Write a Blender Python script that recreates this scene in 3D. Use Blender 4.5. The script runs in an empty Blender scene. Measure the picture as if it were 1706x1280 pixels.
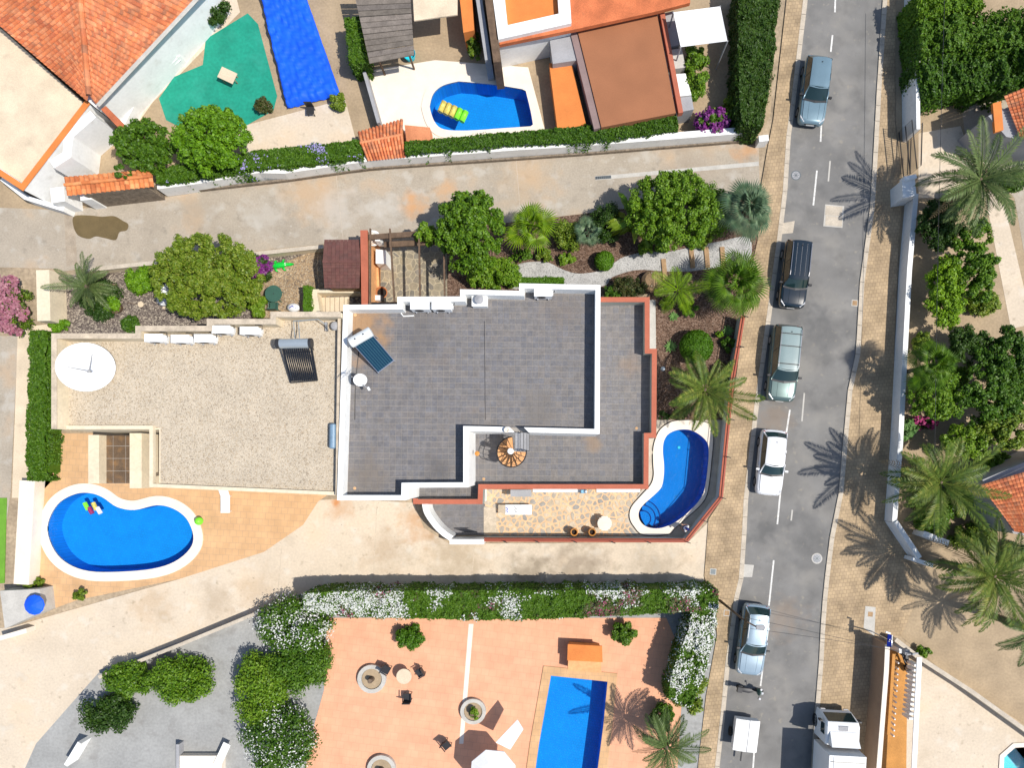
import bpy, bmesh, math, random
import numpy as np
from mathutils import Vector, Matrix, noise
from mathutils.geometry import tessellate_polygon
random.seed(11)
R = np.random.default_rng(11)
S = bpy.context.scene
C = S.collection
PI = math.pi
rad = math.radians

# ------------------------------------------------------------------ camera, sky, sun, exposure
H, F, VX, VY = 45.0, 1125.0, 920.0, 775.0        # drone height, focal length in photo pixels, point straight below it
cam = bpy.data.cameras.new('camera')
cam.sensor_width = 36.0
cam.lens = F / 1706 * 36
cam.shift_x = (853 - VX) / 1706
cam.shift_y = (VY - 640) / 1706
cam.clip_end = 2000
co = bpy.data.objects.new('camera', cam)
C.objects.link(co)
co.location = (0, 0, H)
S.camera = co

SUN = Vector((.60, -.17, 1)).normalized()
el = math.asin(SUN.z)
az = math.atan2(SUN.x, SUN.y)
W = bpy.data.worlds.new('World')
S.world = W
W.use_nodes = True
nt = W.node_tree
sky = nt.nodes.new('ShaderNodeTexSky')
sky.sky_type = 'NISHITA'
sky.sun_disc = False
sky.sun_elevation = el
sky.sun_rotation = az
nt.links.new(sky.outputs[0], nt.nodes['Background'].inputs[0])
nt.nodes['Background'].inputs[1].default_value = .13
sl = bpy.data.lights.new('sun', 'SUN')
sl.energy = 4.6
sl.angle = rad(.5)
sl.color = (1, .95, .87)
so = bpy.data.objects.new('sun', sl)
C.objects.link(so)
so.rotation_euler = (-SUN).to_track_quat('-Z', 'Y').to_euler()
so.location = (20, -6, 60)
S.view_settings.view_transform = 'Standard'
S.view_settings.look = 'None'
S.view_settings.gamma = 1
S.view_settings.use_curve_mapping = False
S.view_settings.exposure = .16


# ------------------------------------------------------------------ helpers
def P(px, py, z=0.0):
    k = (H - z) / F
    return Vector(((px - VX) * k, (VY - py) * k, z))


def XY(pts, z=0.0):
    return [(P(a, b, z).x, P(a, b, z).y) for a, b in pts]


def smooth(pts, n=6, closed=True):
    out = []
    m = len(pts)
    for i in range(m if closed else m - 1):
        p = [Vector((*pts[(i + k) % m], 0)) if closed else Vector((*pts[min(max(i + k, 0), m - 1)], 0)) for k in (-1, 0, 1, 2)]
        for j in range(n):
            t = j / n
            v = .5 * ((2 * p[1]) + (p[2] - p[0]) * t + (2 * p[0] - 5 * p[1] + 4 * p[2] - p[3]) * t * t + (3 * p[1] - p[0] - 3 * p[2] + p[3]) * t ** 3)
            out.append((v.x, v.y))
    if not closed:
        out.append(tuple(pts[-1]))
    return out


def area(poly):
    return sum(poly[i - 1][0] * poly[i][1] - poly[i][0] * poly[i - 1][1] for i in range(len(poly))) / 2


def ccw(poly):
    return list(poly) if area(poly) > 0 else list(poly)[::-1]


def clip(poly, a, b, c):
    """keep a*x+b*y<=c"""
    out = []
    n = len(poly)
    for i in range(n):
        p, q = poly[i - 1], poly[i]
        dp, dq = a * p[0] + b * p[1] - c, a * q[0] + b * q[1] - c
        if dp * dq < 0:
            t = dp / (dp - dq)
            out.append((p[0] + (q[0] - p[0]) * t, p[1] + (q[1] - p[1]) * t))
        if dq <= 0:
            out.append(q)
    return out


def inside(pt, poly):
    x, y = pt
    c = False
    for i in range(len(poly)):
        x1, y1 = poly[i - 1]
        x2, y2 = poly[i]
        if (y1 > y) != (y2 > y) and x < (x2 - x1) * (y - y1) / (y2 - y1) + x1:
            c = not c
    return c


def offset_line(pts, d):
    """points moved d to the left of the open line"""
    out = []
    n = len(pts)
    for i in range(n):
        a = Vector(pts[max(i - 1, 0)])
        b = Vector(pts[i])
        c = Vector(pts[min(i + 1, n - 1)])
        d1 = (b - a).normalized() if (b - a).length > 1e-6 else (c - b).normalized()
        d2 = (c - b).normalized() if (c - b).length > 1e-6 else d1
        n1, n2 = Vector((-d1.y, d1.x)), Vector((-d2.y, d2.x))
        m = (n1 + n2)
        m = m / max(m.length_squared / 2, .5)
        out.append((b.x + m.x * d, b.y + m.y * d))
    return out


def offset_loop(pts, d):
    """closed ccw loop moved outward by d"""
    out = []
    n = len(pts)
    for i in range(n):
        a, b, c = Vector(pts[i - 1]), Vector(pts[i]), Vector(pts[(i + 1) % n])
        d1, d2 = (b - a).normalized(), (c - b).normalized()
        n1, n2 = Vector((d1.y, -d1.x)), Vector((d2.y, -d2.x))
        m = n1 + n2
        m = m / max(m.length_squared / 2, .5)
        out.append((b.x + m.x * d, b.y + m.y * d))
    return out


class MB:
    def __init__(s):
        s.v, s.f = [], []

    def add(s, vs, fs):
        o = len(s.v)
        s.v += [tuple(x) for x in vs]
        s.f += [tuple(i + o for i in f) for f in fs]
        return s

    def prism(s, poly, z0, z1, bottom=True):
        p = ccw(poly)
        n = len(p)
        vs = [(x, y, z0) for x, y in p] + [(x, y, z1) for x, y in p]
        fs = [(i, (i + 1) % n, n + (i + 1) % n, n + i) for i in range(n)] + [tuple(range(n, 2 * n))]
        if bottom:
            fs.append(tuple(range(n))[::-1])
        return s.add(vs, fs)

    def box(s, c, d, rz=0, M=None):
        x, y, z = d[0] / 2, d[1] / 2, d[2] / 2
        vs = [Vector((a * x, b * y, e * z)) for e in (-1, 1) for a, b in ((-1, -1), (1, -1), (1, 1), (-1, 1))]
        m = Matrix.Translation(Vector(c)) @ (M if M is not None else Matrix.Rotation(rz, 4, 'Z'))
        return s.add([m @ v for v in vs], [(0, 3, 2, 1), (4, 5, 6, 7), (0, 1, 5, 4), (1, 2, 6, 5), (2, 3, 7, 6), (3, 0, 4, 7)])

    def beam(s, a, b, w, h):
        a, b = Vector(a), Vector(b)
        d = b - a
        M = d.to_track_quat('Y', 'Z').to_matrix().to_4x4()
        return s.box((a + b) / 2, (w, d.length, h), M=M)

    def tube(s, pts, r, n=6, cap=True):
        pts = [Vector(p) for p in pts]
        rr = r if isinstance(r, (list, tuple)) else [r] * len(pts)
        vs, fs = [], []
        for i, p in enumerate(pts):
            d = (pts[min(i + 1, len(pts) - 1)] - pts[max(i - 1, 0)]).normalized()
            u = d.cross(Vector((0, 0, 1)) if abs(d.z) < .9 else Vector((1, 0, 0))).normalized()
            w = d.cross(u)
            for k in range(n):
                t = 2 * PI * k / n
                vs.append(p + (u * math.cos(t) + w * math.sin(t)) * rr[i])
        for i in range(len(pts) - 1):
            for k in range(n):
                a, b = i * n + k, i * n + (k + 1) % n
                fs.append((a, b, b + n, a + n))
        if cap:
            fs.append(tuple(range(n)))
            fs.append(tuple(range((len(pts) - 1) * n, len(pts) * n))[::-1])
        return s.add(vs, fs)

    def lathe(s, prof, c=(0, 0, 0), n=16, sx=1, sy=1):
        vs, fs = [], []
        for r, z in prof:
            for k in range(n):
                t = 2 * PI * k / n
                vs.append((c[0] + r * math.cos(t) * sx, c[1] + r * math.sin(t) * sy, c[2] + z))
        m = len(prof)
        for i in range(m - 1):
            for k in range(n):
                a, b = i * n + k, i * n + (k + 1) % n
                fs.append((a, b, b + n, a + n))
        fs.append(tuple(range(n))[::-1])
        fs.append(tuple(range((m - 1) * n, m * n)))
        return s.add(vs, fs)

    def grid(s, rows, close=False):
        """rows: list of equal-length point rows -> quads"""
        n = len(rows[0])
        vs = [p for r in rows for p in r]
        fs = []
        for i in range(len(rows) - 1):
            for k in range(n if close else n - 1):
                a, b = i * n + k, i * n + (k + 1) % n
                fs.append((a, b, b + n, a + n))
        return s.add(vs, fs)


ROOT = {}


def tag(o, label=None, cat=None, group=None, kind=None):
    for k, v in (('label', label), ('category', cat), ('group', group), ('kind', kind)):
        if v:
            o[k] = v
    return o


def thing(name, label, cat, loc=(0, 0, 0), rz=0, group=None):
    o = bpy.data.objects.new(name, None)
    o.empty_display_size = .3
    C.objects.link(o)
    o.location = loc
    o.rotation_euler = (0, 0, rz)
    ROOT[o] = Matrix.Translation(Vector(loc)) @ Matrix.Rotation(rz, 4, 'Z')
    return tag(o, label, cat, group)


def mesh(name, mb, m, sm=False):
    me = bpy.data.meshes.new(name)
    me.from_pydata(mb.v, [], mb.f)
    me.update()
    if m:
        me.materials.append(m)
    if sm:
        me.shade_smooth()
    return me


def link(name, me, parent=None, mw=None):
    """link a mesh; mw = matrix in the parent's space"""
    o = bpy.data.objects.new(name, me)
    C.objects.link(o)
    if parent is not None:
        o.parent = parent
        ROOT[o] = ROOT.get(parent, Matrix())
    if mw is not None:
        o.matrix_basis = mw
    return o


def part(name, mb, m, parent, world=True, sm=False, label=None, kind=None):
    """a part whose mesh is written in world coordinates (or the thing's own)"""
    if world:
        inv = ROOT.get(parent, Matrix()).inverted()
        mb.v = [tuple(inv @ Vector(v)) for v in mb.v]
    o = link(name, mesh(name, mb, m, sm), parent)
    return tag(o, label, None, None, kind)


def single(name, mb, m, label, cat, base=None, group=None, sm=False):
    """a thing that is one mesh, origin at its base"""
    if base is None:
        a = np.array(mb.v)
        base = ((a[:, 0].min() + a[:, 0].max()) / 2, (a[:, 1].min() + a[:, 1].max()) / 2, a[:, 2].min())
    b = Vector(base)
    mb.v = [tuple(Vector(v) - b) for v in mb.v]
    o = link(name, mesh(name, mb, m, sm))
    o.location = b
    ROOT[o] = Matrix.Translation(b)
    return tag(o, label, cat, group)


def sheet(name, poly, z, m, holes=(), kind='structure'):
    poly = ccw(poly)
    mb = MB()
    if holes:
        loops = [[Vector((x, y, 0)) for x, y in poly]] + [[Vector((x, y, 0)) for x, y in h] for h in holes]
        tris = tessellate_polygon(loops)
        flat = [p for l in loops for p in l]
        fs = []
        for t in tris:
            a, b, c = (flat[i] for i in t)
            fs.append(t if (b - a).cross(c - a).z > 0 else (t[0], t[2], t[1]))
        mb.add([(p.x, p.y, z) for p in flat], fs)
    else:
        mb.add([(x, y, z) for x, y in poly], [tuple(range(len(poly)))])
    o = link(name, mesh(name, mb, m))
    if kind:
        o['kind'] = kind
    return o


def copy_tree(o, parent=None, label=None, loc=None, rz=None):
    c = o.copy()
    C.objects.link(c)
    c.parent = parent
    ROOT[c] = ROOT.get(o, Matrix())
    if label:
        c['label'] = label
    if loc is not None:
        c.location = loc
    if rz is not None:
        c.rotation_euler = (0, 0, rz)
    for ch in list(o.children):
        copy_tree(ch, c)
    return c


# ------------------------------------------------------------------ materials
def L(*c):
    """sRGB 0-255 -> linear"""
    return tuple(((x / 255 + .055) / 1.055) ** 2.4 if x > 10 else x / 255 / 12.92 for x in c)


def mat(name, col, rough=.85, var=.18, scale=1.2, fine=14, bump=0., bscale=60, layers=(), metal=0., spec=.3, rnd=None, coat=0.):
    """rough painted or mineral surface: two noises vary the colour; layers = (colour, scale, lo, hi, amount) stains; rnd = ramp of piece colours"""
    m = bpy.data.materials.new(name)
    m.use_nodes = True
    t = m.node_tree
    N, K = t.nodes.new, t.links.new
    b = t.nodes['Principled BSDF']
    b.inputs['Roughness'].default_value = rough
    b.inputs['Metallic'].default_value = metal
    b.inputs['Specular IOR Level'].default_value = spec
    b.inputs['Coat Weight'].default_value = coat
    b.inputs['Coat Roughness'].default_value = .06
    g = N('ShaderNodeNewGeometry')

    def nz(sc, det=4):
        n = N('ShaderNodeTexNoise')
        n.inputs['Scale'].default_value = sc
        n.inputs['Detail'].default_value = det
        K(g.outputs['Position'], n.inputs['Vector'])
        return n.outputs['Fac']
    if rnd:
        oi = N('ShaderNodeObjectInfo')
        ad = N('ShaderNodeMath')
        K(oi.outputs['Random'], ad.inputs[0])
        K(g.outputs['Random Per Island'], ad.inputs[1])
        fr = N('ShaderNodeMath')
        fr.operation = 'FRACT'
        K(ad.outputs[0], fr.inputs[0])
        rp = N('ShaderNodeValToRGB')
        rp.color_ramp.interpolation = 'LINEAR'
        e = rp.color_ramp.elements
        while len(e) < len(rnd):
            e.new(.5)
        for i, c in enumerate(rnd):
            e[i].position = i / (len(rnd) - 1)
            e[i].color = (*c, 1)
        K(fr.outputs[0], rp.inputs[0])
        base = rp.outputs[0]
    else:
        rg = N('ShaderNodeRGB')
        rg.outputs[0].default_value = (*col, 1)
        base = rg.outputs[0]
    for sc, det, amt in ((scale, 5, var), (fine, 3, var * .8)):
        if amt <= 0:
            continue
        mr = N('ShaderNodeMapRange')
        mr.inputs['From Min'].default_value = .3
        mr.inputs['From Max'].default_value = .7
        mr.inputs['To Min'].default_value = 1 - amt
        mr.inputs['To Max'].default_value = 1 + amt
        K(nz(sc, det), mr.inputs['Value'])
        mx = N('ShaderNodeMix')
        mx.data_type = 'RGBA'
        mx.blend_type = 'MULTIPLY'
        mx.inputs['Factor'].default_value = 1
        K(base, mx.inputs['A'])
        K(mr.outputs[0], mx.inputs['B'])
        base = mx.outputs['Result']
    for c, sc, lo, hi, amt in layers:
        mr = N('ShaderNodeMapRange')
        mr.inputs['From Min'].default_value = lo
        mr.inputs['From Max'].default_value = hi
        mr.inputs['To Max'].default_value = amt
        K(nz(sc, 6), mr.inputs['Value'])
        mx = N('ShaderNodeMix')
        mx.data_type = 'RGBA'
        K(mr.outputs[0], mx.inputs['Factor'])
        K(base, mx.inputs['A'])
        mx.inputs['B'].default_value = (*c, 1)
        base = mx.outputs['Result']
    K(base, b.inputs['Base Color'])
    if bump:
        bp = N('ShaderNodeBump')
        bp.inputs['Strength'].default_value = bump
        bp.inputs['Distance'].default_value = .03
        K(nz(bscale, 4), bp.inputs['Height'])
        K(bp.outputs[0], b.inputs['Normal'])
    return m


def speckle(name, cols, scale, rough=.9, bump=.6, big=.2):
    """gravel, mulch, pavers: voronoi cells coloured at random"""
    m = bpy.data.materials.new(name)
    m.use_nodes = True
    t = m.node_tree
    N, K = t.nodes.new, t.links.new
    b = t.nodes['Principled BSDF']
    b.inputs['Roughness'].default_value = rough
    b.inputs['Specular IOR Level'].default_value = .2
    g = N('ShaderNodeNewGeometry')
    v = N('ShaderNodeTexVoronoi')
    v.inputs['Scale'].default_value = scale
    K(g.outputs['Position'], v.inputs['Vector'])
    sp = N('ShaderNodeSeparateColor')
    K(v.outputs['Color'], sp.inputs[0])
    rp = N('ShaderNodeValToRGB')
    e = rp.color_ramp.elements
    while len(e) < len(cols):
        e.new(.5)
    for i, c in enumerate(cols):
        e[i].position = i / (len(cols) - 1)
        e[i].color = (*c, 1)
    K(sp.outputs[0], rp.inputs[0])
    n = N('ShaderNodeTexNoise')
    n.inputs['Scale'].default_value = .8
    n.inputs['Detail'].default_value = 6
    K(g.outputs['Position'], n.inputs['Vector'])
    mr = N('ShaderNodeMapRange')
    mr.inputs['From Min'].default_value = .3
    mr.inputs['From Max'].default_value = .7
    mr.inputs['To Min'].default_value = 1 - big
    mr.inputs['To Max'].default_value = 1 + big
    K(n.outputs['Fac'], mr.inputs['Value'])
    mx = N('ShaderNodeMix')
    mx.data_type = 'RGBA'
    mx.blend_type = 'MULTIPLY'
    mx.inputs['Factor'].default_value = 1
    K(rp.outputs[0], mx.inputs['A'])
    K(mr.outputs[0], mx.inputs['B'])
    K(mx.outputs['Result'], b.inputs['Base Color'])
    bp = N('ShaderNodeBump')
    bp.inputs['Strength'].default_value = bump
    bp.inputs['Distance'].default_value = .03
    bp.invert = True
    K(v.outputs['Distance'], bp.inputs['Height'])
    K(bp.outputs[0], b.inputs['Normal'])
    return m


def pavers(name, c1, c2, joint, size, rot=0.0, big=.26):
    """small block paving too fine to build stone by stone, laid along the street"""
    m = bpy.data.materials.new(name)
    m.use_nodes = True
    t = m.node_tree
    N, K = t.nodes.new, t.links.new
    b = t.nodes['Principled BSDF']
    b.inputs['Roughness'].default_value = .9
    b.inputs['Specular IOR Level'].default_value = .2
    g = N('ShaderNodeNewGeometry')
    mp = N('ShaderNodeMapping')
    mp.inputs['Rotation'].default_value = (0, 0, rot)
    K(g.outputs['Position'], mp.inputs['Vector'])
    br = N('ShaderNodeTexBrick')
    br.inputs['Scale'].default_value = 1
    br.inputs['Brick Width'].default_value = size
    br.inputs['Row Height'].default_value = size
    br.inputs['Mortar Size'].default_value = .018
    br.inputs['Mortar Smooth'].default_value = .3
    br.inputs['Color1'].default_value = (*c1, 1)
    br.inputs['Color2'].default_value = (*c2, 1)
    br.inputs['Mortar'].default_value = (*joint, 1)
    K(mp.outputs[0], br.inputs['Vector'])
    n = N('ShaderNodeTexNoise')
    n.inputs['Scale'].default_value = .9
    n.inputs['Detail'].default_value = 7
    K(g.outputs['Position'], n.inputs['Vector'])
    mr = N('ShaderNodeMapRange')
    mr.inputs['From Min'].default_value = .3
    mr.inputs['From Max'].default_value = .7
    mr.inputs['To Min'].default_value = 1 - big
    mr.inputs['To Max'].default_value = 1 + big * .95
    K(n.outputs['Fac'], mr.inputs['Value'])
    mx = N('ShaderNodeMix')
    mx.data_type = 'RGBA'
    mx.blend_type = 'MULTIPLY'
    mx.inputs['Factor'].default_value = 1
    K(br.outputs['Color'], mx.inputs['A'])
    K(mr.outputs[0], mx.inputs['B'])
    K(mx.outputs['Result'], b.inputs['Base Color'])
    return m


def leafmat(name, cols, trans=.25, rough=.5):
    m = bpy.data.materials.new(name)
    m.use_nodes = True
    t = m.node_tree
    N, K = t.nodes.new, t.links.new
    b = t.nodes['Principled BSDF']
    b.inputs['Roughness'].default_value = rough
    b.inputs['Specular IOR Level'].default_value = .35
    g = N('ShaderNodeNewGeometry')
    oi = N('ShaderNodeObjectInfo')
    rp = N('ShaderNodeValToRGB')
    e = rp.color_ramp.elements
    while len(e) < len(cols):
        e.new(.5)
    for i, c in enumerate(cols):
        e[i].position = i / (len(cols) - 1)
        e[i].color = (*c, 1)
    mu = N('ShaderNodeMath')
    mu.operation = 'MULTIPLY_ADD'
    mu.inputs[1].default_value = .35
    K(oi.outputs['Random'], mu.inputs[0])
    m2 = N('ShaderNodeMath')
    m2.operation = 'MULTIPLY'
    m2.inputs[1].default_value = .65
    K(g.outputs['Random Per Island'], m2.inputs[0])
    K(m2.outputs[0], mu.inputs[2])
    K(mu.outputs[0], rp.inputs[0])
    K(rp.outputs[0], b.inputs['Base Color'])
    tr = N('ShaderNodeBsdfTranslucent')
    K(rp.outputs[0], tr.inputs['Color'])
    mx = N('ShaderNodeMixShader')
    mx.inputs[0].default_value = trans
    K(b.outputs[0], mx.inputs[1])
    K(tr.outputs[0], mx.inputs[2])
    K(mx.outputs[0], t.nodes['Material Output'].inputs['Surface'])
    return m


def glossy(name, col, rough=.25, metal=0., coat=0., spec=.5):
    return mat(name, col, rough, var=.04, metal=metal, coat=coat, spec=spec)


def watermat(name, tint):
    m = bpy.data.materials.new(name)
    m.use_nodes = True
    t = m.node_tree
    N, K = t.nodes.new, t.links.new
    t.nodes.remove(t.nodes['Principled BSDF'])
    tr = N('ShaderNodeBsdfTransparent')
    tr.inputs[0].default_value = (*tint, 1)
    gl = N('ShaderNodeBsdfGlossy')
    gl.inputs['Roughness'].default_value = .03
    fr = N('ShaderNodeFresnel')
    fr.inputs[0].default_value = 1.33
    g = N('ShaderNodeNewGeometry')
    n = N('ShaderNodeTexNoise')
    n.inputs['Scale'].default_value = 3.5
    n.inputs['Detail'].default_value = 3
    K(g.outputs['Position'], n.inputs['Vector'])
    bp = N('ShaderNodeBump')
    bp.inputs['Strength'].default_value = .6
    bp.inputs['Distance'].default_value = .08
    K(n.outputs['Fac'], bp.inputs['Height'])
    K(bp.outputs[0], gl.inputs['Normal'])
    K(bp.outputs[0], fr.inputs['Normal'])
    mx = N('ShaderNodeMixShader')
    K(fr.outputs[0], mx.inputs[0])
    K(tr.outputs[0], mx.inputs[1])
    K(gl.outputs[0], mx.inputs[2])
    K(mx.outputs[0], t.nodes['Material Output'].inputs['Surface'])
    return m


RUST = (.42, .22, .10)
M = dict(
    ground=mat('dry_earth', (.36, .28, .19), var=.25, scale=.5, fine=5, bump=.4),
    lane_n=mat('grey_concrete', (.365, .315, .25), var=.13, scale=.35, fine=9, bump=.15, layers=(((.45, .29, .16), .35, .55, .72, .55), ((.46, .43, .38), .9, .55, .68, .6), ((.21, .185, .15), 1.5, .58, .72, .5), ((.52, .48, .41), 2.6, .66, .72, .45))),
    lane_s=mat('cream_concrete', (.57, .48, .37), var=.09, scale=.3, fine=7, bump=.12, layers=(((.57, .42, .27), .30, .54, .72, .5), ((.38, .31, .22), .55, .60, .72, .45), ((.24, .19, .13), 1.6, .62, .74, .5), ((.63, .58, .5), 1.1, .56, .7, .5), ((.17, .14, .1), 3.4, .68, .74, .5))),
    road=mat('asphalt', (.185, .18, .172), var=.16, scale=.6, fine=30, bump=.3, bscale=90, layers=(((.27, .255, .23), .5, .5, .7, .55), ((.115, .113, .11), .9, .54, .7, .5), ((.30, .27, .22), 2.2, .62, .7, .5))),
    patch=mat('pale_concrete', (.46, .44, .40), var=.1, scale=2),
    line=mat('road_paint', (.62, .61, .58), var=.15, scale=4, fine=22, layers=(((.2, .2, .2), 7, .56, .7, .7),)),
    pave=pavers('tan_block_paving', (.42, .31, .19), (.35, .26, .165), (.27, .20, .125), .24, rad(-6)),
    kerb=mat('kerb_stone', (.47, .41, .33), var=.14, scale=2),
    mulch=speckle('bark_mulch', [(.05, .03, .022), (.10, .06, .04), (.16, .10, .07), (.24, .17, .13)], 16),
    soil=speckle('stony_soil', [(.07, .055, .05), (.13, .105, .09), (.2, .165, .14), (.42, .36, .28)], 14),
    straw=speckle('sandy_gravel', [(.28, .19, .11), (.38, .27, .16), (.16, .12, .09), (.5, .40, .27)], 14),
    whitegravel=speckle('white_gravel', [(.31, .30, .29), (.40, .39, .375), (.46, .45, .43), (.21, .21, .20)], 18),
    roofgravel=speckle('roof_gravel', [(.36, .28, .19), (.47, .395, .295), (.54, .465, .36), (.43, .365, .28), (.51, .44, .34), (.27, .22, .165)], 17, big=.07),
    tile=mat('slate_tile', (.1, .1, .1), rough=.55, var=.15, scale=2.6, fine=8, rnd=[L(106, 104, 105), L(113, 110, 109), L(108, 107, 110), L(116, 111, 108), L(104, 103, 106), L(112, 108, 106)], layers=(((.26, .17, .10), .55, .62, .85, .35),)),
    grout=mat('tile_grout', (.31, .28, .245), var=.1),
    white=mat('white_render', (.77, .77, .75), var=.05, scale=1, fine=6, layers=(((.52, .49, .44), 1.6, .58, .72, .35),)),
    cream=mat('cream_render', (.66, .57, .42), var=.09, scale=1, fine=6, layers=(((.35, .28, .2), 2, .6, .8, .4),)),
    stonecap=mat('weathered_stone', (.50, .42, .32), var=.16, scale=2, fine=12, layers=(((.25, .2, .15), 3, .55, .75, .5),)),
    red=mat('terracotta_paint', (.40, .12, .07), var=.08, scale=1.5, fine=8),
    redtube=mat('red_rail_paint', (.33, .075, .045), var=.1, rough=.5),
    orange=mat('orange_render', (.66, .34, .15), var=.12, scale=1.3, fine=8, bump=.2),
    bright=mat('orange_screed', (.62, .20, .05), var=.1),
    claytile=mat('clay_tile', (.5, .2, .1), var=.14, scale=2, rnd=[(.56, .17, .055), (.66, .24, .085), (.47, .14, .05), (.72, .30, .12)]),
    oldclay=mat('weathered_clay_tile', (.5, .2, .1), var=.2, scale=1, rnd=[(.50, .14, .055), (.60, .20, .08), (.40, .11, .05), (.66, .26, .12), (.34, .13, .07)], layers=(((.26, .17, .10), .7, .6, .8, .5),)),
    stucco=mat('beige_terrace', (.62, .51, .37), var=.12, scale=.7, layers=(((.36, .3, .22), 1.2, .58, .8, .5),)),
    pink=pavers('salmon_paving', (.70, .365, .225), (.67, .345, .21), (.59, .31, .195), .50, rad(7), .10),
    tan=pavers('tan_paving', (.58, .36, .19), (.54, .335, .175), (.46, .30, .175), .42, rad(3), .12),
    greypave=mat('grey_paving', (.30, .30, .29), var=.12, scale=.5, fine=6, layers=(((.2, .19, .18), 1.2, .55, .7, .5),)),
    sand=mat('sandy_ground', (.35, .265, .17), var=.14, scale=.7, fine=7, bump=.2),
    brown=mat('brown_roof', (.30, .125, .06), var=.08, scale=.6),
    grey=mat('grey_paint', (.32, .32, .33), var=.1),
    dark=mat('dark_metal', (.03, .03, .033), rough=.45, var=.1),
    woodbeam=mat('brown_beam', (.13, .085, .055), var=.25, scale=3, fine=20),
    sleeper=mat('timber_sleeper', (.34, .22, .12), var=.2, scale=3, fine=16),
    shingle=mat('brown_shingle', (.12, .05, .04), var=.16, scale=3, fine=18, rnd=[(.115, .054, .047), (.135, .062, .052), (.125, .052, .046), (.11, .055, .049)]),
    thatch=mat('grey_pergola_roof', (.155, .13, .11), var=.2, scale=2, fine=12, rnd=[(.14, .12, .10), (.2, .17, .145), (.115, .1, .09)]),
    flag=mat('flagstone', (.4, .35, .3), rough=.8, var=.14, scale=3, fine=14, rnd=[(.44, .36, .26), (.36, .32, .265), (.52, .42, .29), (.31, .29, .26), (.56, .46, .33), (.40, .34, .27), (.27, .26, .24)]),
    flagd=mat('grey_flagstone', (.3, .27, .22), rough=.8, var=.14, scale=3, fine=14, rnd=[(.22, .19, .14), (.27, .23, .16), (.17, .155, .13), (.31, .25, .16), (.24, .21, .17)]),
    mortar=mat('sandy_mortar', (.64, .43, .255), var=.1, scale=2, fine=10),
    mortard=mat('pale_mortar', (.38, .32, .22), var=.14, scale=2, fine=10),
    stone=mat('rough_stone_wall', (.2, .16, .12), var=.3, scale=4, fine=12, bump=.5, bscale=6),
    coping=mat('pool_coping', (.74, .66, .56), var=.05, scale=1.5),
    basin=pavers('blue_mosaic', (.003, .20, .60), (.003, .175, .54), (.004, .15, .46), .12, .3, .06),
    basinlight=pavers('light_blue_mosaic', (.003, .25, .68), (.003, .22, .62), (.004, .2, .54), .18, .2, .06),
    poolline=mat('dark_blue_tile', (.004, .035, .2), var=.05),
    water=watermat('pool_water', (.85, .97, 1)),
    tarp=mat('blue_tarpaulin', (.006, .10, .78), rough=.6, var=.1, scale=.5, fine=2, bump=.4, bscale=2),
    court=mat('green_court', (.012, .25, .17), var=.14, scale=.8, fine=5, layers=(((.05, .36, .27), .5, .5, .75, .5),)),
    grass=mat('green_turf', (.13, .3, .03), var=.12),
    glass=glossy('car_glass', (.012, .03, .032), .06, spec=.7),
    tyre=mat('tyre_rubber', (.02, .02, .02), var=.05),
    rim=glossy('wheel_rim', (.4, .4, .42), .3, metal=.8),
    chrome=glossy('bright_trim', (.6, .6, .62), .2, metal=.9),
    lens=glossy('lamp_lens', (.55, .56, .58), .1),
    tail=glossy('tail_lens', (.35, .01, .01), .15),
    plastic=mat('white_plastic', (.76, .77, .77), rough=.45, var=.03),
    metalgrey=glossy('zinc_tank', (.36, .41, .45), .32, metal=.35),
    silver=glossy('silver_tank', (.66, .69, .70), .35, metal=.1),
    vtube=glossy('vacuum_tube', (.012, .014, .02), .12),
    solar=glossy('solar_glass', (.004, .03, .06), .1),
    solarline=mat('solar_line', (.03, .10, .14), var=.05),
    greent=mat('green_plastic', (.045, .11, .085), rough=.4, var=.08),
    croc=mat('bright_green_vinyl', (.01, .52, .05), rough=.25, var=.05),
    terracotta=mat('terracotta_pot', (.42, .15, .055), var=.1, rough=.7),
    glazed=mat('ochre_glazed_pot', (.50, .22, .05), rough=.35, var=.15),
    potsoil=mat('pot_soil', (.02, .015, .012), var=.2),
    bark=mat('bark', (.14, .10, .07), var=.3, scale=6, fine=20, bump=.6, bscale=14),
    cloth=mat('white_cloth', (.74, .74, .74), rough=.8, var=.04),
    bluecloth=mat('blue_cloth', (.03, .06, .4), var=.1),
    bluedeck=mat('pale_blue_paint', (.2, .42, .6), var=.08),
    signblue=mat('sign_blue', (.006, .016, .17), rough=.8, var=.03, spec=.05),
    turq=mat('turquoise_plastic', (.02, .5, .62), rough=.4, var=.05),
    lime=mat('lime_plastic', (.2, .75, .04), rough=.4, var=.05),
    float=mat('yellow_vinyl', (.6, .5, .12), rough=.4, var=.25, scale=6),
    balcony=mat('ochre_render', (.46, .22, .06), var=.14),
    skin=mat('skin', (.5, .28, .19), rough=.6, var=.05),
    navy=mat('navy_cloth', (.012, .016, .12), var=.1),
    hair=mat('dark_hair', (.012, .01, .009), var=.1),
    wet=mat('wet_concrete', (.135, .098, .045), rough=.5, var=.12, scale=1.5),
    drain=mat('iron_grate', (.12, .14, .15), rough=.5, var=.1, metal=.3),
)
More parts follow.
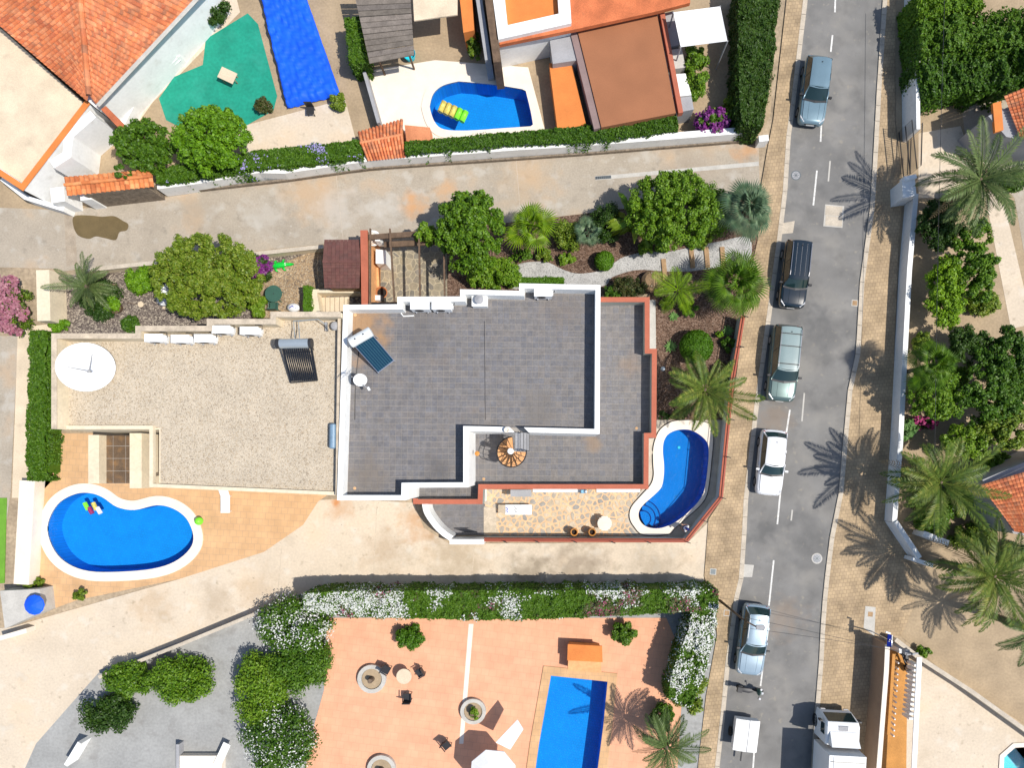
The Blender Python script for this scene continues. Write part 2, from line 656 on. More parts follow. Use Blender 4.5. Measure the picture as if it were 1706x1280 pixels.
LM = dict(
    mid=leafmat('leaf_mid_green', [(.035, .095, .003), (.075, .17, .005), (.12, .235, .008), (.17, .29, .014), (.26, .36, .04)]),
    olive=leafmat('leaf_olive_green', [(.03, .065, .003), (.07, .135, .006), (.125, .205, .010), (.20, .27, .022), (.30, .34, .06)]),
    bright=leafmat('leaf_bright_green', [(.045, .12, .003), (.10, .23, .005), (.16, .32, .009), (.24, .41, .02)]),
    lime=leafmat('leaf_lime', [(.07, .16, .004), (.15, .29, .008), (.25, .40, .016)]),
    dark=leafmat('leaf_dark_green', [(.014, .045, .004), (.032, .08, .006), (.065, .125, .010)]),
    hedge=leafmat('leaf_hedge', [(.02, .065, .003), (.05, .125, .005), (.09, .19, .009), (.13, .23, .014)]),
    ball=leafmat('leaf_clipped', [(.04, .12, .003), (.08, .19, .005), (.12, .26, .009)]),
    date=leafmat('frond_grey_green', [(.05, .09, .022), (.09, .14, .036), (.15, .19, .06)], .15),
    datey=leafmat('frond_olive', [(.04, .085, .010), (.08, .135, .016), (.14, .185, .026), (.27, .26, .055)], .2),
    fan=leafmat('fan_frond_green', [(.045, .115, .004), (.10, .20, .008), (.17, .28, .018)], .25),
    fanb=leafmat('fan_frond_blue', [(.07, .14, .075), (.12, .19, .10), (.18, .25, .13)], .1),
    fany=leafmat('fan_frond_yellow', [(.09, .19, .003), (.17, .30, .005), (.29, .42, .012)], .3),
    agave=leafmat('agave_leaf', [(.10, .22, .05), (.17, .29, .09)], .1),
    banana=leafmat('broad_leaf', [(.03, .11, .005), (.08, .2, .008), (.28, .32, .02), (.45, .40, .03)], .25),
    dry=leafmat('dry_frond', [(.2, .13, .06), (.3, .2, .09), (.38, .27, .13)], .1),
    redleaf=leafmat('leaf_reddish', [(.05, .055, .012), (.09, .075, .02), (.04, .09, .015), (.13, .07, .035)]),
    purple=leafmat('bract_purple', [(.11, .01, .11), (.18, .02, .18), (.26, .05, .25)], .25),
    magenta=leafmat('bract_magenta', [(.34, .02, .12), (.45, .05, .2), (.25, .02, .08)], .25),
    pink=leafmat('bract_pink', [(.36, .13, .18), (.42, .2, .24), (.3, .07, .13)], .25),
    whitef=leafmat('petal_white', [(.6, .62, .58), (.78, .78, .76)], .2),
    lilac=leafmat('petal_lilac', [(.3, .26, .55), (.42, .38, .66)], .2),
)


def stain(m, c, r, col, amt):
    """a mineral stain of its own shape round a point, on top of a material's colour"""
    t = m.node_tree
    N, K = t.nodes.new, t.links.new
    b = t.nodes['Principled BSDF']
    src = b.inputs['Base Color'].links[0].from_socket
    g = N('ShaderNodeNewGeometry')
    n = N('ShaderNodeTexNoise')
    n.inputs['Scale'].default_value = 1.3
    n.inputs['Detail'].default_value = 5
    K(g.outputs['Position'], n.inputs['Vector'])
    d = N('ShaderNodeVectorMath')
    d.operation = 'DISTANCE'
    d.inputs[1].default_value = c
    K(g.outputs['Position'], d.inputs[0])
    a = N('ShaderNodeMath')
    a.operation = 'MULTIPLY_ADD'
    a.inputs[1].default_value = -2.6 * r
    K(n.outputs['Fac'], a.inputs[0])
    K(d.outputs['Value'], a.inputs[2])
    mr = N('ShaderNodeMapRange')
    mr.inputs['From Min'].default_value = -.1 * r
    mr.inputs['From Max'].default_value = -1.1 * r
    mr.inputs['To Max'].default_value = amt
    K(a.outputs[0], mr.inputs['Value'])
    mx = N('ShaderNodeMix')
    mx.data_type = 'RGBA'
    K(mr.outputs[0], mx.inputs['Factor'])
    K(src, mx.inputs['A'])
    mx.inputs['B'].default_value = (*col, 1)
    K(mx.outputs['Result'], b.inputs['Base Color'])


for k_ in ('tile', 'grout'):
    for px, py, r_, c_, a_ in ((610, 790, 1.3, (.17, .14, .11), .55), (730, 780, 1.0, (.085, .08, .08), .5), (900, 680, 1.1, (.15, .13, .11), .5), (700, 560, 1.4, (.085, .083, .085), .4), (940, 520, 1.2, (.16, .13, .11), .45)):
        stain(M[k_], P(px, py, 6), r_, c_, a_)
    stain(M[k_], P(604, 545, 6), 1.7, (.36, .21, .10), .8)
    stain(M[k_], P(985, 738, 3.1), .6, (.3, .19, .10), .5)
    stain(M[k_], P(1050, 610, 3.1), .8, (.27, .18, .11), .4)

for px, py, r_, c_, a_ in ((700, 872, 1.4, (.50, .26, .11), .6), (566, 846, .9, (.48, .24, .10), .5), (560, 838, .35, (.5, .2, .06), .8), (760, 925, 2.2, (.30, .22, .13), .5), (960, 950, 2.4, (.22, .17, .12), .6), (880, 958, 1.6, (.2, .16, .11), .6), (1090, 950, 2.0, (.28, .22, .15), .45), (640, 920, 1.5, (.36, .25, .15), .45), (430, 985, 1.6, (.40, .29, .18), .4), (250, 1010, 1.6, (.44, .30, .17), .4), (360, 1000, 1.2, (.3, .22, .14), .4)):
    stain(M['lane_s'], P(px, py), r_, c_, a_)
for px, py, r_, c_, a_ in ((690, 342, .9, (.55, .28, .11), .7), (520, 318, 2.2, (.46, .31, .18), .5), (742, 318, .7, (.55, .30, .13), .6), (880, 300, 2.0, (.46, .32, .19), .45), (330, 350, 1.6, (.30, .25, .19), .5), (560, 350, 1.5, (.47, .43, .38), .6), (640, 352, 1.2, (.5, .47, .42), .6), (1150, 280, 2.2, (.30, .24, .18), .45), (1240, 250, .9, (.52, .26, .10), .6), (440, 360, 1.4, (.46, .43, .38), .5)):
    stain(M['lane_n'], P(px, py), r_, c_, a_)
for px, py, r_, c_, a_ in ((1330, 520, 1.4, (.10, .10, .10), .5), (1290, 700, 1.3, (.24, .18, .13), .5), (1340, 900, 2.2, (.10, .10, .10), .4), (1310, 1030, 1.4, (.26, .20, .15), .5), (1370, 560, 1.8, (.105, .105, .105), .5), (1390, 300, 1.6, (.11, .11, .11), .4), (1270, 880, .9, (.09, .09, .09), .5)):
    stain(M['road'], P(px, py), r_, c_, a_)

# ------------------------------------------------------------------ pools (outlines first: the ground is cut open over them)
POOL_MAIN = smooth([(1104, 752), (1106, 735), (1114, 723), (1130, 716.5), (1150, 717), (1167, 726), (1178, 738), (1180.5, 752), (1179.5, 772), (1176, 802), (1171, 823), (1160, 840), (1138, 861), (1118, 874), (1098, 880.5), (1080, 879), (1069, 872), (1064, 862), (1065, 851), (1073, 840), (1092, 823), (1102, 811), (1105.5, 794), (1106, 775)], 4)
POOL_LEFT = smooth([(80, 885), (86, 858), (102, 836), (128, 823), (152, 822), (172, 829), (196, 845), (225, 850), (262, 842), (290, 848), (312, 865), (323, 893), (317, 915), (292, 936), (255, 948), (200, 953), (150, 952), (115, 940), (92, 918)], 4)
POOL_TOP = smooth([(716, 178), (722, 157), (738, 143), (764, 136)], 4, False) + smooth([(764, 136), (820, 141), (870, 149)], 3, False)[1:] + smooth([(876, 152), (884, 185), (888, 208)], 3, False) + smooth([(884, 211), (840, 214), (780, 218), (740, 216), (724, 203), (716, 180)], 4, False)[:-1]
POOL_LOW = [(918, 1126), (1012, 1136), (1005, 1210), (988, 1340), (884, 1340), (898, 1240)]
POOL_EAST = [(1672, 1262), (1690, 1246), (1760, 1242), (1760, 1330), (1668, 1330)]
HOLES = {k: ccw(XY(v, 0)) for k, v in dict(main=POOL_MAIN, left=POOL_LEFT, top=POOL_TOP, low=POOL_LOW, east=POOL_EAST).items()}


def pool(key, label, coping, depth, bmat, zc=.07, cmat='coping'):
    w = HOLES[key]
    c = (sum(x for x, _ in w) / len(w), sum(y for _, y in w) / len(w), 0)
    t = thing('swimming_pool', label, 'swimming pool', c, 0)
    n = len(w)
    b = MB()
    b.add([(x, y, zc - .02) for x, y in w] + [(x, y, -depth) for x, y in w], [(i, i + n, n + (i + 1) % n, (i + 1) % n) for i in range(n)])
    b.add([(x, y, -depth) for x, y in w], [tuple(range(n))])
    part('basin', b, M[bmat], t)
    o = ccw(offset_loop(w, coping) if not isinstance(coping, list) else coping)
    k = MB()
    loops = [[Vector((x, y, 0)) for x, y in o], [Vector((x, y, 0)) for x, y in w]]
    flat = [p for l in loops for p in l]
    fs = []
    for tr in tessellate_polygon(loops):
        a, b_, c_ = (flat[i] for i in tr)
        fs.append(tuple(tr) if (b_ - a).cross(c_ - a).z > 0 else (tr[0], tr[2], tr[1]))
    k.add([(p.x, p.y, zc) for p in flat], fs)
    m_ = len(o)
    k.add([(x, y, zc) for x, y in o] + [(x, y, -.1) for x, y in o], [(i, i + m_, m_ + (i + 1) % m_, (i + 1) % m_) for i in range(m_)])
    k.add([(x, y, zc) for x, y in w] + [(x, y, zc - .12) for x, y in w], [(i, (i + 1) % n, n + (i + 1) % n, i + n) for i in range(n)])
    part('coping', k, M[cmat], t)
    part('water', MB().add([(x, y, zc - .1) for x, y in w], [tuple(range(n))]), M['water'], t)
    return t


# ------------------------------------------------------------------ ground, roads, paving
sheet('ground', [(-300, -300), (300, -300), (300, 300), (-300, 300)], -.03, M['ground'], list(HOLES.values()))
LANE_N_LOW = [(128, 449), (640, 396), (1200, 328), (1266, 320)]
sheet('north_lane', XY([(104, 352), (255, 332), (430, 305), (640, 283), (860, 264), (1060, 250), (1264, 236), (1266, 320)] + LANE_N_LOW[::-1][1:]), 0, M['lane_n'])
sheet('lane_apron', XY([(-120, 300), (105, 352), (128, 449), (107, 452), (95, 448), (-120, 442)]), .002, M['lane_n'])
sheet('joint_strip', XY([(107, 358), (124, 356), (129, 440), (111, 444)]), .006, mat('stained_concrete', (.36, .30, .23), var=.16, layers=(((.2, .15, .1), 1.5, .5, .7, .5),)))
sheet('drain_strip', XY([(991, 293.5), (1018, 291.5), (1264, 269), (1264, 276), (1018, 298), (992, 300)]), .006, M['patch'])
sheet('puddle_stain', XY(smooth([(124, 360), (150, 359), (170, 361), (190, 360), (205, 368), (214, 374), (211, 384), (199, 387), (193, 400), (176, 397), (160, 394), (148, 398), (130, 392), (122, 375)], 4)), .009, M['wet'])
EDGE_S = [(690, 843), (706, 880), (748, 908), (808, 907), (1146, 905), (1150, 905)]
sheet('south_lane', XY([(566, 832), (690, 838), (706, 880), (748, 906), (806, 906), (1146, 904), (1180, 870), (1173, 960), (1172, 982), (1000, 984), (560, 985), (500, 990), (300, 1070), (170, 1115), (60, 1240), (-20, 1420), (-300, 1420), (-300, 1075), (20, 1045), (300, 965), (440, 920), (505, 875), (520, 834)]), .002, M['lane_s'])
ROAD_L = [(1352, -120), (1345, 0), (1339, 50), (1324, 176), (1317, 227), (1311, 320), (1301, 403), (1283, 537), (1264, 675), (1246, 832), (1243, 892), (1238, 965), (1230, 998), (1215, 1111), (1208, 1187), (1196, 1300), (1180, 1420)]
ROAD_R = [(1480, -120), (1470, 0), (1460, 150), (1453, 280), (1449, 345), (1432, 470), (1425, 590), (1412, 650), (1406, 715), (1397, 820), (1382, 895), (1374, 960), (1370, 1000), (1367, 1040), (1364, 1100), (1356, 1200), (1350, 1300), (1342, 1420)]
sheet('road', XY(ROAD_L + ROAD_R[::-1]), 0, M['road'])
WALK_L = [(1312, -120), (1310, 0), (1300, 90), (1288, 200), (1278, 250), (1266, 320), (1262, 400), (1244, 480), (1235, 560), (1222, 660), (1212, 720), (1204, 830), (1180, 866), (1173, 960), (1180, 985), (1192, 990), (1194, 1060), (1176, 1160), (1160, 1300), (1150, 1420)]
WALK_R = [(1492, -120), (1490, 200), (1502, 300), (1500, 368), (1495, 428), (1493, 496), (1490, 559), (1488, 635), (1484, 703), (1479, 791), (1474, 869), (1481, 876), (1518, 926), (1522, 1010), (1500, 1060), (1466, 1056), (1456, 1062), (1446, 1160), (1436, 1300), (1430, 1420)]


def band(line, d0, d1):
    a = offset_line(line, d0)
    b = offset_line(line, d1)
    return a + b[::-1]


# kerbs: the road edges run down the picture, so the left of the line is the east side
rl, rr = XY(ROAD_L), XY(ROAD_R)
for nm, ln, s in (('west', rl, -1), ('east', rr, 1)):
    k0, k1 = offset_line(ln, 0), offset_line(ln, s * .30)
    o = link('kerb', mesh('kerb', MB(), None))
    o['kind'] = 'structure'
    for i in range(len(ln) - 1):                       # each kerb stone about a metre long, gaps between them
        a0, a1, b0, b1 = (Vector(p) for p in (k0[i], k0[i + 1], k1[i], k1[i + 1]))
        n = max(1, round((a1 - a0).length / 1.0))
        for j in range(n):
            g = .012
            t0, t1 = (j + g) / n, (j + 1 - g) / n
            q = [a0.lerp(a1, t0), a0.lerp(a1, t1), b0.lerp(b1, t1), b0.lerp(b1, t0)]
            if max(abs(v.y) for v in q) > 33:
                continue
            z = .075 + R.uniform(-.005, .005)
            part('kerb_stone', MB().prism([(v.x, v.y) for v in q], -.02, z, False), M['kerb'], o)
wl, wr = XY(WALK_L), XY(WALK_R)
kw, ke = offset_line(rl, -.30), offset_line(rr, .30)
for nm, poly in (('pavement', wl + kw[::-1]), ('pavement', ke + wr[::-1])):
    p = ccw(poly)
    o = link(nm, mesh(nm, MB().add([(x, y, .06) for x, y in p], [tuple(range(len(p)))]), M['pave']))
    o['kind'] = 'structure'


def quad(px0, py0, px1, py1, w):
    a, b = P(px0, py0), P(px1, py1)
    n = (b - a).normalized().cross(Vector((0, 0, 1))) * w / 2
    return [(a.x + n.x, a.y + n.y), (b.x + n.x, b.y + n.y), (b.x - n.x, b.y - n.y), (a.x - n.x, a.y - n.y)]


MK = MB()
for a in ((1392, -20, 1391, 20), (1387, 58, 1384, 86), (1369, 196, 1367, 236), (1361, 284, 1355, 342), (1316, 683, 1309, 728), (1300.5, 816, 1295, 874), (1289, 934, 1281, 1010), (1271, 1110, 1267, 1144), (1258, 1230, 1254, 1290)):
    MK.prism(quad(*a, .11), .002, .006, False)
o = link('road_marking', mesh('road_marking', MK, M['line']))
o['kind'] = 'structure'
FK = MB()
for a in ((1383, 268, 1380, 302), (1340, 655, 1336, 702), (1320, 850, 1318, 868)):
    FK.prism(quad(*a, .10), .002, .005, False)
o = link('worn_road_marking', mesh('worn_road_marking', FK, M['patch']))
o['kind'] = 'structure'


def manhole(px, py, r, label, ring):
    t = thing('manhole_cover', label, 'manhole cover', P(px, py, .002))
    part('ring', MB().lathe([(r, 0), (r, .006), (r * .82, .007)], n=20), M[ring], t, world=False)
    part('lid', MB().lathe([(r * .8, 0), (r * .8, .010)], n=20).lathe([(r * .5, .010), (r * .5, .014)], n=16), M['grey'], t, world=False)
    for k in range(4):
        part('rib', MB().box((0, 0, .016), (r * 1.3, .03, .006), k * PI / 4), M['drain'], t, world=False)


manhole(1326, 292, .33, 'round iron manhole cover near the kerb at the lane mouth', 'drain')
manhole(1361, 931, .36, 'round manhole cover with a pale concrete ring low on the road', 'patch')
t = thing('road_hatch', 'square pale concrete utility hatch in the road near the palm shadow', 'utility hatch', P(1389, 360, .003))
part('frame', MB().box((0, 0, .003), (1.28, 1.46, .006), rad(-5)), M['patch'], t, world=False)
for i in range(2):
    part('lid', MB().box((0, -.34 + .68 * i, .007), (1.12, .64, .008), rad(-5)), M['pave' if 0 else 'kerb'], t, world=False)
t = thing('drain_grate', 'narrow iron drain grate in the grey lane by the tree tops', 'drain', P(1005, 295.5, .012))
part('frame', MB().box((0, 0, .004), (1.06, .2, .008), rad(4)), M['drain'], t, world=False)
for i in range(8):
    part('bar', MB().box((-.44 + i * .126, -.44 * .07 + i * .126 * .07, .012), (.03, .16, .008), rad(4)), M['dark'], t, world=False)
for px, py, lb in ((1188, 953, 'small dark utility lid in the paving at the lane corner'), (1211, 1022, 'small brown utility lid in the paving left of the silver car'), (1424, 505, 'small pale utility lid in the asphalt beside the right kerb'), (1450, 1024, 'small reddish utility lid in the pale strip near the street sign')):
    t = thing('manhole_cover', lb, 'manhole cover', P(px, py, .062 if px != 1424 else .002))
    part('frame', MB().box((0, 0, .003), (.42, .42, .006), rad(-5)), M['patch'], t, world=False)
    part('lid', MB().box((0, 0, .008), (.32, .32, .006), rad(-5)), M['drain' if px == 1188 else 'sleeper'], t, world=False)
sheet('concrete_ramp', XY([(1234, 940), (1256, 942), (1253, 962), (1232, 962)]), .010, M['patch'])
sheet('pale_pavement_strip', XY([(1441, 1010), (1458, 1012), (1456, 1060), (1438, 1046)]), .066, M['patch'])
sheet('kerb_patch', XY([(1302, 372), (1324, 368), (1321, 388), (1301, 390)]), .008, M['kerb'])

# plots
LOWER = [(128, 450), (640, 397), (1266, 321), (1262, 400), (1244, 480), (1236, 540), (1094, 540), (1094, 470), (560, 520), (86, 556), (60, 540), (60, 460)]
sheet('left_garden_soil', XY([(100, 460), (360, 432), (610, 404), (610, 530), (86, 566), (84, 500)]), .004, M['soil'])
sheet('sandy_garden_bed', XY(smooth([(430, 470), (470, 440), (525, 420), (560, 430), (545, 490), (530, 530), (440, 545), (415, 510)], 4)), .008, M['straw'])
sheet('right_garden_mulch', XY([(690, 390), (1266, 321), (1262, 400), (1243, 485), (1234, 560), (1222, 660), (1216, 705), (1094, 705), (1094, 590), (1080, 490), (690, 500)]), .004, M['mulch'])
sheet('white_gravel_path', XY(smooth([(850, 452), (868, 439), (895, 436), (915, 438), (940, 450), (965, 456), (1000, 451), (1020, 440), (1040, 428), (1075, 420), (1110, 420), (1150, 412), (1200, 402), (1248, 396), (1246, 440), (1205, 444), (1150, 452), (1105, 452), (1060, 450), (1020, 462), (1000, 478), (900, 480), (850, 480)], 4)), .010, M['whitegravel'])
sheet('pavement_garden_strip', XY([(1082, 500), (1092, 500), (1093, 590), (1082, 590)]), .014, M['patch'])
for x0, x1, y in ((1101, 1109, 1), (1146, 1156, 1), (1171, 1181, 1), (1197, 1208, 1)):
    a, b = P((x0 + x1) / 2, 412 if x0 > 1110 else 432), P((x0 + x1) / 2 + 3, 447 if x0 > 1110 else 466)
    bm = MB().beam((a.x, a.y, .05), (b.x, b.y, .05), .3, .1)
    single('timber_sleeper', bm, M['sleeper'], {1101: 'timber sleeper step at the left end of the white path steps', 1146: 'timber sleeper step in the white path, second from the left', 1171: 'timber sleeper step in the white path, third from the left', 1197: 'timber sleeper step in the white path nearest the street'}[x0], 'timber step', group='timber steps in the white gravel path')
sheet('pool_surround', XY([(1060, 700), (1216, 700), (1204, 830), (1146, 900), (1050, 896), (1040, 860), (1080, 800)]), .006, M['tan' if 0 else 'kerb'], [HOLES['main']])

# flagstones by cutting voronoi cells out of a region


def flagstones(parent, region, size, gap, z, th, m, seed, ok=None, nmax=300):
    rg = np.random.default_rng(seed)
    reg = ccw(region)
    xs = [p[0] for p in reg]
    ys = [p[1] for p in reg]
    sites = []
    nx, ny = int((max(xs) - min(xs)) / size) + 2, int((max(ys) - min(ys)) / size) + 2
    for i in range(nx):
        for j in range(ny):
            p = (min(xs) + (i + rg.uniform(-.5, .5) + (.5 if j % 2 else 0)) * size, min(ys) + (j + rg.uniform(-.5, .5)) * size)
            if inside(p, reg):
                sites.append(p)
    rest = MB()
    n = 0
    order = list(range(len(sites)))
    for i in order:
        p = sites[i]
        c = reg
        near = sorted((math.dist(p, q), k) for k, q in enumerate(sites) if k != i and math.dist(p, q) < size * 3)
        g = gap * rg.uniform(.7, 1.5)
        for d, k in near:
            q = sites[k]
            a, b = (q[0] - p[0]) / d, (q[1] - p[1]) / d
            c = clip(c, a, b, a * (p[0] + q[0]) / 2 + b * (p[1] + q[1]) / 2 - g / 2)
            if len(c) < 3:
                break
        if len(c) < 3 or abs(area(c)) < size * size * .06:
            continue
        # knock the corners off
        cc = []
        for k in range(len(c)):
            a, b, d = Vector(c[k - 1]), Vector(c[k]), Vector(c[(k + 1) % len(c)])
            cc += [tuple(b.lerp(a, .16)), tuple(b.lerp(d, .16))]
        zz = z + th * rg.uniform(.7, 1.2)
        mb = MB().prism(cc, z - .01, zz, False)
        if n < nmax:
            part('flagstone', mb, m, parent)
        else:
            rest.add(mb.v, mb.f)
        n += 1
    if rest.v:
        part('flagstone_field', rest, m, parent, kind='stuff')


PATIO = XY([(806, 816), (1062, 816), (1060, 838), (1049, 850), (1045, 862), (1050, 878), (1062, 893), (806, 893)])
pat = sheet('patio', PATIO, .012, M['mortar'])
flagstones(pat, PATIO, .37, .095, .012, .016, M['flag'], 5)
sheet('pale_patio_slab', XY([(806, 846), (827, 846), (827, 888), (806, 888)]), .034, M['stonecap'])
PERG = XY([(632, 412), (745, 400), (745, 510), (632, 510)])
pt = sheet('pergola_floor', PERG, .012, M['mortard'])
flagstones(pt, PERG, .42, .06, .012, .016, M['flagd'], 9)


# square tile floors


def tiles(parent, region, z, size, gap, m, nmax, rot=0.0, seed=1):
    """tiles laid on a grid and cut to the region; the first nmax are parts, the rest one part"""
    rg = np.random.default_rng(seed)
    cr, sr = math.cos(-rot), math.sin(-rot)
    reg = ccw([(x * cr - y * sr, x * sr + y * cr) for x, y in region])
    xs = [p[0] for p in reg]
    ys = [p[1] for p in reg]
    h = size / 2 - gap / 2
    full = mesh('tile', MB().prism([(-h, -h), (h, -h), (h, h), (-h, h)], 0, .012, False), m)
    rest = MB()
    n = 0
    inv = ROOT.get(parent, Matrix()).inverted()
    RM = Matrix.Rotation(rot, 4, 'Z')
    cells = [(min(xs) + (i + .5) * size, min(ys) + (j + .5) * size) for i in range(int((max(xs) - min(xs)) / size) + 1) for j in range(int((max(ys) - min(ys)) / size) + 1)]
    rg.shuffle(cells)
    for cx, cy in cells:
        c = reg
        for a, b, d in ((1, 0, cx + h), (-1, 0, -(cx - h)), (0, 1, cy + h), (0, -1, -(cy - h))):
            c = clip(c, a, b, d)
            if len(c) < 3:
                break
        if len(c) < 3:
            continue
        ar = abs(area(c))
        if ar < .02 * size * size:
            continue
        dz = rg.uniform(-.002, .002)
        if ar > .985 * (2 * h) ** 2 and n < nmax:
            link('tile', full, parent, inv @ RM @ Matrix.Translation((cx, cy, z + dz)))
            n += 1
        else:
            mb = MB().prism(c, z + dz, z + .012 + dz, False)
            mb.v = [tuple(RM @ Vector(v)) for v in mb.v]
            rest.add(mb.v, mb.f)
    if rest.v:
        part('tile_field', rest, m, parent, kind='stuff')


def wall_band(mb, line, w, z0, z1, side=1):
    """a wall of thickness w along an open line (to its left when side=1)"""
    b = offset_line(line, w * side)
    for i in range(len(line) - 1):
        mb.prism([line[i], line[i + 1], b[i + 1], b[i]], z0, z1, False)
    return mb


def ring_wall(mb, loop, w, z0, z1):
    """closed parapet: one clean band inside a ccw loop"""
    o = ccw(loop)
    i_ = offset_loop(o, -w)
    mb.grid([[(x, y, z0) for x, y in o], [(x, y, z1) for x, y in o], [(x, y, z1) for x, y in i_], [(x, y, z0) for x, y in i_]], close=True)
    return mb


# ------------------------------------------------------------------ main house
ZR, ZP, ZT, ZQ = 6.0, 6.95, 3.1, 4.0            # roof floor, roof parapet top, terrace floor, terrace parapet top
UP = XY([(572, 508), (662, 507), (662, 494.5), (766.5, 494), (766.5, 482), (865, 484.5), (865, 472), (1000.5, 475), (999, 723.5), (780, 718.5), (780, 812.5), (677, 813), (676.5, 834), (561.5, 834)], ZP)
# terrace outline: joins the upper block along its east and south sides
TE = XY([(900, 495.5), (1082, 495.5), (1082, 581.5), (1094, 581.5), (1093, 729.5), (1080.5, 729.5), (1080, 815), (804.5, 815), (803.5, 840), (688.5, 840), (688.5, 831)], ZQ)
house = thing('flat_roofed_house', 'white flat roofed house with grey tiled roofs and terracotta terrace parapets', 'house', P(853, 650, 0))
up = ccw(UP)
part('wall', MB().prism(offset_loop(up, -.02), -.02, ZR - .02, False), M['white'], house)
part('roof_bed', MB().prism(offset_loop(up, -.05), ZR - .03, ZR, False), M['grout'], house)
tiles(house, offset_loop(up, -.30), ZR, .342, .018, M['tile'], 225, rad(-.6), 3)
# parapet with the stair opening left out of the south side
a, b = P(857, 719, ZP), P(881, 719, ZP)
ring = []
south_y = None
for i, p in enumerate(up):
    ring.append(p)
loop = offset_loop(up, 0)
inner = offset_loop(up, -.28)
pm = MB()
n = len(loop)
for i in range(n):
    q0, q1, r0, r1 = (Vector(x) for x in (loop[i], loop[(i + 1) % n], inner[i], inner[(i + 1) % n]))
    segs = [(0, 1)]
    if abs(q0.y - q1.y) < .2 and min(q0.x, q1.x) < a.x < max(q0.x, q1.x) and min(q0.x, q1.x) < b.x < max(q0.x, q1.x) and q0.y < P(0, 650, ZP).y:
        ta, tb = sorted(((a.x - q0.x) / (q1.x - q0.x), (b.x - q0.x) / (q1.x - q0.x)))
        segs = [(0, ta), (tb, 1)]
    for s0, s1 in segs:
        pm.prism([tuple(q0.lerp(q1, s0)), tuple(q0.lerp(q1, s1)), tuple(r0.lerp(r1, s1)), tuple(r0.lerp(r1, s0))], ZR - .02, ZP, False)
part('parapet', pm, M['white'], house)
# terrace block under the lower floor
tpoly = ccw(XY([(990, 497), (1081, 497), (1081, 583), (1092, 583), (1091, 728), (1079, 728), (1078, 814), (803, 814), (803, 839), (690, 839), (690, 800), (781, 800), (781, 716), (990, 716)], ZT))
part('terrace_wall', MB().prism(tpoly, -.02, ZT - .02, False), M['white'], house)
part('terrace_bed', MB().prism(offset_loop(tpoly, -.03), ZT - .03, ZT, False), M['grout'], house)
tiles(house, offset_loop(tpoly, -.25), ZT, .375, .019, M['tile'], 75, rad(-.4), 4)
tp = MB()
wall_band(tp, TE, .27, ZT - .5, ZQ - .03, -1)
part('terrace_parapet', tp, mat('grey_green_render', (.30, .31, .28), var=.06), house)
tc = MB()
te2 = offset_line(TE, .015)
te3 = offset_line(TE, -.285)
for i in range(len(TE) - 1):
    tc.prism([te2[i], te2[i + 1], te3[i + 1], te3[i]], ZQ - .028, ZQ, False)
part('parapet_coping', tc, M['red'], house)
# joint line in the roof, floor drains, wall lamp, ground floor door tracks
part('roof_joint', MB().beam(P(807, 535, ZR + .014), P(808.5, 700, ZR + .014), .03, .004), M['dark'], house)
for px, py, z in ((592, 525, ZR), (591, 814, ZR), (806, 798.5, ZT), (1060.5, 714, ZT)):
    part('floor_drain', MB().lathe([(.09, 0), (.09, .006), (.05, .008)], P(px, py, z + .012), 12), M['tan'], house)
for px, py in ((795, 756),):
    part('wall_lamp', MB().lathe([(.04, -.12), (.13, -.05), (.15, .06), (.04, .12)], P(px, py, 4.9), 10), M['glazed'], house)
part('door_sill', MB().box(P(930, 817.5, .05), (3.4, .24, .1)).box(P(1030, 817.5, .05), (2.9, .24, .1)), M['white'], house)
part('awning_cassette', MB().box(P(868, 822, .9) + Vector((0, 0, 0)), (1.36, .46, .36)), M['grey'], house)

# entry court in front of the garage side, curved wall and gate
COURT = XY([(705, 838), (808, 838), (808, 892), (757, 892), (736, 878), (722, 862)])
ct = sheet('entry_court', COURT, .012, M['grout'])
tiles(ct, COURT, .012, .40, .012, M['tile'], 200, 0, 8)
cw = thing('curved_garden_wall', 'white curved wall sweeping round the grey tiled entry court', 'garden wall', P(725, 880, 0))
line = XY(smooth([(704, 840), (707, 854), (715, 868), (726, 882), (738, 893), (750, 901)], 5, False), 1.6)
part('wall', wall_band(MB(), line, .34, -.02, 1.6, 1), M['white'], cw)
part('coping', wall_band(MB(), offset_line(line, -.02), .20, 1.6, 1.68, 1), M['white'], cw)
part('front_wall', MB().prism(XY([(749, 899), (806, 899), (806, 907.5), (749, 907.5)], 1.6), -.02, 1.6, False), M['white'], cw)
for i in range(7):
    part('gate_bar', MB().box(P(774 + i * 3.2, 888.5, .7), (.045, .03, 1.3)), M['dark'], cw)
part('gate_rail', MB().box(P(783.5, 888.5, 1.3), (.95, .05, .05)).box(P(783.5, 888.5, .2), (.95, .05, .05)), M['dark'], cw)

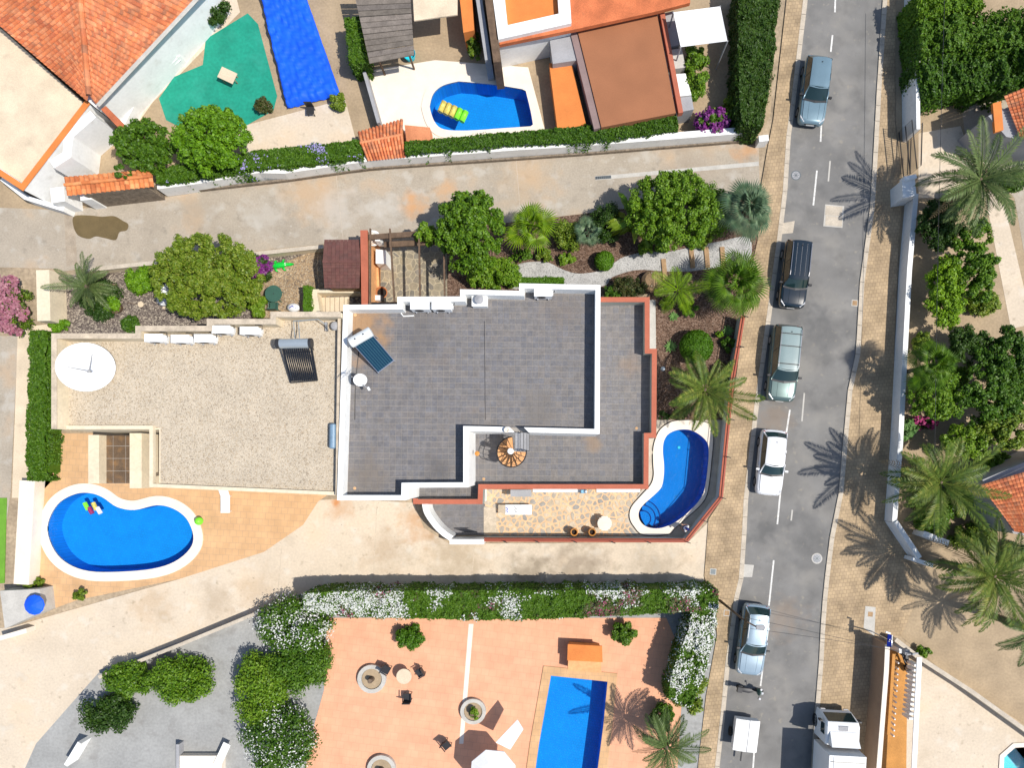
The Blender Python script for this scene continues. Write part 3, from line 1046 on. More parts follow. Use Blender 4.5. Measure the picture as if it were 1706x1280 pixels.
# pool wall: rendered wall, terracotta coping, three red rails between dark brackets
FW = [(806, 902), (1145, 903.5), (1203.5, 830), (1214, 720), (1223, 632), (1232, 580), (1240.5, 527)]
ZW = 1.15
fl = XY(FW, ZW)
pw = thing('pool_garden_wall', 'low wall with red rails round the pool terrace and the street garden', 'garden wall', P(1160, 800, 0))
part('wall', wall_band(MB(), fl, .2, -.02, ZW - .03, 1), mat('pale_grey_render', (.42, .44, .43), var=.07), pw)
part('coping', wall_band(MB(), offset_line(fl, -.04), .28, ZW - .029, ZW, 1), M['red'], pw)
for k in range(3):
    ln = offset_line(fl, .03 + .06 * k)
    for i in range(len(ln) - 1):
        part('rail', MB().tube([(*ln[i], ZW + .12 + .14 * k), (*ln[i + 1], ZW + .12 + .14 * k)], .025, 6), M['redtube'], pw)
for px, py in ((842, 902), (895, 902), (957, 902), (1020, 903), (1079, 903), (1144, 903), (1172, 868), (1202, 830), (1210, 762), (1216, 700), (1223, 632), (1232, 580), (1239, 530)):
    c = P(px, py, ZW)
    d = Vector((c.x, c.y, 0)).normalized()
    part('bracket', MB().box((c.x, c.y, ZW + .24), (.05, .05, .5)).beam((c.x - .12, c.y + .05, ZW + .47), (c.x + .16, c.y - .05, ZW + .50), .05, .05), M['dark'], pw)

# the main pool
cop = XY(smooth([(1088, 752), (1091, 735), (1100, 716), (1117, 704), (1133, 701), (1158, 701), (1180, 706), (1187, 716), (1187.5, 740), (1185, 765), (1182, 795), (1177, 824), (1166, 842), (1142, 864), (1124, 880), (1112, 890), (1072, 891), (1056, 877), (1049, 862), (1052, 845), (1069, 825), (1084, 808), (1089, 792), (1088, 772)], 4), 0)
mp = pool('main', 'kidney shaped blue pool with pale coping beside the flagstone patio', cop, 1.5, 'basin')
for i, r in enumerate((.52, .88, 1.22)):
    c = P(1072, 865)
    poly = [(c.x + r * math.cos(rad(t)), c.y + r * math.sin(rad(t))) for t in range(-70, 116, 8)] + [(c.x - .1, c.y)]
    w = HOLES['main']
    ok = [p for p in poly if inside(p, w)]
    if len(ok) > 3:
        part('step', MB().prism(ok, -1.5, -.25 - .25 * i - .005 * i, False), M['basin'], mp)
        edge = [(p[0], p[1], -.24 - .25 * i) for p in poly[:-1] if inside(p, w)]
        part('step_edge', MB().tube(edge, .035, 5), M['poolline'], mp)
part('drain_lamp', MB().lathe([(.1, 0), (.1, .03)], P(1138, 745, 0) + Vector((.0, .0, -.1)) - Vector((0, 0, 1.38)), 12), M['turq'], mp)
part('pool_rim_line', MB().tube([(x, y, .05) for x, y in offset_loop(ccw(cop), .03)], .03, 4), M['dark'], mp)

pool('left', 'kidney shaped bright blue pool on the neighbour\'s tan terrace', .62, 1.3, 'basinlight')
pool('top', 'bright blue pool with one round end beside the brown roof', .55, 1.4, 'basinlight')
pool('low', 'long rectangular blue pool on the salmon terrace', .6, 1.4, 'basinlight', cmat='tan')
pool('east', 'turquoise pool corner at the bottom right garden', .3, 1.2, 'turq')

# concrete joints and a faint patch seam in the cream lane
for q in ((628, 842, 622, 966), (790, 912, 786, 968), (1010, 908, 1008, 966), (470, 905, 462, 1000)):
    sheet('lane_joint', quad(*q, .035), .005, M['stonecap'])
sheet('lane_joint', quad(700, 262, 720, 380, .03) if 0 else quad(560, 292, 572, 402, .03), .004, M['kerb'])
sheet('lane_joint', quad(860, 268, 868, 366, .03), .004, M['kerb'])


def window(parent, a, b, u0, u1, z0, z1, door=False):
    """a framed window set 2 cm proud of the wall running from a to b (outside on the right hand side)"""
    a, b = Vector((*a, 0)), Vector((*b, 0))
    d = (b - a).normalized()
    n = Vector((d.y, -d.x, 0))
    L_ = (b - a).length
    p, q = a + d * L_ * u0, a + d * L_ * u1
    c = (p + q) / 2
    w = (q - p).length
    rz = math.atan2(d.y, d.x)
    f = part('door' if door else 'window', MB().box(c + n * .0 + Vector((0, 0, (z0 + z1) / 2)), (w, .08, z1 - z0), rz), M['plastic'], parent)
    for s_ in (-1, 1):
        part('pane', MB().box(c + d * s_ * w * .24 + n * .04 + Vector((0, 0, (z0 + z1) / 2)), (w * .42, .02, (z1 - z0) * .86), rz), M['glass'], f)
    if not door:
        part('sill', MB().box(c + n * .08 + Vector((0, 0, z0 - .04)), (w + .16, .2, .06), rz), M['white'], f)


wl0 = offset_loop(up, -.02)
for i in range(len(wl0)):
    a, b = wl0[i], wl0[(i + 1) % len(wl0)]
    l_ = math.dist(a, b)
    if l_ > 2.2 and not ((a[0] + b[0]) / 2 > P(665, 0, ZP).x and (a[1] + b[1]) / 2 < P(0, 560, ZP).y):
        k = max(1, int(l_ / 3.4))
        for j in range(k):
            u = (j + .5) / k
            window(house, a, b, u - .6 / l_, u + .6 / l_, 4.0, 5.3)
wt0 = tpoly
for i in range(len(wt0)):
    a, b = wt0[i], wt0[(i + 1) % len(wt0)]
    l_ = math.dist(a, b)
    if l_ > 2.6 and (a[0] + b[0]) / 2 > P(800, 0, ZT).x - .5 and min(a[1], b[1]) < P(0, 715, ZT).y + 12:
        k = max(1, int(l_ / 3.6))
        for j in range(k):
            u = (j + .5) / k
            window(house, a, b, u - .8 / l_, u + .8 / l_, .25, 2.35, True)

part('roof_cable', MB().tube([P(600, 566, ZR + .03), P(596, 600, ZR + .03), P(592, 640, ZR + .03), P(591, 700, ZR + .03)], .02, 5), M['dark'], house)
part('roof_pipe', MB().tube([P(690, 526, ZR + .05), P(672, 527, ZR + .05), P(668, 522, ZR + .05)], .04, 6), M['plastic'], house)

# ------------------------------------------------------------------ gravel roofed neighbour
ZG, ZGP = 6.3, 7.3
GR = XY([(86, 556), (226, 556), (226, 543.5), (345, 543.5), (345, 532), (451, 532), (451, 520), (567, 520), (563, 826), (247, 812), (247, 715), (86, 715)], ZGP)
gh = thing('gravel_roof_house', 'cream flat roofed house with a gravel roof, large dish and solar tubes', 'house', P(330, 660, 0))
g = ccw(GR)
part('wall', MB().prism(offset_loop(g, -.02), -.02, ZG - .02, False), M['cream'], gh)
part('gravel_roof', MB().add([(x, y, ZG) for x, y in offset_loop(g, -.1)], [tuple(range(len(g)))]), M['roofgravel'], gh, kind='stuff')
pb = XY([(86, 715), (86, 556), (226, 556), (226, 543.5), (345, 543.5), (345, 532), (451, 532), (451, 520), (567, 520)], ZGP)
part('parapet', wall_band(MB(), pb, .26, ZG - .1, ZGP - .05, -1), M['cream'], gh)
part('parapet_cap', wall_band(MB(), offset_line(pb, .02), .30, ZGP - .049, ZGP, -1), M['stonecap'], gh)
low = XY([(567, 520), (563, 826)], 6.85)
part('party_wall', wall_band(MB(), low, .16, ZG - .1, 6.8, -1), M['stonecap'], gh)
sb = XY([(563, 826), (247, 812), (247, 715), (86, 715)], 6.6)
part('south_edge', wall_band(MB(), sb, .2, ZG - .1, 6.5, -1), M['cream'], gh)
gw_ = offset_loop(g, -.02)
for i in range(len(gw_)):
    a, b = gw_[i], gw_[(i + 1) % len(gw_)]
    l_ = math.dist(a, b)
    if l_ > 3 and ((a[1] + b[1]) / 2 > P(0, 600, ZG).y or abs(a[0] - b[0]) > 8):
        k = max(1, int(l_ / 3.5))
        for j in range(k):
            u = (j + .5) / k
            window(gh, a, b, u - .55 / l_, u + .55 / l_, 4.0, 5.2)
            window(gh, a, b, u - .55 / l_, u + .55 / l_, .9, 2.1)
# lower annex: two cream walls with a brown tiled court between
sheet('neighbour_terrace', XY([(60, 722), (250, 722), (560, 815), (530, 836), (505, 875), (440, 920), (300, 965), (130, 1000), (20, 1040), (50, 980), (55, 800)]), .006, M['tan'], [HOLES['left']])
an = thing('annex_walls', 'pair of cream walls enclosing a small brown tiled court below the gravel roof', 'wall', P(195, 760, 0))
part('wall', MB().prism(XY([(147, 725), (165, 725), (165, 806), (147, 806)], 3.6), -.02, 3.6, False), M['cream'], an)
part('wall', MB().prism(XY([(216, 722), (236, 722), (236, 814), (216, 814)], 4.4), -.02, 4.4, False), M['cream'], an)
CT = XY([(166, 726), (216, 726), (216, 806), (166, 806)], 3.0)
part('court_floor', MB().prism(CT, 0, 2.9, False), M['grout'], an)
tiles(an, CT, 2.9, .78, .03, mat('brown_tile', (.12, .08, .05), var=.2, layers=(((.3, .16, .06), 2, .5, .75, .6),)), 60, 0, 4)
# big dish
dc = P(141, 609, 7.5)
t = thing('satellite_dish', 'very large white satellite dish on the gravel roof corner', 'satellite dish', P(141, 609, ZG))
prof = [(.001, .02), (.5, .05), (1.0, .15), (1.5, .32), (1.86, .50), (1.90, .50), (1.86, .44), (1.4, .22), (.8, .04), (.1, -.06)]
DM = Matrix.Translation(dc) @ Matrix.Rotation(rad(46), 4, 'Y') @ Matrix.Rotation(rad(24), 4, 'X')
b = MB().lathe([(r_ * .74, z_ * .74) for r_, z_ in prof], n=40)
b.v = [tuple(DM @ Vector(v)) for v in b.v]
part('reflector', b, M['plastic'], t, sm=True)
foc = DM @ Vector((0, 0, 1.05))
for a in (70, 190):
    part('feed_arm', MB().tube([DM @ Vector((.8 * math.cos(rad(a)), .8 * math.sin(rad(a)), .1)), foc], .028, 5), M['grey'], t)
part('feed_horn', MB().lathe([(.08, -.12), (.1, .02), (.05, .1)], foc, 10), M['grey'], t)
part('mast', MB().tube([P(141, 609, ZG), dc], .09, 8), M['metalgrey'], t)


def ac(label, px, py, z, w=1.0, d=.42, h=.62, rz=0.0, group=None, floor=None):
    t = thing('air_conditioner', label, 'air conditioner', P(px, py, z), rz, group)
    part('case', MB().box((0, 0, .08 + h / 2), (w, d, h)), M['plastic'], t, world=False)
    part('top_cover', MB().box((0, 0, .08 + h + .012), (w + .03, d + .03, .025)), M['plastic'], t, world=False)
    part('fan_grille', MB().add([(-.1 + .26 * math.cos(k * PI / 8), -d / 2 - .006, .08 + h / 2 + .26 * math.sin(k * PI / 8)) for k in range(16)], [tuple(range(16))]), M['dark'], t, world=False)
    part('valve_cover', MB().box((w / 2 + .04, .04, .3), (.08, d * .6, .3)), M['plastic'], t, world=False)
    for s in (-1, 1):
        part('foot', MB().box((s * w * .32, 0, .04), (.07, d + .12, .08)), M['grey'], t, world=False)
    part('pipe', MB().tube([(w / 2, .1, .35), (w / 2 + .15, .1, .5), (w / 2 + .2, d / 2 + .1, .62), (w / 2 - .2, d / 2 + .14, .62)], .025, 5), M['dark'], t, world=False)
    return t


for px, py, lb in ((268, 567, 'white air conditioner on the gravel roof beside the large dish'), (311, 568.5, 'white air conditioner on the gravel roof, second from the large dish'), (349, 567.5, 'white air conditioner on the gravel roof just left of the parapet step'), (378, 553, 'white air conditioner on the gravel roof just right of the parapet step'), (424, 555, 'white air conditioner on the gravel roof nearest the solar tubes')):
    ac(lb, px, py, ZG + .25, 1.0, .42, .6, 0, 'air conditioners along the gravel roof parapet')
for px, py, lb in ((704, 514.5, 'left one of the two air conditioners side by side on the grey tiled roof'), (739, 514.5, 'right one of the two air conditioners side by side on the grey tiled roof')):
    ac(lb, px, py, ZR + .1, 1.05, .44, .72, 0, 'air conditioners on the grey tiled roof')
ac('single air conditioner near the right corner of the grey tiled roof', 905, 493, ZR + .1, .98, .40, .66, 0, 'air conditioners on the grey tiled roof')
t = thing('roof_vent', 'white box vent with a dark round cowl on the grey tiled roof', 'roof vent', P(801, 505, ZR))
c = P(801, 505, ZR)
part('box', MB().box(c + Vector((0, 0, .3)), (.84, .6, .6)), M['white'], t)
part('cowl', MB().lathe([(.2, .6), (.23, .8), (.26, .9), (.05, .98)], c, 16), M['grey'], t)
part('cap_plate', MB().box(c + Vector((0, 0, .61)), (.9, .66, .03)), M['white'], t)

# vacuum tube heater
t = thing('solar_tube_heater', 'solar water heater with black vacuum tubes on the gravel roof', 'solar heater', P(500, 605, ZG))
a, b_ = P(461, 573, 7.35), P(520, 572, 7.35)
part('tank', MB().tube([a.lerp(b_, .08), b_.lerp(a, .06)], .27, 16), M['metalgrey'], t, sm=False)
for q, u in ((a, 0), (b_, 1)):
    part('tank_cap', MB().tube([q, q.lerp(b_ if u == 0 else a, .1 if u == 0 else .08)], .285, 16), M['dark'], t)
for k in range(14):
    f = k / 13
    p0 = P(472, 579, 7.2).lerp(P(517, 577, 7.2), f)
    p1 = P(485, 636, 6.5).lerp(P(527, 633, 6.5), f)
    part('vacuum_tube', MB().tube([p0, p1], .038, 6), M['vtube'], t)
for s in ((470, 579, 484, 638), (519, 577, 529, 634)):
    part('frame_bar', MB().beam(P(s[0], s[1], 7.15), P(s[2], s[3], 6.42), .06, .05), M['dark'], t)
    part('leg', MB().beam(P(s[0], s[1], 7.15), P(s[0] + 4, s[1] + 6, ZG), .05, .05), M['dark'], t)
part('foot_rail', MB().beam(P(484, 638, 6.42), P(529, 634, 6.42), .07, .05), M['dark'], t)
part('cross_rail', MB().beam(P(478, 588, 7.02), P(522, 586, 7.02), .05, .04), M['dark'], t)
for dx, in ((0,), (8,)):
    part('pipe', MB().tube([P(491 + dx, 563, 7.3), P(490 + dx, 548, 6.8), P(489 + dx, 535, 6.8), P(530, 532, 7.0), P(543, 541, 6.9), P(546, 552, 6.5)], .03, 5), M['metalgrey'], t)
single('roof_cowl', MB().lathe([(.2, 0), (.24, .3), (.26, .34), (.2, .42), (.05, .46)], n=14).box((-.55, 0, .1), (.1, .5, .2)), M['grey'], 'dark grey round vent cowl at the top right corner of the gravel roof', 'roof vent').location = P(556, 545, ZG)
t = thing('pressure_tank', 'small blue grey cylinder tank lying beside the white party wall', 'tank', P(554, 727, ZG))
part('cylinder', MB().tube([P(555, 706, ZG + .32), P(555, 708, ZG + .32), P(554.5, 746, ZG + .32), P(554.5, 748, ZG + .32)], [.12, .2, .2, .12], 14), mat('blue_grey_tank', (.16, .25, .34), rough=.4), t)
for yy in (714, 740):
    part('bracket', MB().box(P(554.5, yy, ZG + .07), (.4, .06, .2)), M['dark'], t)

# flat panel heater, dish, aerial on the grey tiled roof
t = thing('solar_panel_heater', 'solar heater with silver tank and tilted blue flat panel on the tiled roof', 'solar heater', P(620, 585, ZR))
p = [P(591, 577.5, 7.45), P(619, 556, 7.45), P(657, 601, 6.32), P(630, 621.5, 6.32)]
nn = (p[1] - p[0]).cross(p[3] - p[0]).normalized()
if nn.z < 0:
    nn = -nn
fr = MB().add([v - nn * .1 for v in p] + p, [(0, 1, 2, 3), (4, 5, 6, 7), (0, 1, 5, 4), (1, 2, 6, 5), (2, 3, 7, 6), (3, 0, 4, 7)])
part('frame', fr, M['chrome'], t)
cc = sum(p, Vector()) / 4
q = [cc + (v - cc) * .95 + nn * .006 for v in p]
part('glass', MB().add(q, [(0, 1, 2, 3)]), M['solar'], t)
for k in range(1, 8):
    u0, u1 = q[0].lerp(q[1], k / 8) + nn * .006, q[3].lerp(q[2], k / 8) + nn * .006
    part('absorber_line', MB().beam(u0, u1, .022, .004), M['solarline'], t)
ta, tb = P(579.5, 569.5, 7.6), P(615, 549, 7.6)
ta += Vector((.12, -.1, 0))
tb += Vector((.12, -.1, 0))
part('tank', MB().tube([ta, ta.lerp(tb, .03), ta.lerp(tb, .97), tb], [.22, .29, .29, .22], 18), M['silver'], t)
for f in (.3, .68):
    part('tank_plug', MB().lathe([(.045, .28), (.045, .31)], ta.lerp(tb, f), 8), M['dark'], t)
for pt_, zz in ((p[0], 7.3), (p[1], 7.3), (p[2], 6.3), (p[3], 6.3)):
    part('leg', MB().tube([(pt_.x, pt_.y, ZR), (pt_.x, pt_.y, zz)], .03, 5), M['grey'], t)
t = thing('satellite_dish', 'small white satellite dish on the edge of the grey tiled roof', 'satellite dish', P(590, 628, ZR))
dc = P(600, 633, 7.3)
DM = Matrix.Translation(dc) @ Matrix.Rotation(rad(28), 4, 'Z') @ Matrix.Rotation(rad(34), 4, 'X')
b = MB().lathe([(.001, -.06), (.2, -.04), (.36, .03), (.38, .03), (.34, -.03), (.1, -.1)], n=24)
b.v = [tuple(DM @ Vector(v)) for v in b.v]
part('reflector', b, M['plastic'], t, sm=True)
part('arm', MB().beam(dc + Vector((.12, -.25, -.1)), P(614, 648, 7.3), .05, .05), M['grey'], t)
part('receiver', MB().box(P(614.5, 648, 7.32), (.12, .2, .12), rad(30)), M['plastic'], t)
part('mast', MB().tube([P(586, 628, ZR), P(586, 628, 7.25), dc - Vector((0, 0, .1))], .035, 6), M['grey'], t)
t = thing('tv_aerial', 'thin metal television aerial on the white parapet beside the small dish', 'aerial', P(577, 622, ZP))
part('mast', MB().tube([P(577, 622, ZP), P(577, 622, ZP + .9)], .025, 6), M['grey'], t)
part('boom', MB().tube([P(570, 629, ZP + .8), P(584, 618, ZP + .8)], .015, 5), M['grey'], t)
for k in range(5):
    c = P(570 + 3.5 * k, 629 - 2.7 * k, ZP + .8)
    part('element', MB().tube([c + Vector((-.13, -.2, 0)), c + Vector((.13, .2, 0))], .010, 4), M['chrome'], t)

# spiral stair
sc = P(853.5, 753, 4.6)
t = thing('spiral_stair', 'spiral staircase with orange stone treads between the terrace and the upper roof', 'spiral stair', (sc.x, sc.y, ZT))
RS, nst = .92, 12
part('pole', MB().lathe([(.11, ZT), (.11, 6.2), (.19, 6.2), (.17, 6.3), (.02, 6.33)], (sc.x, sc.y, 0), 14), M['white'], t)
for k in range(nst):
    z = ZT + .22 + k * .225
    a0, a1 = rad(95 + 265 * k / nst), rad(95 + 265 * (k + .86) / nst)
    a0, a1 = a0, a1
    pts = [(sc.x + r * math.cos(a), sc.y + r * math.sin(a)) for r, a in ((.12, a0), (RS, a0), (RS, (a0 + a1) / 2), (RS, a1), (.12, a1))]
    part('tread', MB().prism(pts, z - .05, z), M['orange'], t)
    part('riser_bracket', MB().beam((sc.x, sc.y, z - .07), (sc.x + RS * math.cos(a0), sc.y + RS * math.sin(a0), z - .07), .05, .05), M['dark'], t)
    part('baluster', MB().tube([(sc.x + RS * math.cos(a0), sc.y + RS * math.sin(a0), z), (sc.x + RS * math.cos(a0), sc.y + RS * math.sin(a0), z + .9)], .014, 5), M['dark'], t)
for dz in (.9, .45):
    part('handrail', MB().tube([(sc.x + RS * math.cos(rad(95 + 265 * f / 30)), sc.y + RS * math.sin(rad(95 + 265 * f / 30)), ZT + .22 + 12 * .225 * f / 30 + dz) for f in range(31)], .025, 6), M['dark'], t)
l0, l1 = P(858, 720, 6.0), P(881, 752, 6.0)
part('landing', MB().prism([(l0.x, l0.y), (l1.x, l0.y), (l1.x, l1.y), (l0.x, l1.y)], 5.9, 5.98), M['grey'], t)
for px in (866.5, 872.5, 878, 881.5):
    part('landing_rail', MB().tube([P(px, 722, 6.9), P(px, 752, 6.9)], .02, 5), M['dark'], t)
for px, py in ((881.5, 722), (881.5, 752), (866.5, 722), (866.5, 752), (872.5, 752), (878, 752)):
    part('landing_post', MB().tube([P(px, py, 5.9), P(px, py, 6.9)], .02, 5), M['dark'], t)
single('flower_pot', MB().lathe([(.09, 0), (.14, .22), (.15, .24), (.11, .24), (.1, .18)], n=12), M['coping'], 'small cream pot on the white parapet beside the stair opening', 'pot').location = P(844.5, 717, ZP)

# ------------------------------------------------------------------ left garden walls, shed, pergola
def garden_wall(label, px, z, w, m, cap=None, side=1, name='garden_wall', cat='garden wall', capw=.06):
    ln = XY(px, z)
    t = thing(name, label, cat, (ln[0][0], ln[0][1], 0))
    part('wall', wall_band(MB(), ln, w, -.02, z - (.05 if cap else 0), side), M[m], t)
    if cap:
        part('coping', wall_band(MB(), offset_line(ln, -side * capw / 2), w + capw, z - .049, z, side), M[cap], t)
    return t


garden_wall('low cream wall between the grey lane and the left garden', [(141, 447.5), (240, 437), (360, 427), (538, 408)], .75, .2, 'cream', 'kerb', -1)
t = thing('garden_shed', 'wooden garden shed with a brown shingle roof against the orange wall', 'shed', P(571, 444, 0))
zr, ze = 2.5, 2.15
A, B, Cc, D = P(540.5, 399.5, ze), P(599, 399.5, ze), P(599, 480.5, ze), P(540.5, 480.5, ze)
R0, R1 = P(537.5, 436, zr), P(600.5, 436, zr)
part('wall', MB().prism([(A.x + .2, A.y - .12), (B.x - .12, B.y - .12), (Cc.x - .12, Cc.y + .12), (D.x + .2, D.y + .12)], 0, ze), M['sleeper'], t)
for e0, e1, r0, r1 in ((A, B, R0, R1), (D, Cc, R0, R1)):
    for i in range(8):
        f0, f1 = i / 8, (i + 1.12) / 8
        for j in range(9):
            s0, s1 = j / 9 + .002, (j + 1) / 9 - .002
            lo0, lo1 = e0.lerp(e1, s0), e0.lerp(e1, s1)
            hi0, hi1 = r0.lerp(r1, s0), r0.lerp(r1, s1)
            v = [lo0.lerp(hi0, f0), lo1.lerp(hi1, f0), lo1.lerp(hi1, min(f1, 1)), lo0.lerp(hi0, min(f1, 1))]
            up_ = Vector((0, 0, .03))
            part('shingle', MB().add([v[0] + up_, v[1] + up_, v[2], v[3], v[0], v[1]], [(0, 1, 2, 3), (0, 4, 5, 1)]), M['shingle'], t)
part('ridge', MB().beam(R0 + Vector((0, 0, .02)), R1 + Vector((0, 0, .02)), .14, .04), M['shingle'], t)
garden_wall('tall orange dividing wall with a terracotta top beside the shed', [(601, 383.5), (612, 383.5), (612, 508), (601, 508)][0:1] + [(603, 508)], 2.5, .40, 'orange', 'red', 1)
single('orange_terrace', MB().prism(XY([(620, 400), (632, 400), (632, 506), (620, 506)], .35), -.02, .35), M['orange'], 'narrow raised orange strip beside the pergola flagstones', 'bench')
t = thing('barbecue_oven', 'white masonry barbecue oven under the pergola', 'barbecue', P(638, 425, 0))
part('body', MB().prism(XY([(626, 415), (643, 417), (643, 440), (626, 439)], 1.4), 0, 1.4), M['white'], t)
part('dome', MB().lathe([(.42, 1.4), (.42, 1.7), (.34, 1.95), (.18, 2.08), (.02, 2.1)], P(630, 411, 0), 18), M['coping'], t, sm=True)
part('hood', MB().lathe([(.44, 1.45), (.5, 1.5), (.5, 1.6), (.4, 1.65)], P(632, 410, 0) , 18), M['white'], t)
part('oven_mouth', MB().box(P(643.6, 428, .85), (.03, .5, .35)), M['dark'], t)
part('chimney', MB().box(P(632, 402, 1.9), (.3, .3, 1.0)), M['white'], t)
pg = thing('pergola', 'open brown timber pergola over the flagstone court', 'pergola', P(680, 450, 0))
zb = 2.6
part('cross_beam', MB().beam(P(614, 395.5, zb - .12), P(705, 389, zb - .12), .32, .14), M['woodbeam'], pg)
part('cross_beam', MB().beam(P(640, 408, 2.0), P(748, 402, 2.0), .34, .14), M['woodbeam'], pg)
part('cross_beam', MB().beam(P(614, 506, zb - .12), P(748, 504, zb - .12), .14, .14), M['woodbeam'], pg)
for x0, x1 in ((617, 616.5), (649.5, 657.5), (698, 700), (740, 741)):
    part('rafter', MB().beam(P(x0, 381 if x0 < 730 else 424, zb), P(x1, 508, zb), .1, .14), M['woodbeam'], pg)
for px, py in ((648, 394), (697, 391), (748, 420)):
    part('post', MB().tube([P(px, py, 0), P(px, py, zb - .2)], .07, 8), M['woodbeam'], pg)
t = thing('large_pot', 'wide terracotta bowl with soil beside the pergola wall', 'pot', P(639, 491, .02))
part('bowl', MB().lathe([(.18, 0), (.36, .5), (.4, .56), (.34, .56), (.3, .45)], n=20), M['terracotta'], t, world=False)
part('soil', MB().lathe([(.3, .44), (.3, .46)], n=16), M['potsoil'], t, world=False)
t = thing('grill_cart', 'small white and dark garden cabinet below the terracotta bowl', 'cabinet', P(633, 501, 0))
part('body', MB().box((0, 0, .4), (.45, .32, .8)), M['white'], t, world=False)
part('lid', MB().box((.32, 0, .4), (.2, .32, .76)), M['dark'], t, world=False)
st = thing('stairwell', 'sunken cream stairwell with timber steps below the shed', 'stairwell', P(560, 503, 0))
part('wall', MB().prism(XY([(519, 482), (600, 482), (600, 488), (519, 488)], .9), 0, .9), M['cream'], st)
part('wall', MB().prism(XY([(519, 488), (528, 488), (533, 520), (519, 520)], .9), 0, .9), M['cream'], st)
for k in range(6):
    part('step', MB().prism(XY([(535 + 8 * k, 496), (542 + 8 * k, 496), (542 + 8 * k, 520), (535 + 8 * k, 520)]), .005, .06 + .02 * k), M['stucco'], st)
for k in range(3):
    part('rung', MB().beam(P(583, 498 + 3 * k, .8), P(592, 498 + 3 * k, .8), .05, .03), M['dark'], st)

# tile capped gate wall at the left end of the lane
t = thing('tiled_gate_wall', 'stone wall with orange clay tile capping beside the lane entrance', 'wall', P(180, 320, 0))
zt0, zt1 = 2.0, 2.35
EA, EB = P(112, 327.5, zt0), P(257, 312, zt0)     # lane eave
RA, RB = P(109, 309, zt1), P(254, 294, zt1)       # ridge
BA, BB = P(107, 296, zt0), P(250, 283, zt0)       # back eave
tilem = None
for e0, e1 in ((EA, EB), (BA, BB)):
    for i in range(18):
        f = (i + .5) / 18
        lo, hi = e0.lerp(e1, f), RA.lerp(RB, f)
        ax = (hi - lo)
        wd = (e1 - e0).normalized() * ((e1 - e0).length / 18 * .5)
        for j in range(2):
            u0, u1 = lo.lerp(hi, j * .48), lo.lerp(hi, j * .48 + .54)
            rows = []
            for u, lift in ((u0, .05), (u1, .02)):
                rows.append([u - wd + Vector((0, 0, lift - .03)), u - wd * .6 + Vector((0, 0, lift + .05)), u + Vector((0, 0, lift + .085)), u + wd * .6 + Vector((0, 0, lift + .05)), u + wd + Vector((0, 0, lift - .03))])
            part('roof_tile', MB().grid(rows), M['claytile'], t)
for i in range(10):
    r0, r1 = RA.lerp(RB, i / 10), RA.lerp(RB, (i + 1.04) / 10)
    part('ridge_tile', MB().tube([r0 + Vector((0, 0, .08)), r1 + Vector((0, 0, .10))], .11, 8), M['claytile'], t)
part('stone_wall', MB().prism(XY([(150, 331), (255, 319), (252, 305), (148, 318)], 1.4), -.02, 2.0, False), M['stone'], t)
part('pier', MB().prism(XY([(107, 349), (128, 346), (126, 322), (104, 325)], .6), -.02, 1.7, False), M['white'], t)
part('pier', MB().prism(XY([(150, 343), (168, 341), (166, 318), (148, 320)], .6), -.02, 1.5, False), M['white'], t)
part('kerb', MB().prism(XY([(165, 341), (262, 328), (262, 332), (165, 345)]), -.02, .25, False), M['kerb'], t)
garden_wall('white painted wall with a stone foot between the grey lane and the northern gardens', [(262, 315), (330, 306), (430, 288), (473, 289), (616, 268), (860, 250), (973, 243), (1127, 231), (1264, 220)], 1.2, .42, 'white', None, 1)
t = thing('stone_plinth', 'rough dark stone foot along the white lane wall', 'stone plinth', P(760, 270, 0))
part('stones', wall_band(MB(), XY([(330, 317), (473, 301), (616, 281), (860, 264.5), (973, 256.5), (1127, 244), (1264, 233)], .3), .12, -.02, .3, 1), M['stone'], t)
single('gate_pier', MB().prism(XY([(1264, 226), (1280, 224), (1281, 234), (1265, 236)], .9), -.02, .9), M['white'], 'short white pier ending the lane wall at the pavement', 'pier')

# ------------------------------------------------------------------ northern neighbours
sheet('north_gardens', XY([(250, 330), (430, 300), (860, 262), (1264, 232), (1284, 190), (1300, -120), (-150, -120), (-150, 340), (104, 350)]), .004, M['sand'], [HOLES['top']])
sheet('green_court', XY([(413, 22), (343, 65), (338, 108), (290, 128), (265, 164), (277, 200), (300, 212), (400, 215), (456, 184), (462, 160), (430, 40)]), .02, M['court'])
sheet('grey_yard', XY([(385, 215), (575, 165), (600, 260), (420, 268)]), .012, M['lane_s'])
sheet('white_path', XY([(255, 170), (400, 20), (385, -40), (300, 40), (160, 200), (230, 205)]), .012, M['lane_s'])
sheet('cream_poolside', XY([(612, 118), (725, 100), (880, 112), (910, 225), (640, 240)]), .012, M['coping'], [HOLES['top']])
tp_ = MB()
nx, ny = 28, 44
corners = [P(426, -30, .6), P(500, -30, .6), P(564, 152, .6), P(474, 175, .6)]
rows = []
for j in range(ny + 1):
    a, b = corners[0].lerp(corners[3], j / ny), corners[1].lerp(corners[2], j / ny)
    rows.append([a.lerp(b, i / nx) + Vector((0, 0, .16 * noise.noise(Vector((i * .6, j * .45, 3))) + .05 * math.sin(j * 1.9 + i * .5) + (.0 if 0 < i < nx and 0 < j < ny else -.45))) for i in range(nx + 1)])
tp_.grid(rows)
single('pool_cover', tp_, M['tarp'], 'large bright blue tarpaulin cover beside the green court', 'pool cover', sm=True)
t = thing('side_table', 'small yellow topped table on the green court', 'table', P(386, 134, .02))
part('tabletop', MB().box((0, 0, .6), (1.1, .75, .05), rad(-25)), M['stucco'], t, world=False)
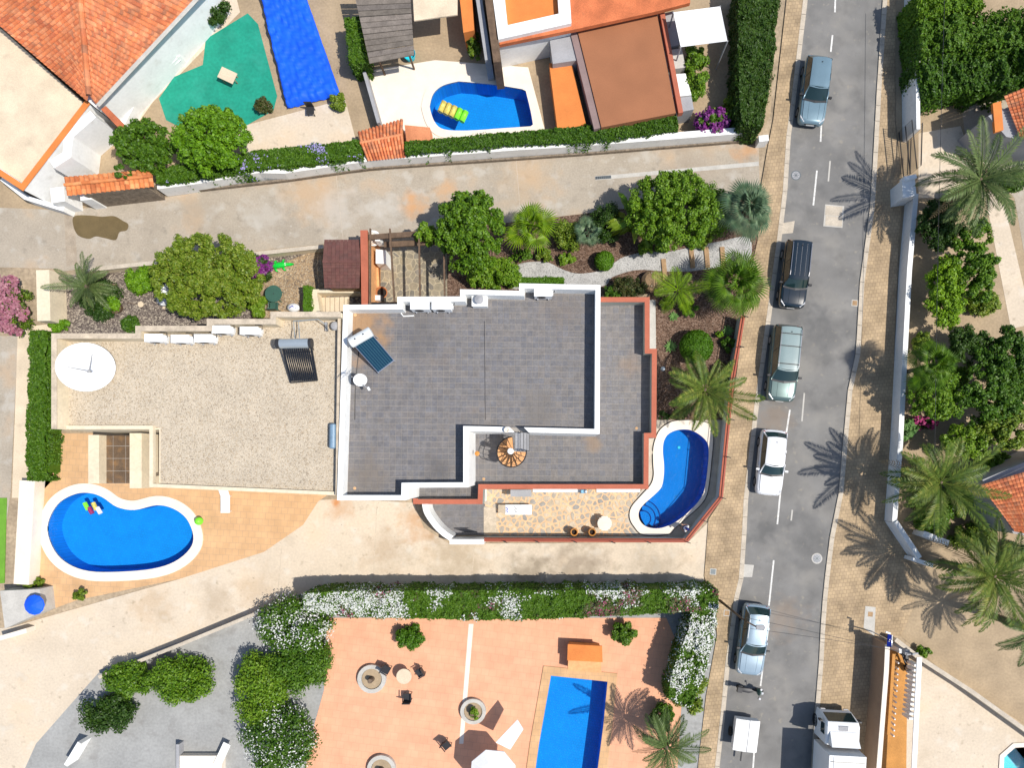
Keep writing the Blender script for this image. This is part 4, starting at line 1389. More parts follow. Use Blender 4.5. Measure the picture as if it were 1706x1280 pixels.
for sx in (-1, 1):
    for sy in (-1, 1):
        part('leg', MB().tube([(sx * .4, sy * .2, 0), (sx * .4, sy * .2, .58)], .03, 5), M['sleeper'], t, world=False)


def clay_roof(name, parent, e0, e1, r1, r0, m, nx, ny):
    """a slope of barrel tiles from eave e0-e1 up to ridge r0-r1, one part"""
    mb = MB()
    nrm = (e1 - e0).cross(r0 - e0).normalized()
    if nrm.z < 0:
        nrm = -nrm
    for i in range(nx):
        for j in range(ny):
            pts = []
            for v, lift in ((j / ny, .05), (min((j + 1.1) / ny, 1), .01)):
                row = []
                for u, h in ((.02, 0), (.25, .07), (.5, .1), (.75, .07), (.98, 0)):
                    a, b = e0.lerp(e1, (i + u) / nx), r0.lerp(r1, (i + u) / nx)
                    row.append(a.lerp(b, v) + nrm * (h + lift))
                pts.append(row)
            mb.grid(pts)
    part(name, mb, m, parent, kind='stuff')


t = thing('tiled_roof_house', 'white house with a big weathered orange tile roof in the top left corner', 'house', P(140, 60, 0))
zE, zK = 3.3, 4.9
rid0, rid1 = P(152, 166, zE + .3), P(122, -60, zK)
e_r0, e_r1 = P(165, 172, zE), P(352, -30, zE)
clay_roof('roof_slope', t, P(158, 172, zE), P(352, -34, zE), P(122, -150, zK + .6), P(150, 160, zE + .5), M['oldclay'], 34, 26)
clay_roof('roof_slope', t, P(-60, -10, zE), P(146, 168, zE), P(148, 158, zE + .5), P(122, -150, zK + .6), M['oldclay'], 34, 26)
part('wall', MB().prism(XY([(158, 178), (345, -34), (122, -180), (-100, -40), (0, 40)], zE - .2), -.02, zE - .25, False), M['white'], t)
ra_, rb_2 = P(150, 159, zE + .52), P(122, -150, zK + .62)
for i in range(22):
    q0, q1 = ra_.lerp(rb_2, i / 22), ra_.lerp(rb_2, (i + 1.05) / 22)
    part('ridge_tile', MB().tube([q0 + Vector((0, 0, .1)), q1 + Vector((0, 0, .12))], [.17, .15], 8), M['oldclay'], t)
part('gutter', MB().tube([P(163, 176, zE), P(345, -20, zE)], .12, 6), M['patch'], t)
T0 = XY([(-60, 10), (0, 46), (140, 172), (35, 308), (-60, 245)], 2.4)
part('terrace_floor', MB().prism(T0, -.02, 2.2, False), M['stucco'], t)
part('terrace_parapet', wall_band(MB(), XY([(148, 172), (38, 316), (-60, 250)], 2.8), .3, -.02, 2.75, -1), M['white'], t)
part('parapet_coping', wall_band(MB(), XY([(150, 172), (38, 318), (-60, 254)], 2.8), .36, 2.751, 2.8, -1), M['bright'], t)
part('side_wall', wall_band(MB(), XY([(160, 195), (122, 228), (118, 262), (90, 280)], 2.6), .55, -.02, 2.6, -1), M['white'], t)
part('porch_roof', MB().prism(XY([(168, 182), (176, 176), (212, 212), (204, 220)], 2.8), 2.7, 2.8), M['oldclay'], t)
part('low_wall', wall_band(MB(), XY([(205, 212), (232, 160), (300, 92)], .9), .3, -.02, .9, 1), M['white'], t)
single('apron_wall', wall_band(MB(), XY([(0, 300), (40, 332), (105, 352)], 1.0), .3, -.02, 1.0, 1), M['white'], 'white curving wall below the tile roof house at the lane mouth', 'wall')

t = thing('shade_roof', 'grey slatted pergola roof shading the northern patio', 'pergola', P(640, 50, 0))
a, b, c, d = P(586, -30, 2.6), P(682, -30, 2.6), P(690, 92, 2.6), P(616, 106, 2.6)
for i in range(14):
    f0, f1 = i / 14 + .004, (i + 1) / 14 - .004
    q = [a.lerp(d, f0), b.lerp(c, f0), b.lerp(c, f1), a.lerp(d, f1)]
    part('slat', MB().prism([(v.x, v.y) for v in q], 2.55 + .01 * (i % 3), 2.61 + .01 * (i % 3)), M['thatch'], t)
for v in (a, b, c, d):
    part('post', MB().tube([(*(v.lerp((a + b + c + d) / 4, .3)).xy, 0), (*(v.lerp((a + b + c + d) / 4, .3)).xy, 2.55)], .07, 6), M['woodbeam'], t)
single('water_tub', MB().lathe([(.3, 0), (.42, .5), (.4, .5), (.3, .1)], n=16), M['turq'], 'round turquoise tub under the edge of the grey pergola roof', 'tub').location = P(684, 96, 0)
garden_wall('dark narrow wall with shade between the pool patio and the grey yard', [(604, 120), (628, 205)], 1.2, .2, 'grey', None, 1)
t = thing('garden_hut', 'small terracotta tiled hut beside the lane wall and pool', 'hut', P(655, 240, 0))
zE, zK = 1.2, 1.8
k0, k1 = P(650, 222, zK), P(690, 214, zK)
pa, pb_, pc, pd = P(596, 222, zE), P(672, 200, zE), P(676, 262, zE), P(612, 268, zE)
kk = P(640, 232, zK)
rg0, rg1 = (pa + pd) / 2 + Vector((0, 0, .55)), (pb_ + pc) / 2 + Vector((0, 0, .55))
for e0, e1, r1, r0 in ((pd, pc, rg1, rg0), (pb_, pa, rg0, rg1)):
    clay_roof('roof_slope', t, e0, e1, r1, r0, M['oldclay'], 13, 5)
part('ridge', MB().tube([rg0, rg1], .1, 8), M['oldclay'], t)
part('wall', MB().prism([tuple((v.xy - ((pa + pb_ + pc + pd) / 4).xy) * .86 + ((pa + pb_ + pc + pd) / 4).xy) for v in (pa, pb_, pc, pd)], -.02, zE - .05, False), M['orange'], t)
single('low_tiled_roof', MB().prism(XY([(674, 208), (716, 212), (718, 240), (678, 244)], 1.0), -.02, 1.0), M['oldclay'], 'low terracotta lean-to roof between the hut and the round pool end', 'lean-to')
t = thing('terracotta_house', 'house with brown flat roof, orange terrace and white parapets', 'house', P(1010, 90, 0))
zb_ = 2.0
part('brown_roof', MB().prism(XY([(962, 50), (1094, 20), (1126, 188), (1002, 212)], zb_), -.02, zb_, False), M['brown'], t)
part('roof_edge', wall_band(MB(), XY([(1098, 18), (1130, 190)], zb_), .3, zb_ - .3, zb_ + .12, 1), M['red'], t)
part('roof_edge', wall_band(MB(), XY([(950, 52), (990, 214)], zb_), .45, zb_ - 1, zb_ - .1, 1), mat('mauve_grey_render', (.24, .17, .16), var=.07), t)
part('orange_terrace', MB().prism(XY([(915, 105), (952, 102), (976, 205), (930, 226)], 1.3), -.02, 1.3, False), M['bright'], t)
part('roof_corner', MB().prism(XY([(915, 60), (958, 54), (962, 100), (921, 106)], 1.8), -.02, 1.8, False), M['grey'], t)
part('terracotta_slope', MB().prism(XY([(950, -60), (1150, -60), (1150, 4), (1096, 18), (960, 48), (832, 74), (832, 62), (950, 36)], 2.7), 2.4, 2.7), M['oldclay'], t)
part('white_parapet', wall_band(MB(), XY([(815, -60), (828, 66), (952, 38), (946, -60)], 3.0), .75, -.02, 3.0, 1), M['white'], t)
part('upper_terrace', MB().prism(XY([(822, -60), (946, -60), (950, 30), (836, 56)], 2.5), -.02, 2.5, False), M['bright'], t)
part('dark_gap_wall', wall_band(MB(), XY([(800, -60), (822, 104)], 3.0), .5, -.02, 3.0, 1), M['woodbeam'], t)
part('grey_wall', wall_band(MB(), XY([(784, -60), (808, 100)], 2.4), .4, -.02, 2.4, 1), M['grey'], t)
for pts, mm in ((((1096, 24), (1122, 18), (1132, 74), (1106, 80)), 'grey'), (((1106, 84), (1136, 80), (1142, 112), (1112, 116)), 'patch'), (((1110, 124), (1142, 122), (1152, 158), (1116, 162)), 'white'), (((1118, 164), (1152, 160), (1156, 182), (1124, 188)), 'grey')):
    part('side_roof_panel', MB().prism(XY(pts, 1.6), -.02, 1.6, False), M[mm], t)
sq = [P(1122, 20, 3.0), P(1200, 10, 3.0), P(1212, 68, 3.0), P(1134, 78, 3.0)]
sail = MB()
sail.grid([[sq[0].lerp(sq[3], j / 6).lerp(sq[1].lerp(sq[2], j / 6), i / 6) - Vector((0, 0, .35 * math.sin(PI * i / 6) * math.sin(PI * j / 6))) for i in range(7)] for j in range(7)])
t = thing('shade_sail', 'white fabric shade sail in the garden beside the brown roof', 'shade sail', P(1166, 40, 0))
part('fabric', sail, M['cloth'], t)
for v in sq:
    part('post', MB().tube([(v.x, v.y, 0), v], .05, 6), M['grey'], t)
single('awning', MB().prism(XY([(686, -40), (762, -40), (762, 24), (690, 34)], 2.6), 2.5, 2.6), M['stucco'], 'pale beige awning slab right of the grey pergola roof', 'awning')
single('orange_column_wall', MB().prism(XY([(762, -40), (784, -40), (790, 50), (772, 54)], 2.0), -.02, 2.0), M['bright'], 'narrow orange wall end left of the white parapets', 'wall')
t = thing('pool_float', 'yellow and green inflatable mattress floating in the northern pool', 'pool float', P(755, 186, 0))
for k in range(5):
    d = Vector((.36 * (k - 2), -.16 * (k - 2), 0))
    part('tube', MB().tube([P(755, 186, .04) + d + Vector((-.16, -.34, 0)), P(755, 186, .04) + d + Vector((.14, .34, 0))], .20, 8), M['float' if k < 3 else 'lime'], t, sm=True)
single('garden_chair', MB().box((0, 0, .35), (.5, .5, .06)).box((0, .24, .65), (.5, .05, .6)).box((-.2, -.2, .17), (.05, .05, .34)).box((.2, -.2, .17), (.05, .05, .34)).box((-.2, .2, .17), (.05, .05, .34)).box((.2, .2, .17), (.05, .05, .34)), M['dark'], 'dark garden chair on the pale yard below the blue tarpaulin', 'chair').location = P(520, 188, .02)

# ------------------------------------------------------------------ east side: walls, fence, gardens, houses
sheet('east_gardens', XY([(1490, -120), (1492, 200), (1503, 300), (1500, 368), (1488, 635), (1474, 869), (1481, 876), (1518, 926), (1560, 950), (1900, 950), (1900, -120)]), .003, M['sand'])
sheet('east_forecourt', XY([(1518, 926), (1900, 900), (1900, 1240), (1740, 1230), (1560, 1110), (1500, 1060), (1522, 1010)]), .004, M['sand'])
sheet('cracked_stone_yard', XY([(1530, 222), (1600, 210), (1640, 330), (1530, 330)]), .012, M['lane_s'])
sheet('east_path', XY([(1640, 320), (1668, 318), (1720, 540), (1684, 548)]), .012, M['lane_s'])
sheet('east_drive', XY([(1600, 165), (1800, 120), (1800, 480), (1720, 500), (1690, 330), (1610, 240)]), .008, M['lane_n'])
sheet('patio_south_east', XY([(1510, 1110), (1545, 1105), (1720, 1220), (1900, 1330), (1900, 1420), (1500, 1420)]), .008, M['lane_s'], [HOLES['east']])
garden_wall('long white street wall topped with white coping beside the right pavement', [(1523, 322), (1512, 450), (1503, 620), (1497, 740), (1487, 870)], 1.15, .26, 'white', 'white', 1, name='street_wall')
garden_wall('tall blue grey street wall under the big hedge at the top right', [(1530, -60), (1530, 60), (1526, 130), (1527, 215)], 1.75, .24, 'bluedeck' if 0 else 'white', None, 1, name='street_wall')
single('gate_pier', MB().prism(XY([(1503, 300), (1524, 296), (1527, 326), (1504, 330)], 1.6), -.02, 1.6).prism(XY([(1506, 294), (1526, 290), (1528, 296), (1507, 301)], 1.75), 1.2, 1.75), M['white'], 'white gate pier joining the railing and the street wall', 'pier')
t = thing('railing', 'black iron railing gate between the two white street walls', 'railing', P(1510, 258, 0))
for k in range(22):
    p0 = P(1496, 222, 0).lerp(P(1504, 300, 0), k / 21)
    part('bar', MB().tube([p0, p0 + Vector((0, 0, 1.8))], .016, 4), M['dark'], t)
for z in (.15, .95, 1.75):
    part('rail', MB().beam(P(1496, 222, 0) + Vector((0, 0, z)), P(1504, 300, 0) + Vector((0, 0, z)), .05, .05), M['dark'], t)
t = thing('iron_gate', 'black iron gate leaf standing open behind the street railing', 'gate', P(1520, 260, 0))
for k in range(18):
    p0 = P(1516, 224, 0).lerp(P(1514, 292, 0), k / 17)
    part('bar', MB().tube([p0, p0 + Vector((0, 0, 1.6))], .016, 4), M['dark'], t)
for z in (.15, 1.5):
    part('rail', MB().beam(P(1516, 224, 0) + Vector((0, 0, z)), P(1514, 292, 0) + Vector((0, 0, z)), .05, .05), M['dark'], t)
garden_wall('short white garden wall running back from the end of the street wall', [(1490, 872), (1530, 932)], 1.3, .25, 'white', 'white', 1)
garden_wall('low white wall stub beside the forecourt below the palms', [(1540, 886), (1582, 902)], 1.3, .3, 'white', 'white', -1)
garden_wall('white wall end standing in the forecourt shade', [(1520, 928), (1556, 940)], 1.0, .25, 'white', None, -1)
t = thing('tiled_roof_house', 'orange tiled roof corner of the house behind the right hand palms', 'house', P(1690, 820, 0))
part('wall', MB().prism(XY([(1640, 800), (1760, 750), (1760, 900), (1692, 890)], 3.4), -.02, 3.2, False), M['grey'], t)
clay_roof('roof_slope', t, P(1692, 886, 3.4), P(1634, 808, 3.4), P(1760, 770, 4.4), P(1760, 900, 4.4), M['oldclay'], 14, 20)
t = thing('tiled_roof_house', 'brown tiled roof with an orange gutter at the top right edge', 'house', P(1690, 200, 0))
part('wall', MB().prism(XY([(1650, 190), (1760, 140), (1760, 240), (1680, 225)], 3.4), -.02, 3.2, False), M['grey'], t)
clay_roof('roof_slope', t, P(1698, 228, 3.4), P(1672, 160, 3.4), P(1770, 120, 4.2), P(1770, 240, 4.2), M['oldclay'], 14, 14)
part('gutter', MB().prism(XY([(1654, 172), (1668, 168), (1672, 216), (1658, 220)], 3.3), 3.1, 3.3), M['bright'], t)

# balustrade house at the bottom right
t = thing('balustrade_terrace', 'ochre sunken terrace with a white balustrade behind the street sign', 'terrace', P(1480, 1160, 0))
wl_ = XY([(1482, 1075), (1480, 1120), (1466, 1300), (1456, 1420)], 1.9)
part('wall', wall_band(MB(), wl_, .24, -.02, 1.85, -1), mat('pinkish_render', (.34, .23, .155), var=.08), t)
part('coping', wall_band(MB(), offset_line(wl_, .03), .3, 1.851, 1.9, -1), M['coping'], t)
part('floor', MB().add([(*v, .02) for v in ccw(XY([(1460, 1070), (1512, 1090), (1508, 1420), (1430, 1420)]))], [(0, 1, 2, 3)]), M['balcony'], t)
part('pier', MB().box(P(1491, 1079, .85), (.32, .32, 1.7)), M['white'], t)
for k in range(14):
    part('baluster', MB().lathe([(.05, 0), (.08, .3), (.045, .5), (.08, .62), (.05, .8)], P(1487 - k * .6, 1100 + k * 9.2, .1), 8), M['white'], t)
part('top_rail', MB().beam(P(1489, 1090, .95), P(1480, 1225, .95), .2, .08), M['balcony'], t)
for k in range(12):
    part('slat', MB().box(P(1521 - k * .8, 1106 + k * 8, 1.3), (.3, .14, .9)), M['white'], t)
part('top_rail', wall_band(MB(), XY([(1528, 1096), (1512, 1420)], 1.8), .32, 1.72, 1.8, 1), M['white'], t)
garden_wall('grey topped wall slanting across the bottom right corner', [(1494, 1064), (1530, 1092), (1620, 1150), (1720, 1222), (1800, 1280)], 1.0, .22, 'cream', 'kerb', -1)
t = thing('street_sign', 'blue sign plate with a white mark on a pole at the wall corner', 'street sign', P(1476, 1068, 0))
b0 = P(1482, 1068, 2.4)
part('pole', MB().tube([(b0.x, b0.y, 0), (b0.x, b0.y, 2.7)], .04, 8), M['chrome'], t)
part('plate', MB().prism([(b0.x - .16, b0.y - .36), (b0.x + .1, b0.y - .42), (b0.x + .14, b0.y + .36), (b0.x - .1, b0.y + .42)], 2.36, 2.39), M['signblue'], t)
part('plate_border', MB().beam((b0.x + .135, b0.y - .42, 2.39), (b0.x + .17, b0.y + .36, 2.39), .04, .05), M['white'], t)
part('mark', MB().beam((b0.x - .03, b0.y - .07, 2.394), (b0.x + .03, b0.y + .09, 2.394), .04, .004), M['white'], t)
part('cap', MB().box((b0.x - .1, b0.y + .5, 2.4), (.3, .1, .08), rad(-20)), M['white'], t)

# ------------------------------------------------------------------ southern neighbour
sheet('south_plot', XY([(500, 990), (1180, 986), (1194, 1060), (1160, 1300), (1150, 1420), (-20, 1420), (60, 1240), (170, 1115), (300, 1070)]), .004, M['greypave'], [HOLES['low']])
sheet('salmon_terrace', XY([(545, 1030), (1110, 1030), (1140, 1100), (1120, 1420), (490, 1420), (515, 1240), (540, 1150)]), .014, M['pink'], [HOLES['low']])
sheet('terrace_divider', XY([(781, 1040), (789, 1040), (772, 1240), (765, 1240)]), .020, M['coping'])
garden_wall('low wall curving between the cream lane and the grey southern garden', [(505, 1003), (460, 1012), (300, 1078), (165, 1132)], .8, .22, 'kerb', None, -1)
garden_wall('low wall footing the long flowering hedge', [(1172, 986), (1000, 988), (560, 989), (505, 1000)], .35, .15, 'kerb', None, -1)
t = thing('sun_parasol', 'big white parasol beside the southern pool', 'parasol', P(826, 1262, 0))
c = P(826, 1262, 0)
rows = []
for r, z in ((.02, 2.75), (.75, 2.58), (1.5, 2.3), (1.5, 2.2)):
    rows.append([(c.x + r * math.cos(k * PI / 4 + .3), c.y + r * math.sin(k * PI / 4 + .3), z) for k in range(8)])
part('canopy', MB().grid(rows, close=True), M['cloth'], t)
part('pole', MB().tube([(c.x, c.y, 0), (c.x, c.y, 2.8)], .035, 6), M['chrome'], t)
part('base', MB().lathe([(.35, 0), (.35, .08), (.1, .12)], (c.x, c.y, .015), 14), M['grey'], t)
sq = [P(826, 1238, 2.2), P(862, 1200, 2.4), P(872, 1216, 2.4), P(850, 1250, 2.2)]
single('folded_sunshade', MB().add(sq + [v - Vector((0, 0, .06)) for v in sq], [(0, 1, 2, 3), (7, 6, 5, 4), (0, 4, 5, 1), (1, 5, 6, 2), (2, 6, 7, 3), (3, 7, 4, 0)]), M['cloth'], 'narrow white canvas strip stretched above the parasol', 'sunshade')
t = thing('pump_house', 'small orange roofed box at the head of the southern pool', 'pump house', P(970, 1100, 0))
part('wall', MB().prism(XY([(948, 1076), (1000, 1079), (1002, 1122), (946, 1118)], 1.0), 0, .95, False), M['orange'], t)
part('roof', MB().prism(XY([(946, 1074), (1003, 1077), (1004, 1104), (945, 1101)], 1.05), .95, 1.05), M['bright'], t)
for px, py, r, lb in ((621, 1130, .95, 'round white planter ring with a trunk beside the dark chairs'), (637, 1280, .95, 'round white planter ring at the bottom edge of the salmon terrace'), (789, 1184, .85, 'round white planter with a small green plant beside the pool')):
    t = thing('round_planter', lb, 'planter', P(px, py, .016), 0, 'round planters on the salmon terrace')
    part('ring', MB().lathe([(r, 0), (r, .3), (r * .72, .3), (r * .72, .05)], n=24), M['patch'], t, world=False)
    part('soil', MB().lathe([(r * .7, .2), (r * .7, .22)], n=20), M['potsoil' if 0 else 'sand'], t, world=False)
    part('stump', MB().lathe([(.2, .2), (.17, .7), (.15, .75), (.02, .76)], n=10), M['bark'], t, world=False)


def chair(label, px, py, rz, m='dark', z=.016, group=None):
    t = thing('garden_chair', label, 'chair', P(px, py, z), rz, group)
    part('seat', MB().box((0, 0, .42), (.52, .5, .06)), M[m], t, world=False)
    part('backrest', MB().box((0, .26, .72), (.52, .06, .5)), M[m], t, world=False)
    for sx in (-1, 1):
        part('armrest', MB().box((sx * .27, 0, .62), (.06, .5, .04)), M[m], t, world=False)
        for sy in (-1, 1):
            part('leg', MB().tube([(sx * .23, sy * .21, 0), (sx * .23, sy * .21, .4)], .025, 5), M[m], t, world=False)
    return t


chair('dark chair left of the small round table on the salmon terrace', 646, 1113, rad(60), group='dark chairs round the small table')
chair('dark chair right of the small round table on the salmon terrace', 702, 1118, rad(-60), group='dark chairs round the small table')
chair('dark chair below the small round table on the salmon terrace', 681, 1159, rad(180), group='dark chairs round the small table')
chair('dark chair beside the white parasol on the salmon terrace', 745, 1238, rad(40))
t = thing('round_table', 'small beige round table between the three dark chairs', 'table', P(677, 1122, .016))
part('tabletop', MB().lathe([(.5, .7), (.5, .74)], n=20), M['stucco'], t, world=False)
part('leg', MB().tube([(0, 0, 0), (0, 0, .7)], .05, 8), M['dark'], t, world=False)
part('foot', MB().lathe([(.28, 0), (.28, .04)], n=12), M['dark'], t, world=False)

chair('white garden chair beside the low white wall of the tile roof house', 262, 112, rad(30), 'white', .014)
chair('white garden chair by the corner of the green court', 300, 108, rad(-50), 'white', .014)
chair('grey garden chair in the pale strip above the white chairs', 318, 66, rad(100), 'grey', .014)
t = thing('planter_box', 'dark planter box with a shrub beside the big tile roof', 'planter', P(330, 52, .014), rad(40))
part('box', MB().box((0, 0, .25), (1.6, .5, .5)), M['woodbeam'], t, world=False)
part('soil', MB().box((0, 0, .505), (1.5, .4, .02)), M['potsoil'], t, world=False)

# ------------------------------------------------------------------ left edge
sheet('west_road', XY([(-150, 560), (30, 560), (18, 820), (-5, 980), (-150, 980)]), .002, M['lane_n'])
sheet('west_verge', XY([(30, 545), (86, 540), (88, 800), (60, 830), (20, 830)]), .006, M['stucco'])
garden_wall('white wall left of the kidney shaped neighbour pool', [(58, 802), (48, 975)], .9, 1.0, 'coping', None, -1)
single('artificial_lawn', MB().prism(XY([(-60, 830), (12, 830), (8, 972), (-60, 975)]), 0, .05, False), M['grass'], 'bright green lawn strip at the left picture edge', 'lawn')
single('grey_slab_roof', MB().prism(XY([(0, 985), (66, 982), (70, 1020), (8, 1048)], 1.2), 0, 1.2), M['patch'], 'pale grey flat slab roof at the left edge by the blue parasol', 'roof slab')
t = thing('blue_parasol', 'small round blue parasol at the left beside the cream lane', 'parasol', P(88, 1000, 0))
part('canopy', MB().lathe([(.66, 1.6), (.62, 1.66), (.3, 1.8), (.02, 1.88)], n=12), M['bluedeck' if 0 else 'tarp'], t, world=False)
part('pole', MB().tube([(0, 0, 0), (0, 0, 1.8)], .03, 6), M['grey'], t, world=False)
garden_wall('cream wall at the left between the pink shrub and the palm', [(60, 450), (62, 535)], 1.5, .85, 'cream', None, 1)
single('orange_pot', MB().lathe([(.2, 0), (.32, .4), (.34, .44), (.27, .44)], n=14), M['glazed'], 'round orange pot beside the left palm', 'pot').location = P(86, 516, 0)
garden_wall('cream wall corner at the bottom left lane mouth', [(0, 1068), (45, 1055)], .8, .3, 'coping', None, 1)
garden_wall('white wall end in the grey southern garden', [(112, 1278), (135, 1240)], 1.0, .25, 'white', None, 1)
t = thing('cold_frame', 'white and dark cold frame at the bottom of the grey garden', 'cold frame', P(335, 1270, 0))
part('bed', MB().box(P(335, 1275, .25), (3.0, 1.4, .5)), M['coping'], t)
part('edge', MB().box(P(300, 1262, .3), (.2, 1.9, .6)), M['grey'], t)
part('lid', MB().box(P(370, 1258, .55), (.5, 1.6, .06), rad(-25)), M['white'], t)
t = thing('play_toy', 'multi coloured float lying in the neighbour pool', 'pool float', P(150, 842, 0))
for k, mm in enumerate(('lime', 'magenta', 'float', 'plastic')):
    part('tube', MB().tube([P(141 + k * 7, 838 + (k % 2) * 8, -.0), P(147 + k * 7, 850 + (k % 2) * 6, -.0)], .14, 8), LM['magenta'] if mm == 'magenta' else M[mm], t)
t = thing('sun_lounger', 'pale blue sun lounger on the tan terrace right of the neighbour pool', 'sun lounger', P(379, 832, .01))
part('seat', MB().box((0, -.3, .3), (.6, 1.2, .06)), M['bluedeck' if 0 else 'cloth'], t, world=False)
part('backrest', MB().box((0, .5, .5), (.6, .6, .06), M=Matrix.Rotation(rad(35), 4, 'X')), M['cloth'], t, world=False)
for sx in (-1, 1):
    for sy in (-.8, .2):
        part('leg', MB().tube([(sx * .25, sy, 0), (sx * .25, sy, .3)], .03, 5), M['cloth'], t, world=False)
single('beach_ball', MB().lathe([(.02, 0), (.2, .08), (.28, .28), (.2, .48), (.02, .56)], n=14), M['lime'], 'lime green ball on the coping of the neighbour pool', 'ball', sm=True).location = P(335, 868, .07)

# ------------------------------------------------------------------ vegetation
def leaf_obj(name, pts, nrm, size, m, parent=None, elong=1.7, base=(0, 0, 0), kind=None, core=None):
    """diamond leaves at pts facing nrm, written relative to base"""
    n = len(pts)
    nrm = nrm / np.maximum(np.linalg.norm(nrm, axis=1, keepdims=True), 1e-6)
    r = R.normal(size=(n, 3))
    u = np.cross(nrm, r)
    u /= np.maximum(np.linalg.norm(u, axis=1, keepdims=True), 1e-6)
    v = np.cross(nrm, u)
    s = size * R.uniform(.65, 1.35, (n, 1))
    a, b = u * s * .5 * elong ** .5, v * s * .5 / elong ** .5
    lift = nrm * s * .12
    vs = np.stack([pts - a, pts + b + lift, pts + a, pts - b + lift], 1).reshape(-1, 3) - np.array(base)
    me = bpy.data.meshes.new(name)
    nv = n * 4
    extra_v, extra_f = [], []
    if core:
        extra_v = [tuple(Vector(q) - Vector(base)) for q in core.v]
        extra_f = core.f
    fl = np.arange(nv).reshape(-1, 4)
    if not extra_v:
        me.vertices.add(nv)
        me.vertices.foreach_set('co', vs.ravel())
        me.loops.add(nv)
        me.loops.foreach_set('vertex_index', np.arange(nv, dtype=np.int32))
        me.polygons.add(n)
        me.polygons.foreach_set('loop_start', np.arange(0, nv, 4, dtype=np.int32))
        me.update(calc_edges=True)
    else:
        me.from_pydata([tuple(q) for q in vs] + extra_v, [], [tuple(q) for q in fl.tolist()] + [tuple(i + nv for i in f) for f in extra_f])
        me.update()
    me.materials.append(m)
    o = link(name, me, parent)
    if kind:
        o['kind'] = kind
    return o


def blob_points(n, c, rx, ry, rz, clumps, cr, low=-.35):
    """points on the shells of many small clumps spread over an ellipsoid"""
    cs = []
    while len(cs) < clumps:
        d = R.normal(size=3)
        d /= np.linalg.norm(d)
        if d[2] < low:
            continue
        k = R.uniform(.12, 1.2) ** .5
        cs.append((d * k) * np.array([rx, ry, rz]))
    cs = np.array(cs)
    rr = cr * R.uniform(.5, 1.3, clumps)
    w = rr ** 2 / (rr ** 2).sum()
    idx = R.choice(clumps, n, p=w)
    d = R.normal(size=(n, 3))
    d /= np.linalg.norm(d, axis=1, keepdims=True)
    p = cs[idx] + d * (rr[idx] * R.uniform(.35, 1.18, n))[:, None]
    nr = d * .65 + np.array([0, 0, .5]) + R.normal(size=(n, 3)) * .45
    return p + np.array(c), nr, cs


def tree(name, label, px, py, zc, rx, ry, rz, m, n, size, clumps, cr, cat='tree', group=None, bark='bark', trunk=.16):
    c = P(px, py, zc)
    clumps, cr, n, size = int(clumps * 4), cr * .50, int(n * 1.9), size * .70
    t = thing(name, label, cat, (c.x, c.y, 0), 0, group)
    p, nr, cs = blob_points(int(n * 1.15), (0, 0, zc), rx, ry, rz, clumps, cr)
    keep = np.array([noise.noise(Vector(q * 1.1) + Vector((c.x, c.y, 0))) > -.22 for q in p]) | (R.uniform(0, 1, len(p)) < .25)
    p, nr = p[keep], nr[keep]
    leaf_obj('crown', p, nr, size, LM[m], t)
    mb = MB().tube([(0, 0, 0), (.05, .03, zc * .35), (0, 0, zc * .75)], [trunk, trunk * .8, trunk * .55], 8)
    for k in range(min(7, clumps)):
        q = Vector(cs[k * clumps // min(7, clumps)]) * .8 + Vector((0, 0, zc))
        mb.tube([(.03, .02, zc * .45), (q.x * .5, q.y * .5, (zc * .5 + q.z) / 2), q], [trunk * .5, trunk * .32, .03], 5)
    part('trunk', mb, M[bark], t, world=False)
    return t


def shrub(name, label, px, py, h, rx, ry, m, n, size, clumps=12, cr=None, group=None, cat='shrub', flowers=None, z0=0.0):
    c = P(px, py, h * .6)
    cr = cr or min(rx, ry) * .36
    clumps, n, size = int(clumps * 2.6), int(n * 1.9), size * .74
    cr *= .82
    p, nr, cs = blob_points(n, (c.x, c.y, z0 + h * .5), max(rx - cr * .7, .05), max(ry - cr * .7, .05), max(h * .5 - cr * .3, .05), clumps, cr, -.6)
    p[:, 2] = np.maximum(p[:, 2], z0 + .02)
    t = thing(name, label, cat, (c.x, c.y, z0), 0, group)
    leaf_obj('foliage', p, nr, size, LM[m], t, base=(c.x, c.y, z0))
    mb = MB()
    for k in range(4):
        q = cs[k % len(cs)] * .8
        mb.tube([(0, 0, 0), (q[0] * .5, q[1] * .5, h * .3), (q[0], q[1], h * .5 + q[2])], [.04, .03, .012], 5)
    part('stem', mb, M['bark'], t, world=False)
    if flowers:
        fm, cnt, fs = flowers
        p, nr, _ = blob_points(cnt, (c.x, c.y, z0 + h * .55), max(rx - cr * .6, .05), max(ry - cr * .6, .05), max(h * .5 - cr * .3, .05), clumps, cr * 1.05, -.1)
        leaf_obj('flowers', p, nr + np.array([0, 0, .6]), fs, LM[fm], t, elong=1.2, base=(c.x, c.y, z0), kind='stuff')
    return t


def ball(label, px, py, r, h, m='ball', name='clipped_ball_shrub', n=7000, size=.10):
    c = P(px, py, h * .6)
    t = thing(name, label, 'shrub', (c.x, c.y, 0))
    d = R.normal(size=(n, 3))
    d /= np.linalg.norm(d, axis=1, keepdims=True)
    d = d[d[:, 2] > -.5]
    k = R.uniform(.9, 1.03, len(d))[:, None]
    p = d * k * np.array([r, r, h * .5]) + np.array([0, 0, h * .5])
    core = MB().lathe([(.02, 0), (r * .7, h * .12), (r * .88, h * .5), (r * .65, h * .82), (.02, h * .92)], n=14)
    leaf_obj('foliage', p, d + R.normal(size=d.shape) * .45, size, LM[m], t, core=core)
    return t


